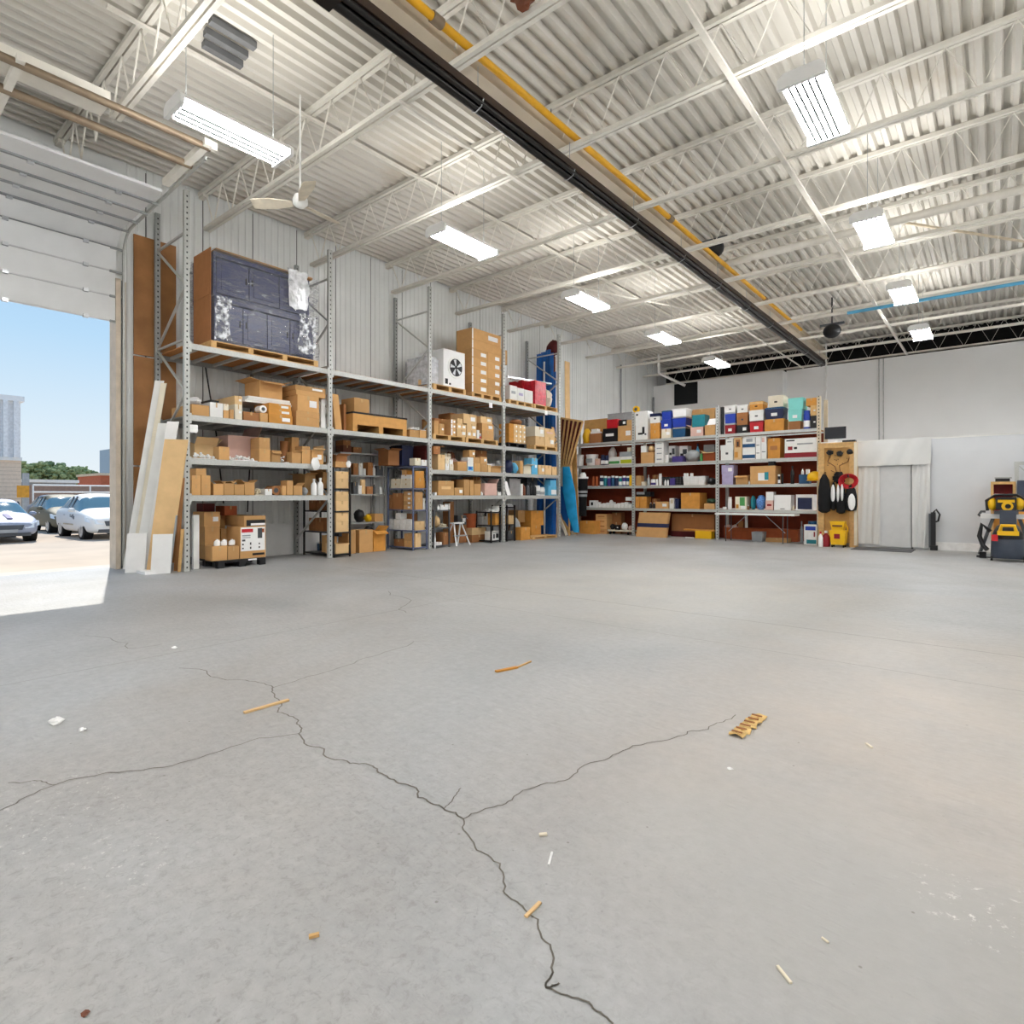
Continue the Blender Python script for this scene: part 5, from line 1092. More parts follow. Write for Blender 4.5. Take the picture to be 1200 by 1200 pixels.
S('can', 703, 707.5, 533, 'navy tin, first', c='navy', l='navy', n='foam'); S('can', 707.8, 712, 533.5, 'navy tin, second', c='navy', l='navy', n='foam'); S('pbox', 713.5, 726, 535.5, 'long white box with a green stripe', d=.25, p=((0, 1, .1, .45, 'green'),)); zb = S.top; S('pbox', 726.3, 741, 535, 'long white box with lime stripe', d=.25, p=((.05, .95, .1, .6, 'lime'),)); S('carton', 722, 740, 529.5, 'flat grey carton over the striped boxes', on='^', c='grey', d=.22, tape=0); S('carton', 735, 739.5, 524.5, 'little tan box above the grey carton', on='^', c='tan', d=.15, tape=0)
S('bag', 711, 720, 524, 'white clump of netting behind the green striped box', sb=.4, c='foam', d=.3)
S = Sh(0, 2)
for k in range(2): S('can', 693 + k * 4, 696 + k * 4, 558.5, 'reddish brown tube, %s' % ('first', 'second')[k], c='terra', l='terra')
cc = ['navy', 'teal', 'violet', 'dteal', 'navy', 'teal', 'violet', 'dteal']
for k in range(8): S('can', 702 + k * 4.4, 706 + k * 4.4, 557.5 + (k % 3) * .4, 'capped %s jar, %s in the row' % (cc[k].replace('dteal', 'dark blue'), ORD[k]), c=cc[k], l='white', n='foam' if k in (0, 5, 6, 7) else None)
for k in range(4): S('carton', 737.3, 742.3, 566.5 - k * 3.2, 'flat yellow packet, %s of four' % nmv[k].replace('fourth', 'topmost'), on=None if k == 0 else '^', c='yellow', d=.2, tape=0)
S = Sh(0, 3); S('pbox', 690.5, 697, 586.5, 'white box with a black picture', d=.25, p=((.3, .7, .3, .75, 'black'),))
for k in range(10): S('carton', 697.4 + k * 4.3, 701.4 + k * 4.3, 588.5 + (k * 7 % 4) * .6, 'small white box, %s in the row' % ORD[k], c='white', d=.18, n=1, tape=0)
S('bag', 708.5, 714, 585, 'balled white mesh on the small boxes', on='^', c='foam', d=.15, h=.12); S('carton', 733, 739.5, 582.5, 'white box on the end of the row', on=S.z + (pt(736, 588, y=YS + .06).z - S.z) + .04, c='white', d=.2, tape=0)
S = Sh(0, 4); S('carton', 679, 696.5, 610.5, 'square kraft carton by the leaning boards', d=.4, sb=-.35, c='orange')
for k in range(4): S('carton', 698, 711, 619.6 - k * 5.7, 'flat kraft tray, %s of four' % nmv[k].replace('fourth', 'topmost'), on=None if k == 0 else '^', d=.4, c='kraft', tape=0, mark='kraft3')
S('carton', 716, 728, 612, 'kraft carton at the back, lower', sb=.45, d=.3, c='kraft3'); S('carton', 716.5, 727.5, 600.5, 'kraft carton at the back, upper', on='^', sb=.45, d=.3, c='kraft3')
dl = S('carton', 712, 741, 622.5, 'flat dolly board with white edge', c='cream', d=.4, h=.05, tape=0, on=.11, cat='dolly'); dl.name = 'furniture_dolly'
for x in (-.4, .3):
    for y in (.05, .3): MB().tube((x - .02, y, -.055), (x + .02, y, -.055), .053, 10).build('caster', 'black', dl, smooth=True)
S.top = .162; S('bag', 713.5, 719, 615, 'black strap bundle on the dolly', on='^', c='black', d=.2, h=.2); S('carton', 720.5, 725, 617, 'black tool on the dolly', on=.163, c='black', d=.15, h=.17, n=1, tape=0); S('bag', 727, 734, 613.5, 'white cap like tool on the dolly', on=.163, c='foam', d=.2, h=.25); S('bag', 735, 740, 615, 'pinkish cloth on the dolly', on=.163, c='pinky', d=.2, h=.16)
# tall black canister at the corner
p = pt(684.5, 610, y=YS - .12); tc_ = empty('upright_dispenser', (p.x, YS - .2, .62), 0, 'tall black upright canister with white cap standing on the square kraft carton', 'canister')
tp = pt(684.5, 561, y=YS - .2).z - .62
MB().lathe([(.13, 0), (.14, tp * .4), (.17, tp * .72), (.18, tp)], 16).build('body', 'blackcloth', tc_, smooth=True); MB().lathe([(.2, tp), (.2, tp + .06), (.16, tp + .07)], 16).build('rim', 'foam', tc_, smooth=True); MB().blob((0, 0, tp + .12), .13, .12, .1, 10, 6, .2).build('cap', 'foam', tc_, smooth=True); MB().lathe([(.168, tp * .62), (.17, tp * .68)], 16).lathe([(.155, tp * .52), (.157, tp * .58)], 16).build('strap', 'grey', tc_, smooth=True)
# middle bay
S = Sh(1, 0); S('pbox', 744.5, 759, 482, 'tall white printed box with black picture', d=.4, p=((.05, .2, .86, .92, 'black'), (.55, .75, .2, .45, 'black'), (.2, .6, .18, .25, 'black'), (.75, .9, .16, .22, 'dgrey')))
S('carton', 762, 773, 504.5, 'small kraft file carton, lowest', c='orange', d=.4); S('carton', 762, 773, 495.7, 'small kraft file carton, middle', on='^', c='orange', d=.4); S('file', 761.5, 773.5, 484.5, 'white labelled box with navy lid on the kraft pair', on='^', c='white', l='navy', d=.4)
S('carton', 775, 786, 502.5, 'small pale carton with white label', c='cream', d=.4, n=1); S('tote', 774, 787, 491.5, 'blue tote with white label, lower of a pair', on='^', c='blue', l='blue', d=.5, n=1); S('tote', 775, 786.5, 481, 'blue tote, upper of a pair', on='^', c='blue', l='dteal', d=.45)
S('tote', 787.5, 803.5, 500.5, 'dark teal tote, lowest of three', c='dteal', l='silver', d=.5); S('tote', 787.5, 804, 488, 'bright blue tote, middle of three', on='^', c='blue', l='silver', d=.5); S('tote', 787.5, 804.5, 478.5, 'white tote, topmost of three', on='^', c='foam', l='foam', d=.5)
S('open', 809, 824, 500.5, 'pale open carton under the teal bin', c='pinky', d=.4, f=(None, .6, None), n=1); S('bin', 811, 826, 486, 'teal plastic bin on the pale carton', on='^', c='teal', d=.4); S('carton', 825.5, 838, 498, 'kraft carton with paper wedge on it', d=.4); S('board', 828, 838, 490.5, 'white paper wedge on the kraft carton', on='^', c='foam', sk=.05, lean=.1, h=.2, name='paper_wedge', cat='paper'); S('carton', 807, 837, 479, 'long brown carton behind the teal bin', sb=.52, c='kraft', d=.28)
S = Sh(1, 1); S('carton', 751, 766, 530, 'brown carton under white packets', c='kraft', d=.4); S('carton', 751, 757, 522.5, 'white packet on the brown carton', on='^', c='white', d=.2, tape=0); S('bag', 758.5, 765, 522.5, 'tan paper bag on the brown carton', on=S.top - .2, c='kraft2', d=.25, h=.2)
for k, v in enumerate((534.5, 528.5, 522.7, 517)): S('carton', 767.5, 777.5, v, 'white archive box, %s of four' % nmv[k].replace('fourth', 'topmost'), on=None if k == 0 else '^', c='white', d=.4, tape=0, mark='grey')
S('carton', 779.5, 783.5, 533, 'white slim carton', c='white', d=.3, tape=0); S('can', 783.7, 787, 536, 'grey roll of wire', c='dgrey', l='grey'); S('carton', 787.5, 800, 534.5, 'violet flat box', c='violet', d=.3, tape=0)
S('pbox', 783.5, 791.5, 522.5, 'white box with black print, first', sb=.45, c='foam', d=.3, p=((.1, .45, .1, .6, 'black'), (.5, .9, .5, .85, 'dgrey'))); S('pbox', 796, 806, 522.5, 'white box with black print, second', sb=.45, c='foam', d=.3, p=((.1, .5, .1, .55, 'black'), (.4, .9, .5, .8, 'dgrey')))
S('bag', 801, 818.5, 527, 'grey plastic bag full of parts', c='grey', d=.35); S('bottle', 814.5, 819, 520, 'light blue bottle behind the grey bag', sb=.45, c='lblue', l='navy'); S('bottle', 819.8, 823, 529, 'green bottle', c='green', l='black'); S('open', 824, 837.5, 530, 'reddish open carton with pale lid', c='terra', d=.4, f=(-.2, .5, None), fc='kraft2'); S('pbox', 824.5, 837, 521, 'grey carton with dark marks behind the reddish one', sb=.55, c='grey', d=.25)
S = Sh(1, 2); S('carton', 745.3, 751, 557.5, 'brown upright carton', c='kraft', d=.25); S('carton', 751.5, 756.5, 564.5, 'flat cream packet', c='cream', d=.2, tape=0)
S('bottle', 757.7, 761, 556.5, 'grey bottle leaning', c='grey', l='grey'); S('can', 761.5, 767.5, 561.5, 'white and violet pot', c='foam', n='violet'); S('can', 768, 770.8, 561.5, 'little white pot', c='foam'); S('can', 771.2, 775, 555, 'tall white tin', c='foam'); S('carton', 764.5, 770.5, 556.5, 'tan carton behind the pots', sb=.35, c='kraft3', d=.25)
S('basket', 775.5, 799, 558.8, 'black basket with pale rim', c='black', l='dgrey', d=.3); S('jug', 778, 780.4, 562, 'small white jug before the basket, first', sb=.02, c='foam') ; S('jug', 781, 783.4, 562, 'small white jug before the basket, second', sb=.02, c='foam'); S('carton', 785, 791, 560.5, 'violet packet before the basket', sb=.02, c='violet', d=.03, tape=0)
S('basket', 800, 826, 558, 'clear tub of white cups', c='white', l='foam', d=.35); zb = S.top
for k, u in enumerate((800.5, 803.5, 808)): S('can', u, u + 2.9 + (k == 2), 554.5, 'white cup standing in the clear tub, %s' % ORD[k], on=zb + .001, sb=.1, c='foam')
S('bag', 827, 837, 559.5, 'black coiled cable', c='black', d=.3, cat='cable', name='cable_coil')
S = Sh(1, 3); S('carton', 744.5, 749, 582, 'upright kraft carton, first of two', d=.35, c='orange'); S('carton', 749.5, 757.5, 582, 'upright kraft carton, second of two', d=.35, c='orange'); S('pbox', 745.5, 762, 576.3, 'flat black and silver printer', on='^', c='black', d=.3, p=((.02, .6, .45, .98, 'silver'),), name='printer', cat='printer')
S('bottle', 760, 763.6, 589, 'black bottle with white cap, first', c='black'); S('bottle', 764, 767.5, 589, 'black bottle with white cap, second', c='black'); S('carton', 768, 783, 588, 'low kraft carton', d=.35, n=1); S('carton', 764, 770, 584.5, 'tan carton behind the black bottles', sb=.4, c='kraft3', d=.25)
S('pbox', 784.5, 790, 584, 'white box with a picture', d=.25, p=((.2, .8, .5, .9, 'tan'),)); S('carton', 791, 795.6, 584.5, 'navy binder box', c='navy', d=.35, tape=0); S('carton', 798, 820, 577.5, 'large square kraft carton', d=.6, c='orange'); S('carton', 825, 837.5, 590, 'flat kraft carton with green wires on it', d=.35); S('bag', 826, 837, 585.5, 'dark green wires', on='^', c=mat('dark green wire', '2E4A36', .6), d=.3, h=.16, cat='wires', name='wire_bundle')
S = Sh(1, 4); S('board', 745, 780, 601, 'large flat kraft carton with a blue band leaning', c='kraft', t=.14, lean=.25, sb=-.42, bands=((.4, .56, 'navy'),), name='cardboard_carton', cat='carton')
S('carton', 786, 837, 623, 'dark wood box at the back', sb=.4, d=.4, c='maroon', tape=0); S('carton', 787, 837, 602.5, 'long brown carton at the back on the dark wood box', on='^', sb=.4, d=.4, c='kraft3')
S('carton', 814.5, 834, 622.3, 'yellow case lying in front', sb=.04, d=.25, c='yellow', tape=0); S('carton', 801, 837.5, 617.5, 'orange timber plank on the yellow case', on='^', sb=.05, d=.15, c='orange', h=.045, tape=0, cat='plank'); S('tube', 803, 813, 629.5, 'thin white tube lying on the floor', sb=-.1, c='foam', lie=1, h=.04)
# pegboard bay
S = Sh(2, 0); S('tube', 843.3, 848, 477, 'black poster tube with white labels', c='black', name='poster_tube', cat='tube')
S('tote', 848.8, 862, 496, 'dark red tote with white dot', c='dred', l='silver', d=.5, n=1); S('tote', 848.8, 862, 483, 'blue tote on the dark red one', on='^', c='blue', l='silver', d=.5); S('file', 849, 862, 475, 'white file box on the blue tote', on='^', d=.45)
S('carton', 863.5, 876, 498, 'black box with white label', c='black', d=.4, n=1, tape=0); S('file', 863, 876.5, 483.5, 'kraft file box on the black box', on='^', c='kraft3', l='kraft3', d=.4); S('file', 863.5, 876.5, 474.5, 'white file box on the kraft file box', on='^', d=.4)
S('tote', 878, 894.5, 493, 'red tote with white print', c='red', l='dred', d=.5, n=1); S('file', 877.5, 895, 480.5, 'white file box on the red tote', on='^', d=.45); S('file', 878, 894, 470.5, 'kraft wooden box on the white file box', on='^', c='orange', l='wood', d=.5, hc='dark')
S('carton', 896, 918.5, 491, 'wide kraft carton under the navy tote', c='orange', d=.5); S('tote', 896, 918.5, 477, 'navy tote with pale latch', on='^', c='navy', l='dteal', d=.5, n=1); S('file', 900, 918, 463.5, 'cream file box with black lid edge', on='^', c='cream', l='cream', d=.5, hc='black')
S('carton', 924, 938, 493.5, 'flat tan box under the aqua totes', c='kraft3', d=.45, tape=0); S('tote', 923, 940, 479.5, 'aqua tote, lower', on='^', c='aqua', l='aqua', d=.5, n=1); S('tote', 923, 942, 466, 'aqua tote, upper', on='^', c='aqua', l='aqua', d=.5)
S('can', 940.5, 949, 481, 'blue roll of bags', c='blue', l='blue', n='foam', sb=.04); S('carton', 949.5, 956.5, 487, 'black carton with white label', c='black', d=.4, n=1, tape=0); S('carton', 949.5, 956.5, 475, 'wooden box on the black carton', on='^', c='wood', d=.4, tape=0, n=1); S('carton', 944.5, 957, 466.5, 'tan flat carton topmost by the end post', on='^', c='orange', d=.4)
S = Sh(2, 1); S('file', 844, 859.5, 521.5, 'large white file box', d=.5); S('carton', 850.5, 859, 514.5, 'small white carton on the large file box', on='^', c='white', d=.3, mark='grey', tape=0); S('pbox', 860, 869.5, 512.5, 'tan box with a printed pattern', d=.4, c='kraft2', p=((.2, .8, .55, .9, 'kraft3'), (.4, .6, .6, .8, 'black'), (.1, .5, .1, .35, 'orange')))
for k, v in enumerate((525.5, 512.8)): S('pbox', 870, 885, v, 'white printer carton with a teal stripe, %s' % ('lower', 'upper')[k], on=None if k == 0 else '^', d=.45, p=((0, 1, .1, .42, 'dteal'),) if k == 0 else ((0, 1, .1, .42, 'dteal'), (.3, .8, .6, .9, 'grey')))
S('pbox', 885.5, 891.8, 511.5, 'tall white carton, first', d=.4, p=((.1, .7, .6, .63, 'dgrey'), (.1, .7, .25, .28, 'dgrey'))); S('pbox', 892, 898.5, 511.5, 'tall white carton with red corner, second', d=.4, p=((.1, .6, .75, .95, 'pinky'), (.1, .8, .3, .33, 'dgrey')))
S('carton', 899.5, 914, 513.5, 'kraft carton with dark printed lines', c='orange', d=.45, mark='kraft3'); S('carton', 919.5, 957, 530.3, 'flat red tray under the long white box', c='dred', d=.4, tape=0); S('pbox', 919.5, 956.5, 513.5, 'long white box with a small red picture', on='^', d=.35, p=((.05, .32, .82, .9, 'black'), (.1, .25, .2, .45, 'dred'), (.3, .4, .25, .4, 'black'), (.4, .9, .55, .65, 'grey')))
S = Sh(2, 2); S('carton', 846, 859, 555.8, 'lilac drawer box, lower', c='purple', d=.4, tape=0); S('carton', 845.5, 859.5, 545, 'lilac drawer box, upper', on='^', c='purple', d=.4, n=1, tape=0); S('open', 862, 876.5, 557.5, 'kraft open carton with folded flaps', d=.4, f=(-.3, None, .3)); S('bottle', 876.8, 878.8, 563.5, 'little white bottle', c='foam')
S('pbox', 879, 908.5, 546, 'big kraft carton with white and teal label', d=.6, c='kraft', name='cardboard_carton', cat='carton', p=((.32, .72, .2, .62, 'foam'), (.58, .74, .24, .66, 'teal'))); S('carton', 900, 907, 540.5, 'black gadget on the big kraft carton', on='^', c='black', d=.2, tape=0)
S('can', 911, 914.3, 556, 'white and black spray can', c='black', n='foam'); S('can', 914.8, 918, 555, 'black spray can', c='black', l='black'); S('bottle', 925.5, 930.5, 546, 'tall black bottle', c='black', l='black'); S('carton', 936, 948, 556, 'blue cube box', c='dteal', d=.3, tape=0); zb = S.top; S('bottle', 938.5, 942, 549.5, 'white bottle on the blue box', on='^', c='foam'); S('carton', 944, 947.8, 550, 'white packet on the blue box', on=zb + .002, c='foam', d=.15, tape=0)
S = Sh(2, 3); S('can', 846, 851, 594, 'low white pot', c='foam'); S('can', 852, 857, 582.5, 'tall white cylinder', c='foam'); S('pbox', 861.5, 875, 582, 'tin box with a flower print', c='cream', d=.3, p=((.4, .85, .3, .95, 'green'), (.05, .3, .1, .4, 'orange'), (.5, .9, .05, .28, 'foam')))
S('can', 875.5, 877.8, 592, 'small tan pot', c='kraft3'); S('bag', 878, 884, 581, 'teal folded towel', c='teal', d=.3, cat='towel', name='folded_towel'); S('bag', 884.5, 896, 580.5, 'blue and white patterned cushion', c=mat('blue patterned cloth', '5B86C4', .85, noise=.6, scale=40), d=.3, cat='cushion', name='cushion')
S('carton', 897, 906, 586.5, 'white and red packet under the white cube', c='pinky', d=.25, mark='dred', tape=0); S('carton', 897.5, 906.5, 576.3, 'white cube packet', on='^', c='white', d=.25, tape=0); S('carton', 907, 927, 580, 'white appliance with a small dark badge', c='foam', d=.4, tape=0); MB().box(-.06, .06, -.003, 0, .03, .05).build('badge', 'dgrey', S.last)
S('bottle', 928.3, 931, 591.5, 'little cream bottle', c='cream')
tv_ = S('pbox', 932.5, 954, 579.5, 'white rounded frame appliance with a dark blue front', d=.35, c='foam', p=((.1, .9, .08, .8, 'navy'),), name='toaster_oven', cat='appliance')
# folding table and floor things in the pegboard bay
a, b = pt(845.5, y=YS - .05), pt(937, y=YS - .05); ft = empty('folding_table', ((a.x + b.x) / 2, YS - .05, 0), 0, 'white folding table in front of the lowest shelf of the pegboard bay', 'table'); tw_ = b.x - a.x; th_ = pt(890, 601.5, y=YS).z
MB().box(-tw_ / 2, tw_ / 2, -.55, .0, th_ - .045, th_).build('table_top', 'foam', ft)
for s in (-1, 1):
    MB().path([(s * tw_ * .36, -.5, 0), (s * tw_ * .36, -.5, th_ - .05), (s * tw_ * .36, -.05, th_ - .05), (s * tw_ * .36, -.05, 0)], .014, 6).build('leg_frame', 'dgrey', ft); MB().tube((s * tw_ * .36, -.27, th_ * .35), (s * tw_ * .12, -.27, th_ - .05), .01, 6).build('brace', 'steel', ft)
S = Sh(2, 4); S('carton', 846, 935, 620.5, 'long orange timber board box at the back', sb=.45, d=.4, c='terra', tape=0, h=.36); S('heap', 848, 862, 617.5, 'pale rags on the timber box', on='^', sb=.46, c='pinky', d=.3, k=18, h=.12); S('carton', 865, 871, 612, 'brown block on the timber box', on=.365, sb=.5, c='kraft3', d=.2, tape=0, h=.2)
S('tube', 872.3, 876, 604.5, 'white cardboard tube standing on the timber box', on=.365, sb=.47, c='foam', h=.4); S('basket', 880.5, 893.5, 623.5, 'grey slotted crate', c='grey', l='grey', d=.4, sb=-.05); S('carton', 897, 924, 631, 'flat kraft carton lying', d=.3, sb=.0)
S('bottle', 937, 941, 609.5, 'clear spray bottle', on=.0, sb=.2, c='grey', l='grey', h=.62)
S('pbox', 942, 957.5, 615, 'white detergent carton with blue top and teal swirl', d=.3, sb=-.3, p=((.1, .9, .72, .92, 'blue'), (.2, .95, .05, .25, 'teal'), (.35, .6, .3, .6, 'foam'), (.75, .85, .4, .65, 'dred'))); S('tube', 945.5, 957.5, 608, 'blue round lid behind the detergent carton', sb=.1, on=0, h=.63, c='dteal', d=.3, name='round_tub', cat='tub')
# ================================================================ PEGBOARD STAND, CURTAIN, MITRE SAW
YP = 17.55
def Lp(u, v, y=YP): return pt(u, v, y=y)
x0, x1 = Lp(959, 600).x, Lp(1002.5, 600).x; zt = Lp(980, 519.5).z
x0 = max(x0, SX[3] + .08)
pg = empty('tool_board', ((x0 + x1) / 2, YP, 0), 0, 'tall plywood tool board hung with bags and cables beside the back shelving', 'tool board'); w2 = (x1 - x0) / 2
MB().box(-w2, -w2 + .14, 0, .4, 0, zt - .02).build('side_panel', 'wood', pg); MB().box(w2 - .14, w2, 0, .4, 0, zt - .02).build('side_panel', 'wood', pg)
MB().box(-w2 + .14, w2 - .14, .06, .08, .1, zt - .08).build('backboard', 'wood2', pg); MB().box(-w2, w2, -.01, .4, zt - .02, zt + .02).build('top_board', 'wood', pg); MB().box(-w2 + .14, w2 - .14, .0, .06, zt - .12, zt - .02).build('rail', 'wood', pg)
MB().box(w2 - .03, w2 + .04, -.03, .0, .05, zt).build('edge_strip', 'cream', pg)
mb = MB()
for k in range(14): a_, z_ = R.uniform(-w2 + .2, w2 - .2), zt - R.uniform(.25, .85); mb.box(a_, a_ + .02, .055, .062, z_, z_ + .02)
mb.build('peg_hole', 'black', pg)
for k in range(3):
    x = -w2 + .28 + k * .24; MB().blob((x, .0, zt - .24 - .04 * (k == 1)), .08, .06, .07, 9, 6, .25).build('hook_clip', 'black', pg, smooth=True)
MB().path([(-w2 + .3, .03, zt - .3), (-w2 + .22, .03, zt - .48), (-w2 + .4, .02, zt - .62), (-w2 + .44, .03, zt - .8), (-w2 + .3, .03, zt - .72)], .01, 6).build('cord_loop', 'brown', pg); MB().path([(-w2 + .76, .03, zt - .3), (-w2 + .7, .03, zt - .5), (-w2 + .5, .03, zt - .6), (-w2 + .52, .03, zt - .75), (-w2 + .62, .03, zt - .86)], .01, 6).build('cord_loop', 'brown', pg)
# monitor on top
a, b = Lp(964.5, 500).x, Lp(989.5, 500).x; c = (a + b) / 2; mz = zt + .022
mo = empty('monitor', (c, YP + .2, mz), 0, 'black flat monitor on a white foot on top of the tool board', 'monitor'); mw = (b - a) / 2; mh = Lp(977, 499.5).z - mz
MB().box(-mw, mw, 0, .05, .12, mh).build('screen', mat('screen black', '0C0E18', .25), mo); MB().box(-.06, .06, .01, .04, .02, .14).build('neck', 'foam', mo); MB().box(-.32, .4, -.12, .14, 0, .03).build('foot', 'foam', mo)
x = Lp(993, 516).x; tag(B(x - .12, x + .18, YP - .0, YP + .2, mz, mz + .05).build('keyboard', 'black', org=(x, YP, mz)), 'black flat gadget beside the monitor foot', 'gadget')
def hang_bag(name, u0, u1, v0, v1, m, label, cat, dep=.2, y=YP, trim=None, rx=1.0):
    a, b = Lp(u0, v0, y), Lp(u1, v1, y); w, h = (b.x - a.x), a.z - b.z
    r = empty(name, ((a.x + b.x) / 2, y - dep / 2 - .02, b.z), 0, label, cat)
    prof = [(.22, 0), (.52, h * .05), (.6, h * .25), (.56, h * .6), (.42, h * .85), (.14, h)]
    MB().lathe([(q * w, z) for q, z in prof], 16, (0, 0, 0), 0, 1.0, dep / max(w, .01)).build('body', m, r, smooth=True)
    MB().path([(-.02, 0, h * .97), (0, .03, h * 1.04), (0, dep / 2 + .05, h * 1.04)], .012, 6).build('hanging_loop', m, r)
    if trim:
        for t in trim: MB().blob((t[0] * w, -dep * .45, t[1] * h), t[2] * w, dep * .25, t[3] * h, 12, 8).build('white_panel', 'foam', r, smooth=True)
    return r
hang_bag('backpack', 961, 974, 556, 601, 'blackcloth', 'long black cloth bag hanging at the shelf side of the tool board', 'bag', .25)
hang_bag('tool_pouch', 974.5, 981, 566, 598, 'blackcloth', 'black and white knee pad pouch hanging in the middle', 'bag', .16, trim=((0, .6, .42, .34),))
hang_bag('tool_pouch', 981.5, 991.5, 566, 602, 'blackcloth', 'black pouch with two tall white pads hanging in the middle', 'bag', .18, trim=((-.26, .66, .18, .29), (.2, .68, .18, .28)))
hang_bag('racket_bag', 992, 1004.5, 569, 599, 'blackcloth', 'black bag with a white teardrop panel hanging under the red cable', 'bag', .18, trim=((.1, .36, .36, .33),))
a = Lp(995.5, 564); cc_ = empty('cable_coil', (a.x, YP - .08, a.z), 0, 'coil of red cable hanging at the top of the white teardrop bag', 'cable')
for k in range(4):
    rr = .13 + .03 * k; MB().path([(rr * math.cos(t), -.03 * k + .02 * math.sin(3 * t), rr * .85 * math.sin(t)) for t in [i * math.pi / 12 for i in range(25)]], .016, 6).build('loop', 'red', cc_, smooth=True)
MB().box(-.015, .015, -.12, .04, .1, .2).build('tie', 'black', cc_)
a = Lp(984, 560); tag(MB().blob((0, 0, 0), .16, .09, .14, 10, 7, .3).build('cable_tangle', 'blackcloth', org=(0, 0, 0)), 'black tangled cable hung between the bags and the red cable', 'cable').location = (a.x, YP - .03, a.z)
a = pt(955, 558.5, y=YS - .2); hh_ = empty('hard_hat', (a.x, YS - .21, a.z - .12), 0, 'yellow hard hat hanging on the end post of the back shelving', 'hard hat'); MB().blob((0, 0, .1), .2, .15, .17, 16, 10, 0, R, 0, .02).build('shell', 'yellow', hh_, smooth=True); MB().lathe([(.19, .0), (.225, .015), (.2, .03)], 18, (0, 0, 0), 0, 1, .8).build('brim', 'yellow', hh_, smooth=True)
# yellow mop bucket and red bottle at the foot of the board
a, b = pt(972, 636, y=17.2), pt(991, 636, y=17.2); bw = (b.x - a.x) / 2; bz = pt(981, 611, y=17.2).z
mbk = empty('mop_bucket', ((a.x + b.x) / 2, 17.2, 0), 0, 'yellow mop bucket with a wringer and red panel at the foot of the tool board', 'mop bucket')
MB().hexa([(-bw * .8, 0, .07), (bw * .8, 0, .07), (bw * .8, .3, .07), (-bw * .8, .3, .07), (-bw, -.02, bz * .66), (bw, -.02, bz * .66), (bw, .34, bz * .66), (-bw, .34, bz * .66)]).build('bucket', 'yellow', mbk)
MB().hexa([(-bw * .7, .0, bz * .66), (bw * .7, .0, bz * .66), (bw * .7, .24, bz * .66), (-bw * .7, .24, bz * .66), (-bw * .95, -.03, bz), (bw * .9, -.03, bz), (bw * .9, .26, bz), (-bw * .95, .26, bz)]).build('wringer', 'yellow', mbk)
MB().box(-bw * .4, bw * .3, -.03, -.0, bz * .34, bz * .52).build('warning_panel', 'dred', mbk); MB().box(-bw * .62, bw * .6, -.034, -.0, bz * .8, bz * .86).build('wringer_slot', 'brown', mbk)
MB().path([(bw * .9, .1, bz * .9), (bw * 1.15, .1, bz * .75), (bw * 1.2, .1, bz * .6)], .014, 6).build('handle', 'yellow', mbk)
for sx in (-1, 1):
    for y in (.04, .26): MB().tube((sx * bw * .7 - .015, y, .035), (sx * bw * .7 + .015, y, .035), .035, 10).build('caster', 'black', mbk, smooth=True)
a = pt(967.5, 637, y=17.25); rb = b_bottle(.2, .2, .42, dict(c='dred', l='foam')); rb.location = (a.x, 17.2, 0); tag(rb, 'dark red plastic bottle between the detergent carton and the mop bucket', 'bottle')
a = pt(961.5, 637, y=17.2); rb = b_bottle(.12, .12, .4, dict(c='foam', l='red')); rb.location = (a.x, 17.15, 0); tag(rb, 'white trigger bottle beside the dark red plastic bottle', 'bottle')
# white sheets hung over the doorway in the partition
def sheet(u0, v0, u1, v1, u2, v2, u3, v3, y, nm, label, folds, amp, m='cloth'):
    """corners: top ends then bottom ends, hung in the plane y"""
    P = [pt(u0, v0, y=y), pt(u1, v1, y=y), pt(u2, v2, y=y), pt(u3, v3, y=y)]; g = []; ni, nj = 14, 26
    for i in range(ni):
        t = i / (ni - 1); row = []
        for j in range(nj):
            s = j / (nj - 1); a = P[0].lerp(P[1], s); b = P[2].lerp(P[3], s); p = a.lerp(b, t)
            p.y -= amp * (math.sin(s * folds * 6.28 + t * 2) * (.3 + .7 * t) + .5 * math.sin(s * 23 + t * 5) * .4); row.append(p)
        g.append(row)
    o = MB().shell(g, (0, .006, 0)).build(nm, m, smooth=True, org=P[0]); return tag(o, label, 'sheet', 'white sheets over the doorway')
sheet(1005, 518, 1091.5, 512, 1005, 546.5, 1090.5, 544, 17.86, 'hung_sheet', 'white cloth strip hung across the top of the doorway', 2.5, .05)
sheet(1005, 546, 1031, 546, 1006, 637, 1032, 638, 17.93, 'hung_sheet', 'white sheet hanging beside the tool board, below the top strip', 1, .05)
sheet(1068.5, 545, 1090, 544, 1069, 641, 1090, 643, 17.93, 'hung_sheet', 'white sheet hanging on the wall side of the doorway, below the top strip', 1.4, .05)
a, b = pt(1031.5, y=17.96), pt(1067.5, y=17.96)
dr = MB().box(a.x, b.x, 17.95, 17.99, .03, pt(1060, 546, y=17.96).z).build('door_1', mat('grey white door', 'D6D7D8', .6, noise=.03)); dr['kind'] = 'structure'
struct('trim_7', B(b.x + .005, b.x + .05, 17.94, 17.99, 0, 2.15), mat('door edge shade strip', '6D6E70', .7))
a, b = pt(993, 641, y=17.0), pt(1082, 641, y=17.5)
tag(MB().box(pt(1003, y=17.5).x, pt(1072, y=17.5).x, 16.75, 17.7, .0, .012).build('door_mat', 'rubber', org=(pt(1035, y=17.3).x, 17.3, 0)), 'grey rubber mat on the floor before the sheeted doorway', 'mat')
a, b = pt(1092, 597, y=17.9), pt(1095.5, 640, y=17.9); ww = empty('vacuum_wand', ((a.x + b.x) / 2, 17.87, 0), 0, 'black upright wand with a loop handle standing against the partition', 'wand')
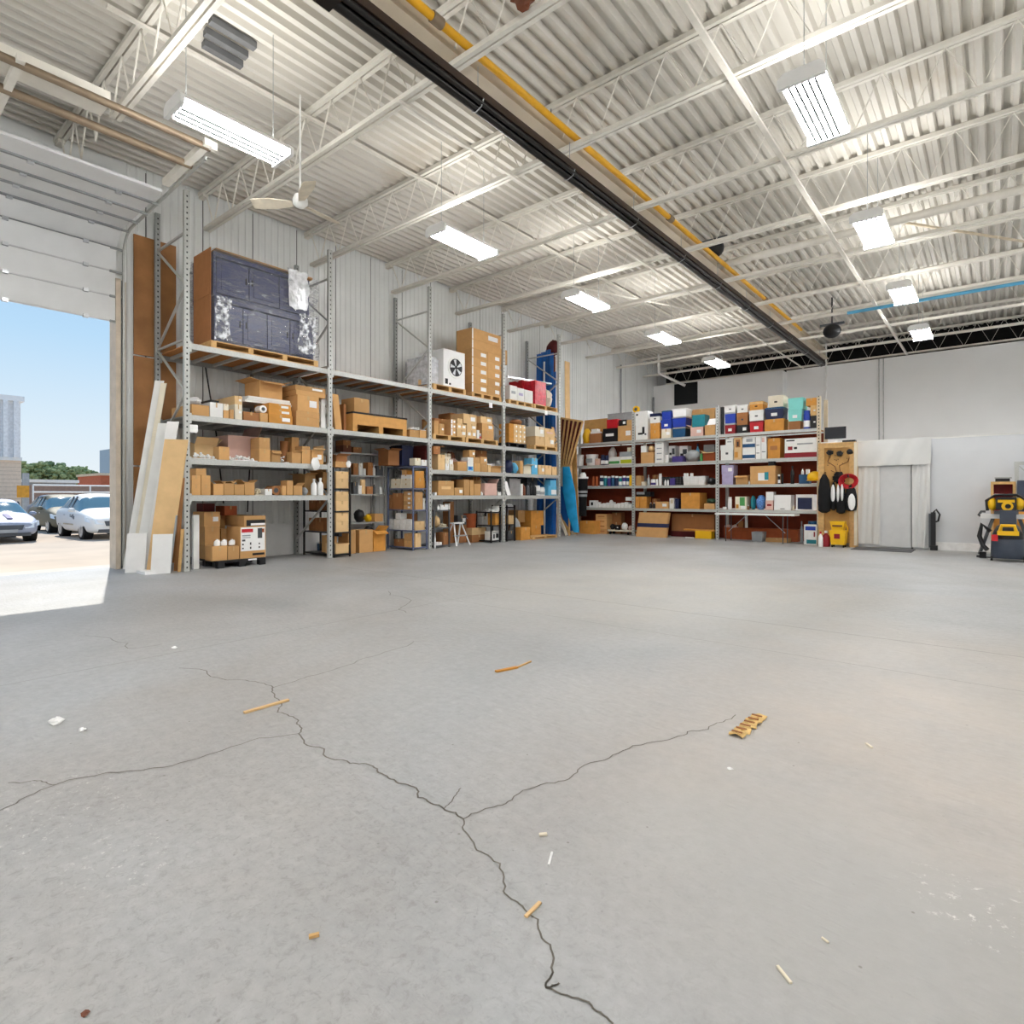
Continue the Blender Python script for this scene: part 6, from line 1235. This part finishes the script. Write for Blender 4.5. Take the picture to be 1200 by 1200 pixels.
zt_ = a.z; MB().box(-.05, .05, -.05, .05, .05, zt_ * .93).build('shaft', 'black', ww); MB().box(-.06, .09, -.07, .07, 0, .12).build('foot', 'black', ww); MB().path([(.0, 0, zt_ * .92), (.06, 0, zt_), (.13, 0, zt_ * .88), (.1, 0, zt_ * .72), (.05, 0, zt_ * .7)], .022, 8).build('loop_handle', 'black', ww, smooth=True); MB().box(-.09, -.05, -.04, .04, .06, zt_ * .9).build('grey_edge', 'dgrey', ww)
# wooden cabinet, dark board, metal post, mitre saw, vacuum
YC = 17.3
a, b = pt(1161, y=YC), pt(1190.5, y=YC); cx = (a.x + b.x) / 2; w2 = (b.x - a.x) / 2; hz = pt(1175, 567.5, y=YC).z
wc = empty('open_cabinet', (cx, YC, 0), 0, 'pale wooden open cabinet with dark red inside behind the mitre saw', 'cabinet')
MB().box(-w2, -w2 + .05, 0, .5, 0, hz).build('side_panel', 'wood', wc); MB().box(w2 - .05, w2, 0, .5, 0, hz).build('side_panel', 'wood', wc); MB().box(-w2, w2, 0, .5, hz, hz + .06).build('top_panel', 'wood', wc); MB().box(-w2 + .05, w2 - .05, .44, .47, 0, hz).build('back_panel', 'dred', wc); MB().box(-w2 + .05, w2 - .05, .02, .44, 1.0, 1.04).build('shelf', 'dred', wc); MB().box(-w2 + .05, w2 - .05, .1, .14, .0, .98).build('lower_door', 'orange', wc)
z0 = hz + .062
r = MB().box(-w2 + .08, w2 - .1, .05, .3, 0, .07).build('flat_case', 'black'); r.location = (cx, YC, z0); tag(r, 'flat black case on top of the wooden cabinet', 'case'); MB().box(-.15, .15, .1, .2, .07, .1).build('clip_handle', 'steel', r)
x0 = b.x + .02; x1 = pt(1212, y=YC).x; tag(B(x0, x1, YC - .05, YC, .0, pt(1195, 563, y=YC).z).build('dark_panel', mat('slate blue board', '3C4558', .5, noise=.05), org=(x0, YC, 0)), 'slate blue board standing beside the wooden cabinet', 'board')
tag(B(x0, x1, YC - .07, YC - .052, .0, 1.0).build('orange_panel', 'orange', org=(x0, YC, 0)), 'orange brown board below the slate blue board', 'board')
xp = pt(1191.5, y=17.7).x; zp = pt(1191, 541, y=17.7).z
tag(MB().box(xp - .04, xp + .04, 17.66, 17.74, 0, zp).box(xp - .04, xp + 1.0, 17.67, 17.73, zp - .08, zp).bar((xp + .04, 17.7, zp - .1), (xp + .7, 17.7, zp - .9), .02, .02).build('metal_frame', 'galv', org=(xp, 17.7, 0)), 'galvanised post frame standing behind the slate blue board', 'frame')
YM = 16.55
def m_(u, v): return pt(u, v, y=YM)
p = m_(1177, 608); ms = empty('mitre_saw_stand', (p.x, YM, 0), 0, 'yellow and black mitre saw on a long stand with a white beam', 'mitre saw'); q = lambda u, v: m_(u, v).x - p.x
zb = m_(1170, 605).z
MB().box(q(1149, 605), 1.4, -.06, .06, zb - .05, zb + .05).build('beam', 'foam', ms); MB().path([(q(1149, 605), 0, zb), (q(1147, 604), 0, zb + .02), (q(1150, 603), 0, zb + .1), (q(1155, 602), 0, zb + .1)], .03, 6).build('end_hook', 'dgrey', ms)
mb = MB(); xc = q(1179, 590)
MB().box(xc - .2, xc + .2, -.2, .2, zb + .05, zb + .12).build('saw_table', 'dgrey', ms)
MB().box(xc - .17, xc + .17, -.14, .1, zb + .14, zb + .42).build('motor_housing', 'black', ms); MB().box(xc - .14, xc + .14, -.146, -.14, zb + .3, zb + .36).build('yellow_band', 'yellow', ms); MB().blob((xc - .23, 0, zb + .26), .09, .12, .14, 12, 8).build('side_guard', 'yellow', ms, smooth=True); MB().blob((xc + .22, 0, zb + .27), .09, .12, .14, 12, 8).build('side_guard', 'yellow', ms, smooth=True)
MB().path([(xc - .31, -.04, zb + .12), (xc - .33, -.04, zb + .34), (xc - .18, -.04, zb + .46), (xc + .18, -.04, zb + .46), (xc + .31, -.04, zb + .36), (xc + .31, -.04, zb + .12)], .03, 8).build('handle', 'black', ms, smooth=True); MB().tube((xc + .02, -.16, zb + .22), (xc + .02, -.14, zb + .22), .1, 16).build('logo_disc', 'yellow', ms, smooth=True); MB().tube((xc + .03, -.164, zb + .22), (xc + .03, -.16, zb + .22), .05, 12).build('logo_center', 'black', ms, smooth=True)
zf = .07
for s in (-1, 1): MB().bar((xc + s * .22, 0, zb - .05), (xc + s * .45, s * .1, zf), .05, .05).build('leg', 'dgrey', ms)
MB().box(q(1152, 650), 1.3, -.2, -.12, .03, .1).build('foot_beam', 'silver', ms); MB().box(q(1148, 648), q(1156, 648), -.25, -.05, .0, .13).build('foot_clamp', 'black', ms); MB().box(xc + .35, xc + .5, -.22, -.1, 0, .1).build('foot_clamp', 'black', ms); MB().box(xc - .5, xc + .6, -.1, .1, .0, .04).build('base_plate', 'black', ms)
vb = empty('shop_vacuum', (p.x + .05, YM - .62, 0), 0, 'grey black shop vacuum with a yellow handle in front of the mitre saw', 'vacuum')
MB().lathe([(.25, .06), (.28, .1), (.27, .42), (.25, .46)], 20).build('tank', mat('slate plastic', '3E4654', .45), vb, smooth=True); MB().lathe([(.26, .46), (.25, .56), (.18, .72), (.12, .76)], 20).build('lid', 'black', vb, smooth=True); MB().box(-.13, .13, -.16, .1, .76, 1.05).build('motor_tower', mat('slate plastic', '3E4654', .45), vb)
MB().path([(-.13, -.26, .6), (-.1, -.3, .74), (.1, -.3, .74), (.13, -.26, .6)], .035, 8).build('handle', 'yellow', vb, smooth=True); MB().box(-.17, .17, -.3, -.26, .54, .63).build('yellow_plate', 'yellow', vb)
MB().path([(-.28, -.05, .6), (-.42, -.06, .75), (-.46, -.06, .5), (-.4, -.08, .3), (-.33, -.12, .22)], .045, 10).build('hose', 'black', vb, smooth=True); MB().path([(.28, -.05, .6), (.42, -.06, .72), (.44, -.06, .5), (.36, -.08, .35)], .04, 10).build('hose', 'black', vb, smooth=True); MB().box(-.26, -.16, -.33, -.27, .42, .55).build('red_clip', 'red', vb)
for s in (-1, 1): MB().tube((s * .26 - .02, -.12, .05), (s * .26 + .02, -.12, .05), .05, 10).build('caster', 'black', vb, smooth=True)

# ================================================================ SHEETS AND BOARDS LEANING AT THE RACK ENDS
LG = 'boards leaning on the first rack post'
def lean(uv, hd, yh, ax, wd, th, m, label, name='leaning_board', cat='board', grp=LG):
    """flat board: foot at a floor point, head at a point of the plane y = yh"""
    f0 = fl(*uv) + Vector((0, 0, .004)); h0 = pt(*hd, y=yh); ax = Vector((ax, 1, 0)).normalized(); n = (h0 - f0).cross(ax).normalized() * th / 2; s = ax * wd / 2
    o = MB().hexa([f0 - s - n, f0 + s - n, f0 + s + n, f0 - s + n, h0 - s - n, h0 + s - n, h0 + s + n, h0 - s + n]).build(name, m, org=f0); return tag(o, label, cat, grp)
lean((149, 667), (187, 446), 4.05, .6, .14, .03, 'white', 'tallest white narrow board leaning before the brown plywood, first from the door')
lean((155, 668.5), (192, 449), 4.08, .6, .09, .03, 'cream', 'tall cream batten leaning before the brown plywood, second from the door')
lean((163, 669.5), (193, 496), 4.1, .6, .2, .03, 'white', 'white board of middle height leaning between the cream batten and its twin')
lean((173, 670), (203, 494), 4.12, .6, .18, .03, 'foam', 'white board of middle height leaning behind the wide tan board')
lean((185, 670.5), (207, 515), 4.06, .7, .36, .035, 'kraft2', 'wide tan board leaning by the first rack post')
lean((206, 669), (214, 560), 4.22, .4, .07, .03, 'oldwood', 'brown timber strip leaning close to the first rack post')
lean((210, 670.2), (214, 620), 4.24, .3, .05, .03, 'wood', 'short pine batten leaning close to the first rack post')
lean((199, 671.5), (207, 604), 4.12, .4, .03, .02, 'grey', 'thin grey metal strip leaning before the brown timber strip')
lean((158, 671.5), (161, 625), 3.72, .6, .3, .025, 'foam', 'short white offcut standing at the foot of the tall white boards', 'white_offcut', 'board', 'white offcuts by the door')
lean((188, 672.5), (191, 626), 3.95, .6, .3, .025, 'foam', 'short white offcut standing at the foot of the wide tan board', 'white_offcut', 'board', 'white offcuts by the door')
tag(MB().box(-.2, .2, -.12, .12, 0, .05).build('white_offcut', 'foam', org=(0, 0, 0)), 'flat white offcut lying on the floor between the two short standing ones', 'board', 'white offcuts by the door').location = fl(174, 672)
# blue sheets standing beyond the rack end
yb_ = RY[4] + .5
for k in range(6):
    x = XB + (0, .16, .30, .36, .52, .66)[k]; wd_ = (.05, .05, .014, .05, .05, .03)[k]; tp = (6.3, 6.35, 6.0, 6.4, 6.25, 5.6)[k]
    g = []
    for i in range(10):
        z = .0 + tp * i / 9; g.append([(x + j * wd_ + .004 * math.sin(i * .9 + k), yb_ + .05 * (k % 2) + .02 * math.sin(i * .7) + .016 * math.sin(j * 1.9), z) for j in range(5)])
    tag(MB().shell(g, (0, .012, 0)).build('plastic_sheet', 'bluesheet' if k != 2 else 'white', smooth=True, org=(x, yb_, 0)), ('tall blue plastic sheet strip standing beyond the rack end, %s from the wall' if k != 2 else 'tall white plastic sheet strip among the blue ones beyond the rack, %s from the wall') % ORD[k], 'plastic sheet', 'tall sheets beyond the rack')
p = pt(657, 413, x=-11.9); tag(MB().blob((0, 0, 0), .25, .2, .28, 10, 7, .15).build('rolled_carpet', 'maroon', org=(0, 0, 0), smooth=True), 'dark red rolled cloth at the top of the blue sheets', 'roll').location = (XB + .5, yb_ + .32, 6.5)
tag(MB().tube((XB + .5, yb_ + .32, 0), (XB + .5, yb_ + .32, 6.2), .07, 10).build('standing_roll', 'brown', org=(XB + .5, yb_ + .32, 0), smooth=True), 'dark brown roll standing behind the blue sheets', 'roll')
# long brown board bowed against the wall, slatted crate frame, cyan film, timber
g = []
for i in range(12):
    t = i / 11; z = 6.1 * t; x = -11.42 - .28 * t - .1 * math.sin(t * 3.0); g.append([(x, 17.1 + .3 * j, z) for j in range(2)])
tag(MB().shell(g, (-.02, 0, 0)).build('bowed_board', 'kraft2', smooth=True, org=(-11.4, 17.1, 0)), 'long tan board bowed against the wall beyond the rack end', 'board')
sf = empty('slatted_frame', fl(661, 627.5), 0, 'slatted pine frame leaning outwards past the rack end post', 'slatted frame')
f0 = fl(661, 627.5); A_ = [pt(657.5, 490, y=f0.y + .35), pt(683, 494, y=f0.y + .25)]; B_ = [pt(654, 546, y=f0.y + .35), pt(668, 546, y=f0.y + .25)]
for k in range(6):
    s = k / 5; a = A_[0].lerp(A_[1], s) - f0; b = B_[0].lerp(B_[1], s) - f0; MB().bar(a, b, .05, .05, (0, 1, 0)).build('slat', 'wood', sf)
bk = Vector((0, .05, 0)); MB().hexa([A_[0] - f0 + bk, A_[1] - f0 + bk, B_[1] - f0 + bk, B_[0] - f0 + bk] + [q_ - f0 + bk * 1.3 for q_ in (A_[0], A_[1], B_[1], B_[0])]).build('added_dark_backing', 'maroon', sf)  # dark sheet added behind the slats to darken their gaps
MB().bar(A_[0] - f0, A_[1] - f0, .06, .05, (0, 1, 0)).build('top_rail', 'wood', sf); MB().bar(B_[0] - f0, B_[1] - f0, .06, .05, (0, 1, 0)).build('bottom_rail', 'wood', sf)
for p in (B_[0], B_[1]): MB().bar(p - f0, Vector((p.x - f0.x + .1, .05, 0)), .05, .05, (0, 1, 0)).build('leg', 'wood', sf)
def strip(name, pts, wd, m, label, cat, grp=None, th=.012, y=16.6):
    """hanging or leaning strip through floor-plan positions found from the picture"""
    P = [pt(u, v, y=y) for u, v in pts]; g = []
    for i, p in enumerate(P): g.append([p + Vector((-wd[i] / 2, .03 * math.sin(i), 0)), p + Vector((0, -.03, 0)), p + Vector((wd[i] / 2, .03, 0))])
    o = MB().shell(g, (0, th, 0)).build(name, m, smooth=True, org=P[-1]); return tag(o, label, cat, grp)
strip('cyan_film', [(663, 547), (666, 575), (670, 603), (675, 624)], [.25, .5, .4, .2], 'cyan', 'bright cyan plastic film hanging down to the floor past the rack end', 'plastic film', y=16.55)
strip('blue_film', [(658, 570), (661, 598), (668, 622)], [.2, .4, .3], 'bluesheet', 'darker blue plastic film under the cyan film past the rack end', 'plastic film', y=16.75)
for k, (ua, va, ub, vb) in enumerate(((647, 585, 664, 628), (651, 590, 668, 627.5), (655, 598, 672, 627), (663, 605, 677, 626.5))):
    f1 = fl(ub, vb); h1 = pt(ua, va, y=f1.y + .35)
    tag(MB().bar(f1 + Vector((0, 0, .03)), h1, .09, .035, (0, 1, 0)).build('timber_batten', 'wood' if k % 2 else 'cream', org=f1), 'leaning timber batten at the foot of the cyan film, %s from the rack' % ORD[k], 'batten', 'battens at the rack end')
tag(MB().bar((-11.5, 17.45, 0), (-11.72, 17.6, 3.6), .3, .025, (.2, 1, 0)).build('plywood_board', 'wood2', org=(-11.5, 17.45, 0)), 'plywood board standing between the slatted frame and the back shelving', 'board')

# ================================================================ LITTER ON THE FLOOR
def stick(u0, v0, u1, v1, wd, th, m, label, nm='wood_stick', cat='stick'):
    a, b = fl(u0, v0), fl(u1, v1); a.z = b.z = th / 2 + .002; o = MB().bar(a, b, wd, th).build(nm, m, org=a); return tag(o, label, cat)
stick(286, 836.5, 338, 821.5, .024, .012, 'kraft2', 'thin pine stick lying across the floor crack')
stick(581, 788, 606, 783, .03, .012, 'orange', 'brown splinter of wood on the floor, broad part'); stick(606, 783, 622, 776, .014, .01, 'wood', 'thin end splinter of wood touching the brown splinter')
stick(911, 1134, 927, 1154, .008, .006, 'cream', 'pale matchstick on the floor, near the bottom edge'); stick(616, 1076, 633, 1059, .012, .006, 'kraft2', 'pale wood chip lying on the crack'); stick(632, 980, 641, 979, .014, .008, 'cream', 'small cream chip on the floor beside the crack'); stick(643, 1015, 647, 1000, .008, .005, 'foam', 'small white sliver on the floor beside the crack')
stick(362, 1100, 374, 1097, .012, .008, 'wood', 'small curled wood shaving on the open floor'); stick(1015, 872, 1022, 877, .012, .006, 'cream', 'tiny pale chip beyond the torn cardboard'); stick(963, 1100, 971, 1106, .006, .004, 'cream', 'tiny pale sliver past the matchstick')
cbp = empty('torn_cardboard', fl(876, 852), 0, 'torn strip of corrugated cardboard lying on the floor', 'cardboard scrap'); f0 = fl(876, 852); a, b = fl(862, 864) - f0, fl(890, 841) - f0; d_ = (b - a); n_ = Vector((-d_.y, d_.x, 0)).normalized()
g = []; 
for i in range(13):
    t = i / 12; c = a.lerp(b, t); wv = .04 * (1 + .25 * math.sin(i * 2.3)); g.append([c - n_ * wv + Vector((0, 0, .012 + .008 * math.sin(i * 1.7))), c + Vector((0, 0, .02 + .006 * math.cos(i * 2.1))), c + n_ * wv + Vector((0, 0, .01 + .006 * math.sin(i * 2.9)))])
MB().shell(g, (0, 0, -.006)).build('liner', mat('torn cardboard', 'DDBB7C', .9, noise=.15, scale=30), cbp)
mb = MB()
for i in range(0, 11, 2): c = a.lerp(b, (i + .6) / 12); mb.bar(c - n_ * .03 + Vector((0, 0, .027)), c + n_ * .028 + Vector((0, 0, .027)), .012, .006)
mb.build('corrugation', 'kraft3', cbp)
for u, v, s, lab in ((66, 847, .035, 'larger crumpled white paper scrap on the floor near the door side'), (96, 856, .018, 'smaller white paper scrap beside the larger crumpled one'), (204, 760, .022, 'white paper scrap on the floor joint'), (100, 1189, .009, 'dark brown leaf on the floor at the bottom corner'), (856, 902, .012, 'tiny white foam bead on the floor before the torn cardboard')):
    o = MB().blob((0, 0, s * .35), s * 1.4, s, s * .45, 9, 6, .3).build('paper_scrap' if 'leaf' not in lab else 'dry_leaf', 'foam' if 'leaf' not in lab else 'brown'); o.location = fl(u, v) + Vector((0, 0, .0)); tag(o, lab, 'scrap' if 'leaf' not in lab else 'leaf')
# ================================================================ OUTSIDE THE DOOR
am = mat('pale asphalt', 'C6B6A4', .9, noise=.1, scale=.7)
struct('ground', B(-170, XL - .15, -120, 120, -.5, -.1), am)
struct('trim_8', B(XL - .9, XL - .3, -.5, 3.9, -.4, -.005), mat('door apron', 'C9C2B8', .85, noise=.08))
def car(name, label, x, y, L, W, Hh, paint, hood=1.0, rear=.5, stripes=False, mark=False):
    """x: front bumper, y: middle; the car faces +x"""
    r = empty(name, (x, y, -.1), 0, label, 'car', 'cars parked outside the door')
    w = W / 2; belt = Hh * .60; g = .19
    # stations along the car: (distance back, half width, underside, shoulder height, roof height or None, roof half width)
    st = [(0, .70, .30, belt * .66, None), (.06, .80, .22, belt * .74, None), (.35, .93, g, belt * .86, None), (hood * .7, .98, g, belt * .95, None), (hood, .99, g, belt, None),
          (hood + .75, 1, g, belt * 1.02, Hh * .97), (hood + 1.3, 1, g, belt * 1.03, Hh), (L * .62, 1, g, belt * 1.04, Hh * .99), (L - rear - .35, .98, g, belt * 1.06, Hh * .93), (L - rear * .45, .95, g + .03, belt * 1.06, Hh * .72 if rear < .7 else None), (L - .05, .88, .28, belt * .98, None), (L, .8, .36, belt * .8, None)]
    vs, fs, mi = [], [], []; m = 16
    for (dx, ww, zb, zs, zr) in st:
        q = w * ww * 1.03; t = q * .72; roof = zr if zr else zs + .035
        crown = roof + .02
        a = [(-q * .75, zb), (-q * .95, zb + .07), (-q, (zb + zs) * .5), (-q * .985, zs - .07), (-q * .93, zs), (-t if zr else -q * .8, roof - (.07 if zr else .01)), (-t * .82, roof), (-t * .3, crown)]
        for p_ in a: vs.append((-dx, p_[0], p_[1]))
        for p_ in a[::-1]: vs.append((-dx, -p_[0], p_[1]))
    for i in range(len(st) - 1):
        c0, c1 = st[i][4], st[i + 1][4]
        for j in range(m):
            fs.append((i * m + j, i * m + (j + 1) % m, (i + 1) * m + (j + 1) % m, (i + 1) * m + j))
            side = j in (4, 10); top = j in (5, 6, 7, 8, 9)
            glass = (side and (c0 or c1)) or (top and bool(c0) != bool(c1))
            mi.append(1 if glass else 0)
    fs += [tuple(range(m)), tuple(range((len(st) - 1) * m, len(st) * m))]; mi += [0, 0]
    mb = MB().add(vs, fs); mb.m = mi; bd = mb.build('body', [paint, 'carglass'], r, smooth=True)
    md = bd.modifiers.new('round', 'SUBSURF'); md.levels = md.render_levels = 2
    for s in (-1, 1):
        for dx in (hood + 1.05, L * .6): MB().bar((-dx, s * w * .955, belt * 1.0), (-dx + .04, s * w * .74, Hh * .94), .07, .03, (0, 1, 0)).build('pillar', 'dgrey', r)
        MB().blob((-hood - .5, s * (w + .07), belt + .06), .09, .11, .075, 10, 6).build('wing_mirror', paint, r, smooth=True)
        MB().hexa([(.0, s * w * .5, belt * .55), (.0, s * w * .74, belt * .57), (-.34, s * w * .985, belt * .66), (-.34, s * w * .8, belt * .66), (-.04, s * w * .5, belt * .73), (-.06, s * w * .76, belt * .75), (-.42, s * w * .985, belt * .83), (-.4, s * w * .8, belt * .83)]).build('headlight', mat('clear lens', 'E8EEF2', .15, .1, noise=.1), r)
        for dx in (.82, L - .82):
            MB().tube((-dx, s * (w - .3), .33), (-dx, s * (w - .035), .33), .35, 24).build('wheel_arch', 'dark', r, smooth=True)
            t = MB().tube((-dx, s * (w - .22), .3), (-dx, s * (w - .025), .3), .3, 24).build('wheel', 'tyre', r, smooth=True)
            rm_ = MB().tube((-dx, s * (w - .05), .3), (-dx, s * (w - .018), .3), .22, 20)
            for k in range(5):
                a = k * 1.2566; rm_.bar((-dx + .05 * math.cos(a), s * (w - .014), .3 + .05 * math.sin(a)), (-dx + .2 * math.cos(a), s * (w - .014), .3 + .2 * math.sin(a)), .05, .012, (0, 1, 0))
            rm_.build('rim', 'silver', t)
        for dx in (L * .44, L * .64): MB().box(-dx - .09, -dx + .09, s * (w + .008) - .012, s * (w + .008) + .012, belt * .84, belt * .88).build('door_handle', 'silver', r)
    MB().hexa([(-.1, -w * .45, belt * .5), (.03, -w * .42, belt * .5), (.03, w * .42, belt * .5), (-.1, w * .45, belt * .5), (-.1, -w * .5, belt * .68), (.0, -w * .48, belt * .68), (.0, w * .48, belt * .68), (-.1, w * .5, belt * .68)]).build('grille', 'dgrey', r)
    MB().box(-.14, .02, -w * .66, w * .66, belt * .26, belt * .38).build('lower_grille', 'dgrey', r); MB().box(.0, .045, -.26, .26, belt * .4, belt * .52).build('number_plate', 'grey', r)
    if stripes:
        for q in (-.17, .13): MB().bar((-.3, q, belt * .93), (-hood + .1, q, belt * 1.08), .13, .02).build('stripe', 'violet', r)
    if mark:
        for k in range(4): MB().box(-L * .47 + k * .14, -L * .47 + k * .14 + .1, -w - .016, -w + .02, belt * .72, belt * (.9 - .06 * (k % 2))).build('side_lettering', 'dgrey', r)
        MB().box(-L * .66, -L * .38, -w - .016, -w + .02, belt * .5, belt * .55).build('side_lettering', 'tan', r)
    return r
car('parked_car', 'white hatchback with dark side lettering parked facing the door', -22.6, 6.75, 4.1, 1.8, 1.52, 'carwhite', mark=True)
car('parked_car', 'silver sedan with violet bonnet stripes parked facing the door', -23.2, 3.95, 4.4, 1.75, 1.34, 'carsilver', hood=1.15, rear=.8, stripes=True)
car('parked_car', 'olive and white car parked between the silver sedan and the white hatchback', -27.6, 6.9, 4.2, 1.75, 1.5, 'cardark')
car('parked_car', 'blue grey car parked farther back behind the silver sedan', -34.5, 8.2, 4.3, 1.8, 1.5, mat('blue grey car paint', '7C8698', .3, .4))
# building opposite
p = pt(25, 465, x=-58); bl = empty('warehouse', (-58, p.y, -.1), 0, 'warehouse of beige blocks below and white ribbed cladding above', 'building')
zb = pt(25, 537, x=-58).z; zt_ = p.z
blk = mat('beige block wall', 'E6D2BC', .9, noise=.06)
MB().box(-20, 0, -30, 0, 0, zb).build('block_wall', blk, bl)
mb = MB()
for k in range(60): mb.box(-.1, .3, -.5 - k * .62, -.22 - k * .62, zb + .15, zt_ - .3)
mb.box(-20, 0, -30, -.05, zb, zt_); cl = mb.build('ribbed_cladding', mat('pale ribbed cladding', 'ECEDEE', .5), bl)
MB().box(-20.2, .25, -30.2, .15, zt_ - .3, zt_ + .1).build('eaves_trim', 'foam', bl); MB().box(-.05, .16, -30, .02, zb - .1, zb + .15).build('sill_trim', 'white', bl)
mb = MB()
for k in range(1, 14): mb.box(-.02, .012, -30, -.02, zb * k / 14 - .012, zb * k / 14 + .012)
mb.build('mortar_joint', mat('mortar', 'BDAA95', .9), bl)
MB().box(-12, -6, -8, -4, zt_, zt_ + 2.6).build('roof_house', 'foam', bl)
# fence wall and pipe rail behind the cars
a, b = pt(30, x=-50), pt(175, x=-50)
tag(MB().box(-50.3, -50, a.y, b.y + 6, -.1, pt(90, 569, x=-50).z).build('boundary_wall', mat('brown block wall', '9A7F70', .9, noise=.1), org=(-50, a.y, -.1)), 'low brown boundary wall behind the parked cars', 'wall')
rl = empty('guard_rail', (-48, a.y, -.1), 0, 'pale pipe guard rail in front of the brown boundary wall', 'rail'); zr = pt(90, 572.5, x=-48).z + .1
MB().tube((0, 0, zr - .25), (0, b.y + 6 - a.y, zr - .25), .05, 8).tube((0, 0, zr + .2), (0, b.y + 6 - a.y, zr + .2), .05, 8).build('rail', 'white', rl)
for k in range(6): MB().tube((0, k * 3.1, 0), (0, k * 3.1, zr + .22), .05, 8).build('post', 'white', rl)
p = pt(27, 576, x=-44); sg = empty('yellow_sign', (-44, p.y, -.1), 0, 'small orange yellow sign on a post beside the warehouse corner', 'sign'); MB().box(-.04, .04, -.28, .28, p.z - .25, p.z + .45).build('sign_panel', mat('sign yellow', 'D99A35', .6), sg); MB().box(-.03, .03, -.05, .05, 0, p.z - .3).build('post', 'steel', sg)
p = pt(30, 566, x=-46); tag(MB().box(-46.15, -45.85, p.y - .15, p.y + .15, -.1, p.z + .6).build('sign_pole', 'grey', org=(-46, p.y, -.1)), 'grey square pole behind the yellow sign', 'pole')
p = pt(52, 571, x=-62); hs_ = empty("low_shed", (-62, p.y, -.1), 0, 'low pale grey shed behind the guard rail', 'building'); MB().box(-6, 0, -1.5, 2.2, 0, p.z + .5).build('wall', 'grey', hs_); MB().box(-6.2, .2, -1.7, 2.4, p.z + .5, p.z + .75).build('roof', 'white', hs_)
for k in range(3): MB().box(-.02, .03, -1.3 + k * 1.1, -.5 + k * 1.1, p.z - .6, p.z + .2).build('window', 'blueglass', hs_)
# brick building and tower
p, q = pt(118, 556, x=-72), pt(160, 556, x=-72); bb = empty('brick_building', (-72, p.y, -.1), 0, 'low red brick building at the end of the trees', 'building'); MB().box(-8, 0, 0, q.y - p.y, 0, p.z).build('brick_wall', mat('red brick', 'B4664A', .9, noise=.08, scale=3), bb); MB().box(-8.2, .15, -.1, q.y - p.y + .1, p.z, p.z + .25).build('parapet', 'tan', bb)
for k in range(2): MB().box(-.02, .05, 1.6 + k * 2.4, 2.9 + k * 2.4, p.z * .35, p.z * .75).build('window', 'blueglass', bb)
p, q = pt(132, 525, x=-135), pt(150, 525, x=-135); tb = empty('tower_block', (-135, p.y, -.1), 0, 'tall blue grey tower block beyond the brick building', 'building'); MB().box(-8, 0, 0, q.y - p.y, 0, p.z).build('facade', mat('blue grey facade', '93A6B4', .6), tb)
mb = MB()
for k in range(1, 9): mb.box(-.02, .06, .2, q.y - p.y - .2, p.z * k / 9.5, p.z * k / 9.5 + .5)
mb.build('window_band', 'blueglass', tb)
# trees along the far edge of the yard
lm = [mat('leaf green %d' % k, c, .9, noise=.3, scale=3) for k, c in enumerate(('8C9A6C', '98A574', '7F8E66'))]
def tree(u, v, x, wd, k, label):
    p = pt(u, v, x=x); g = random.Random(k); t = empty('tree', (x, p.y, -.1), 0, label, 'tree', 'trees behind the car park'); hz = p.z + .1
    MB().path([(0, 0, 0), (.1, .05, hz * .35), (0, 0, hz * .6)], [.28, .2, .1], 8).build('trunk', 'brown', t, smooth=True)
    mb = MB()
    for i in range(300):
        a, z, rr = g.uniform(0, 6.28), g.uniform(.22, .97), g.random() ** .5
        ww = wd * (.55 + .45 * math.sin(min(1, z * 1.15) * 2.6)); c = (ww * rr * math.cos(a), ww * rr * math.sin(a), hz * z)
        mb.blob(c, wd * g.uniform(.07, .15), wd * g.uniform(.07, .15), hz * g.uniform(.03, .06), 6, 4, .4, g)
    mb.build('crown', lm[k % 3], t)
for k, (u, v, wd) in enumerate(((30, 541, 5.5), (44, 546, 5), (57, 541, 5.2), (70, 547, 5), (84, 546, 5.4), (98, 551, 5), (112, 556, 5), (126, 557, 5), (142, 556, 5))):
    tree(u, v, -92 - (k % 3) * 9, wd * .5, k, 'leafy green tree beyond the yard wall, %s from the warehouse' % ORD[k])
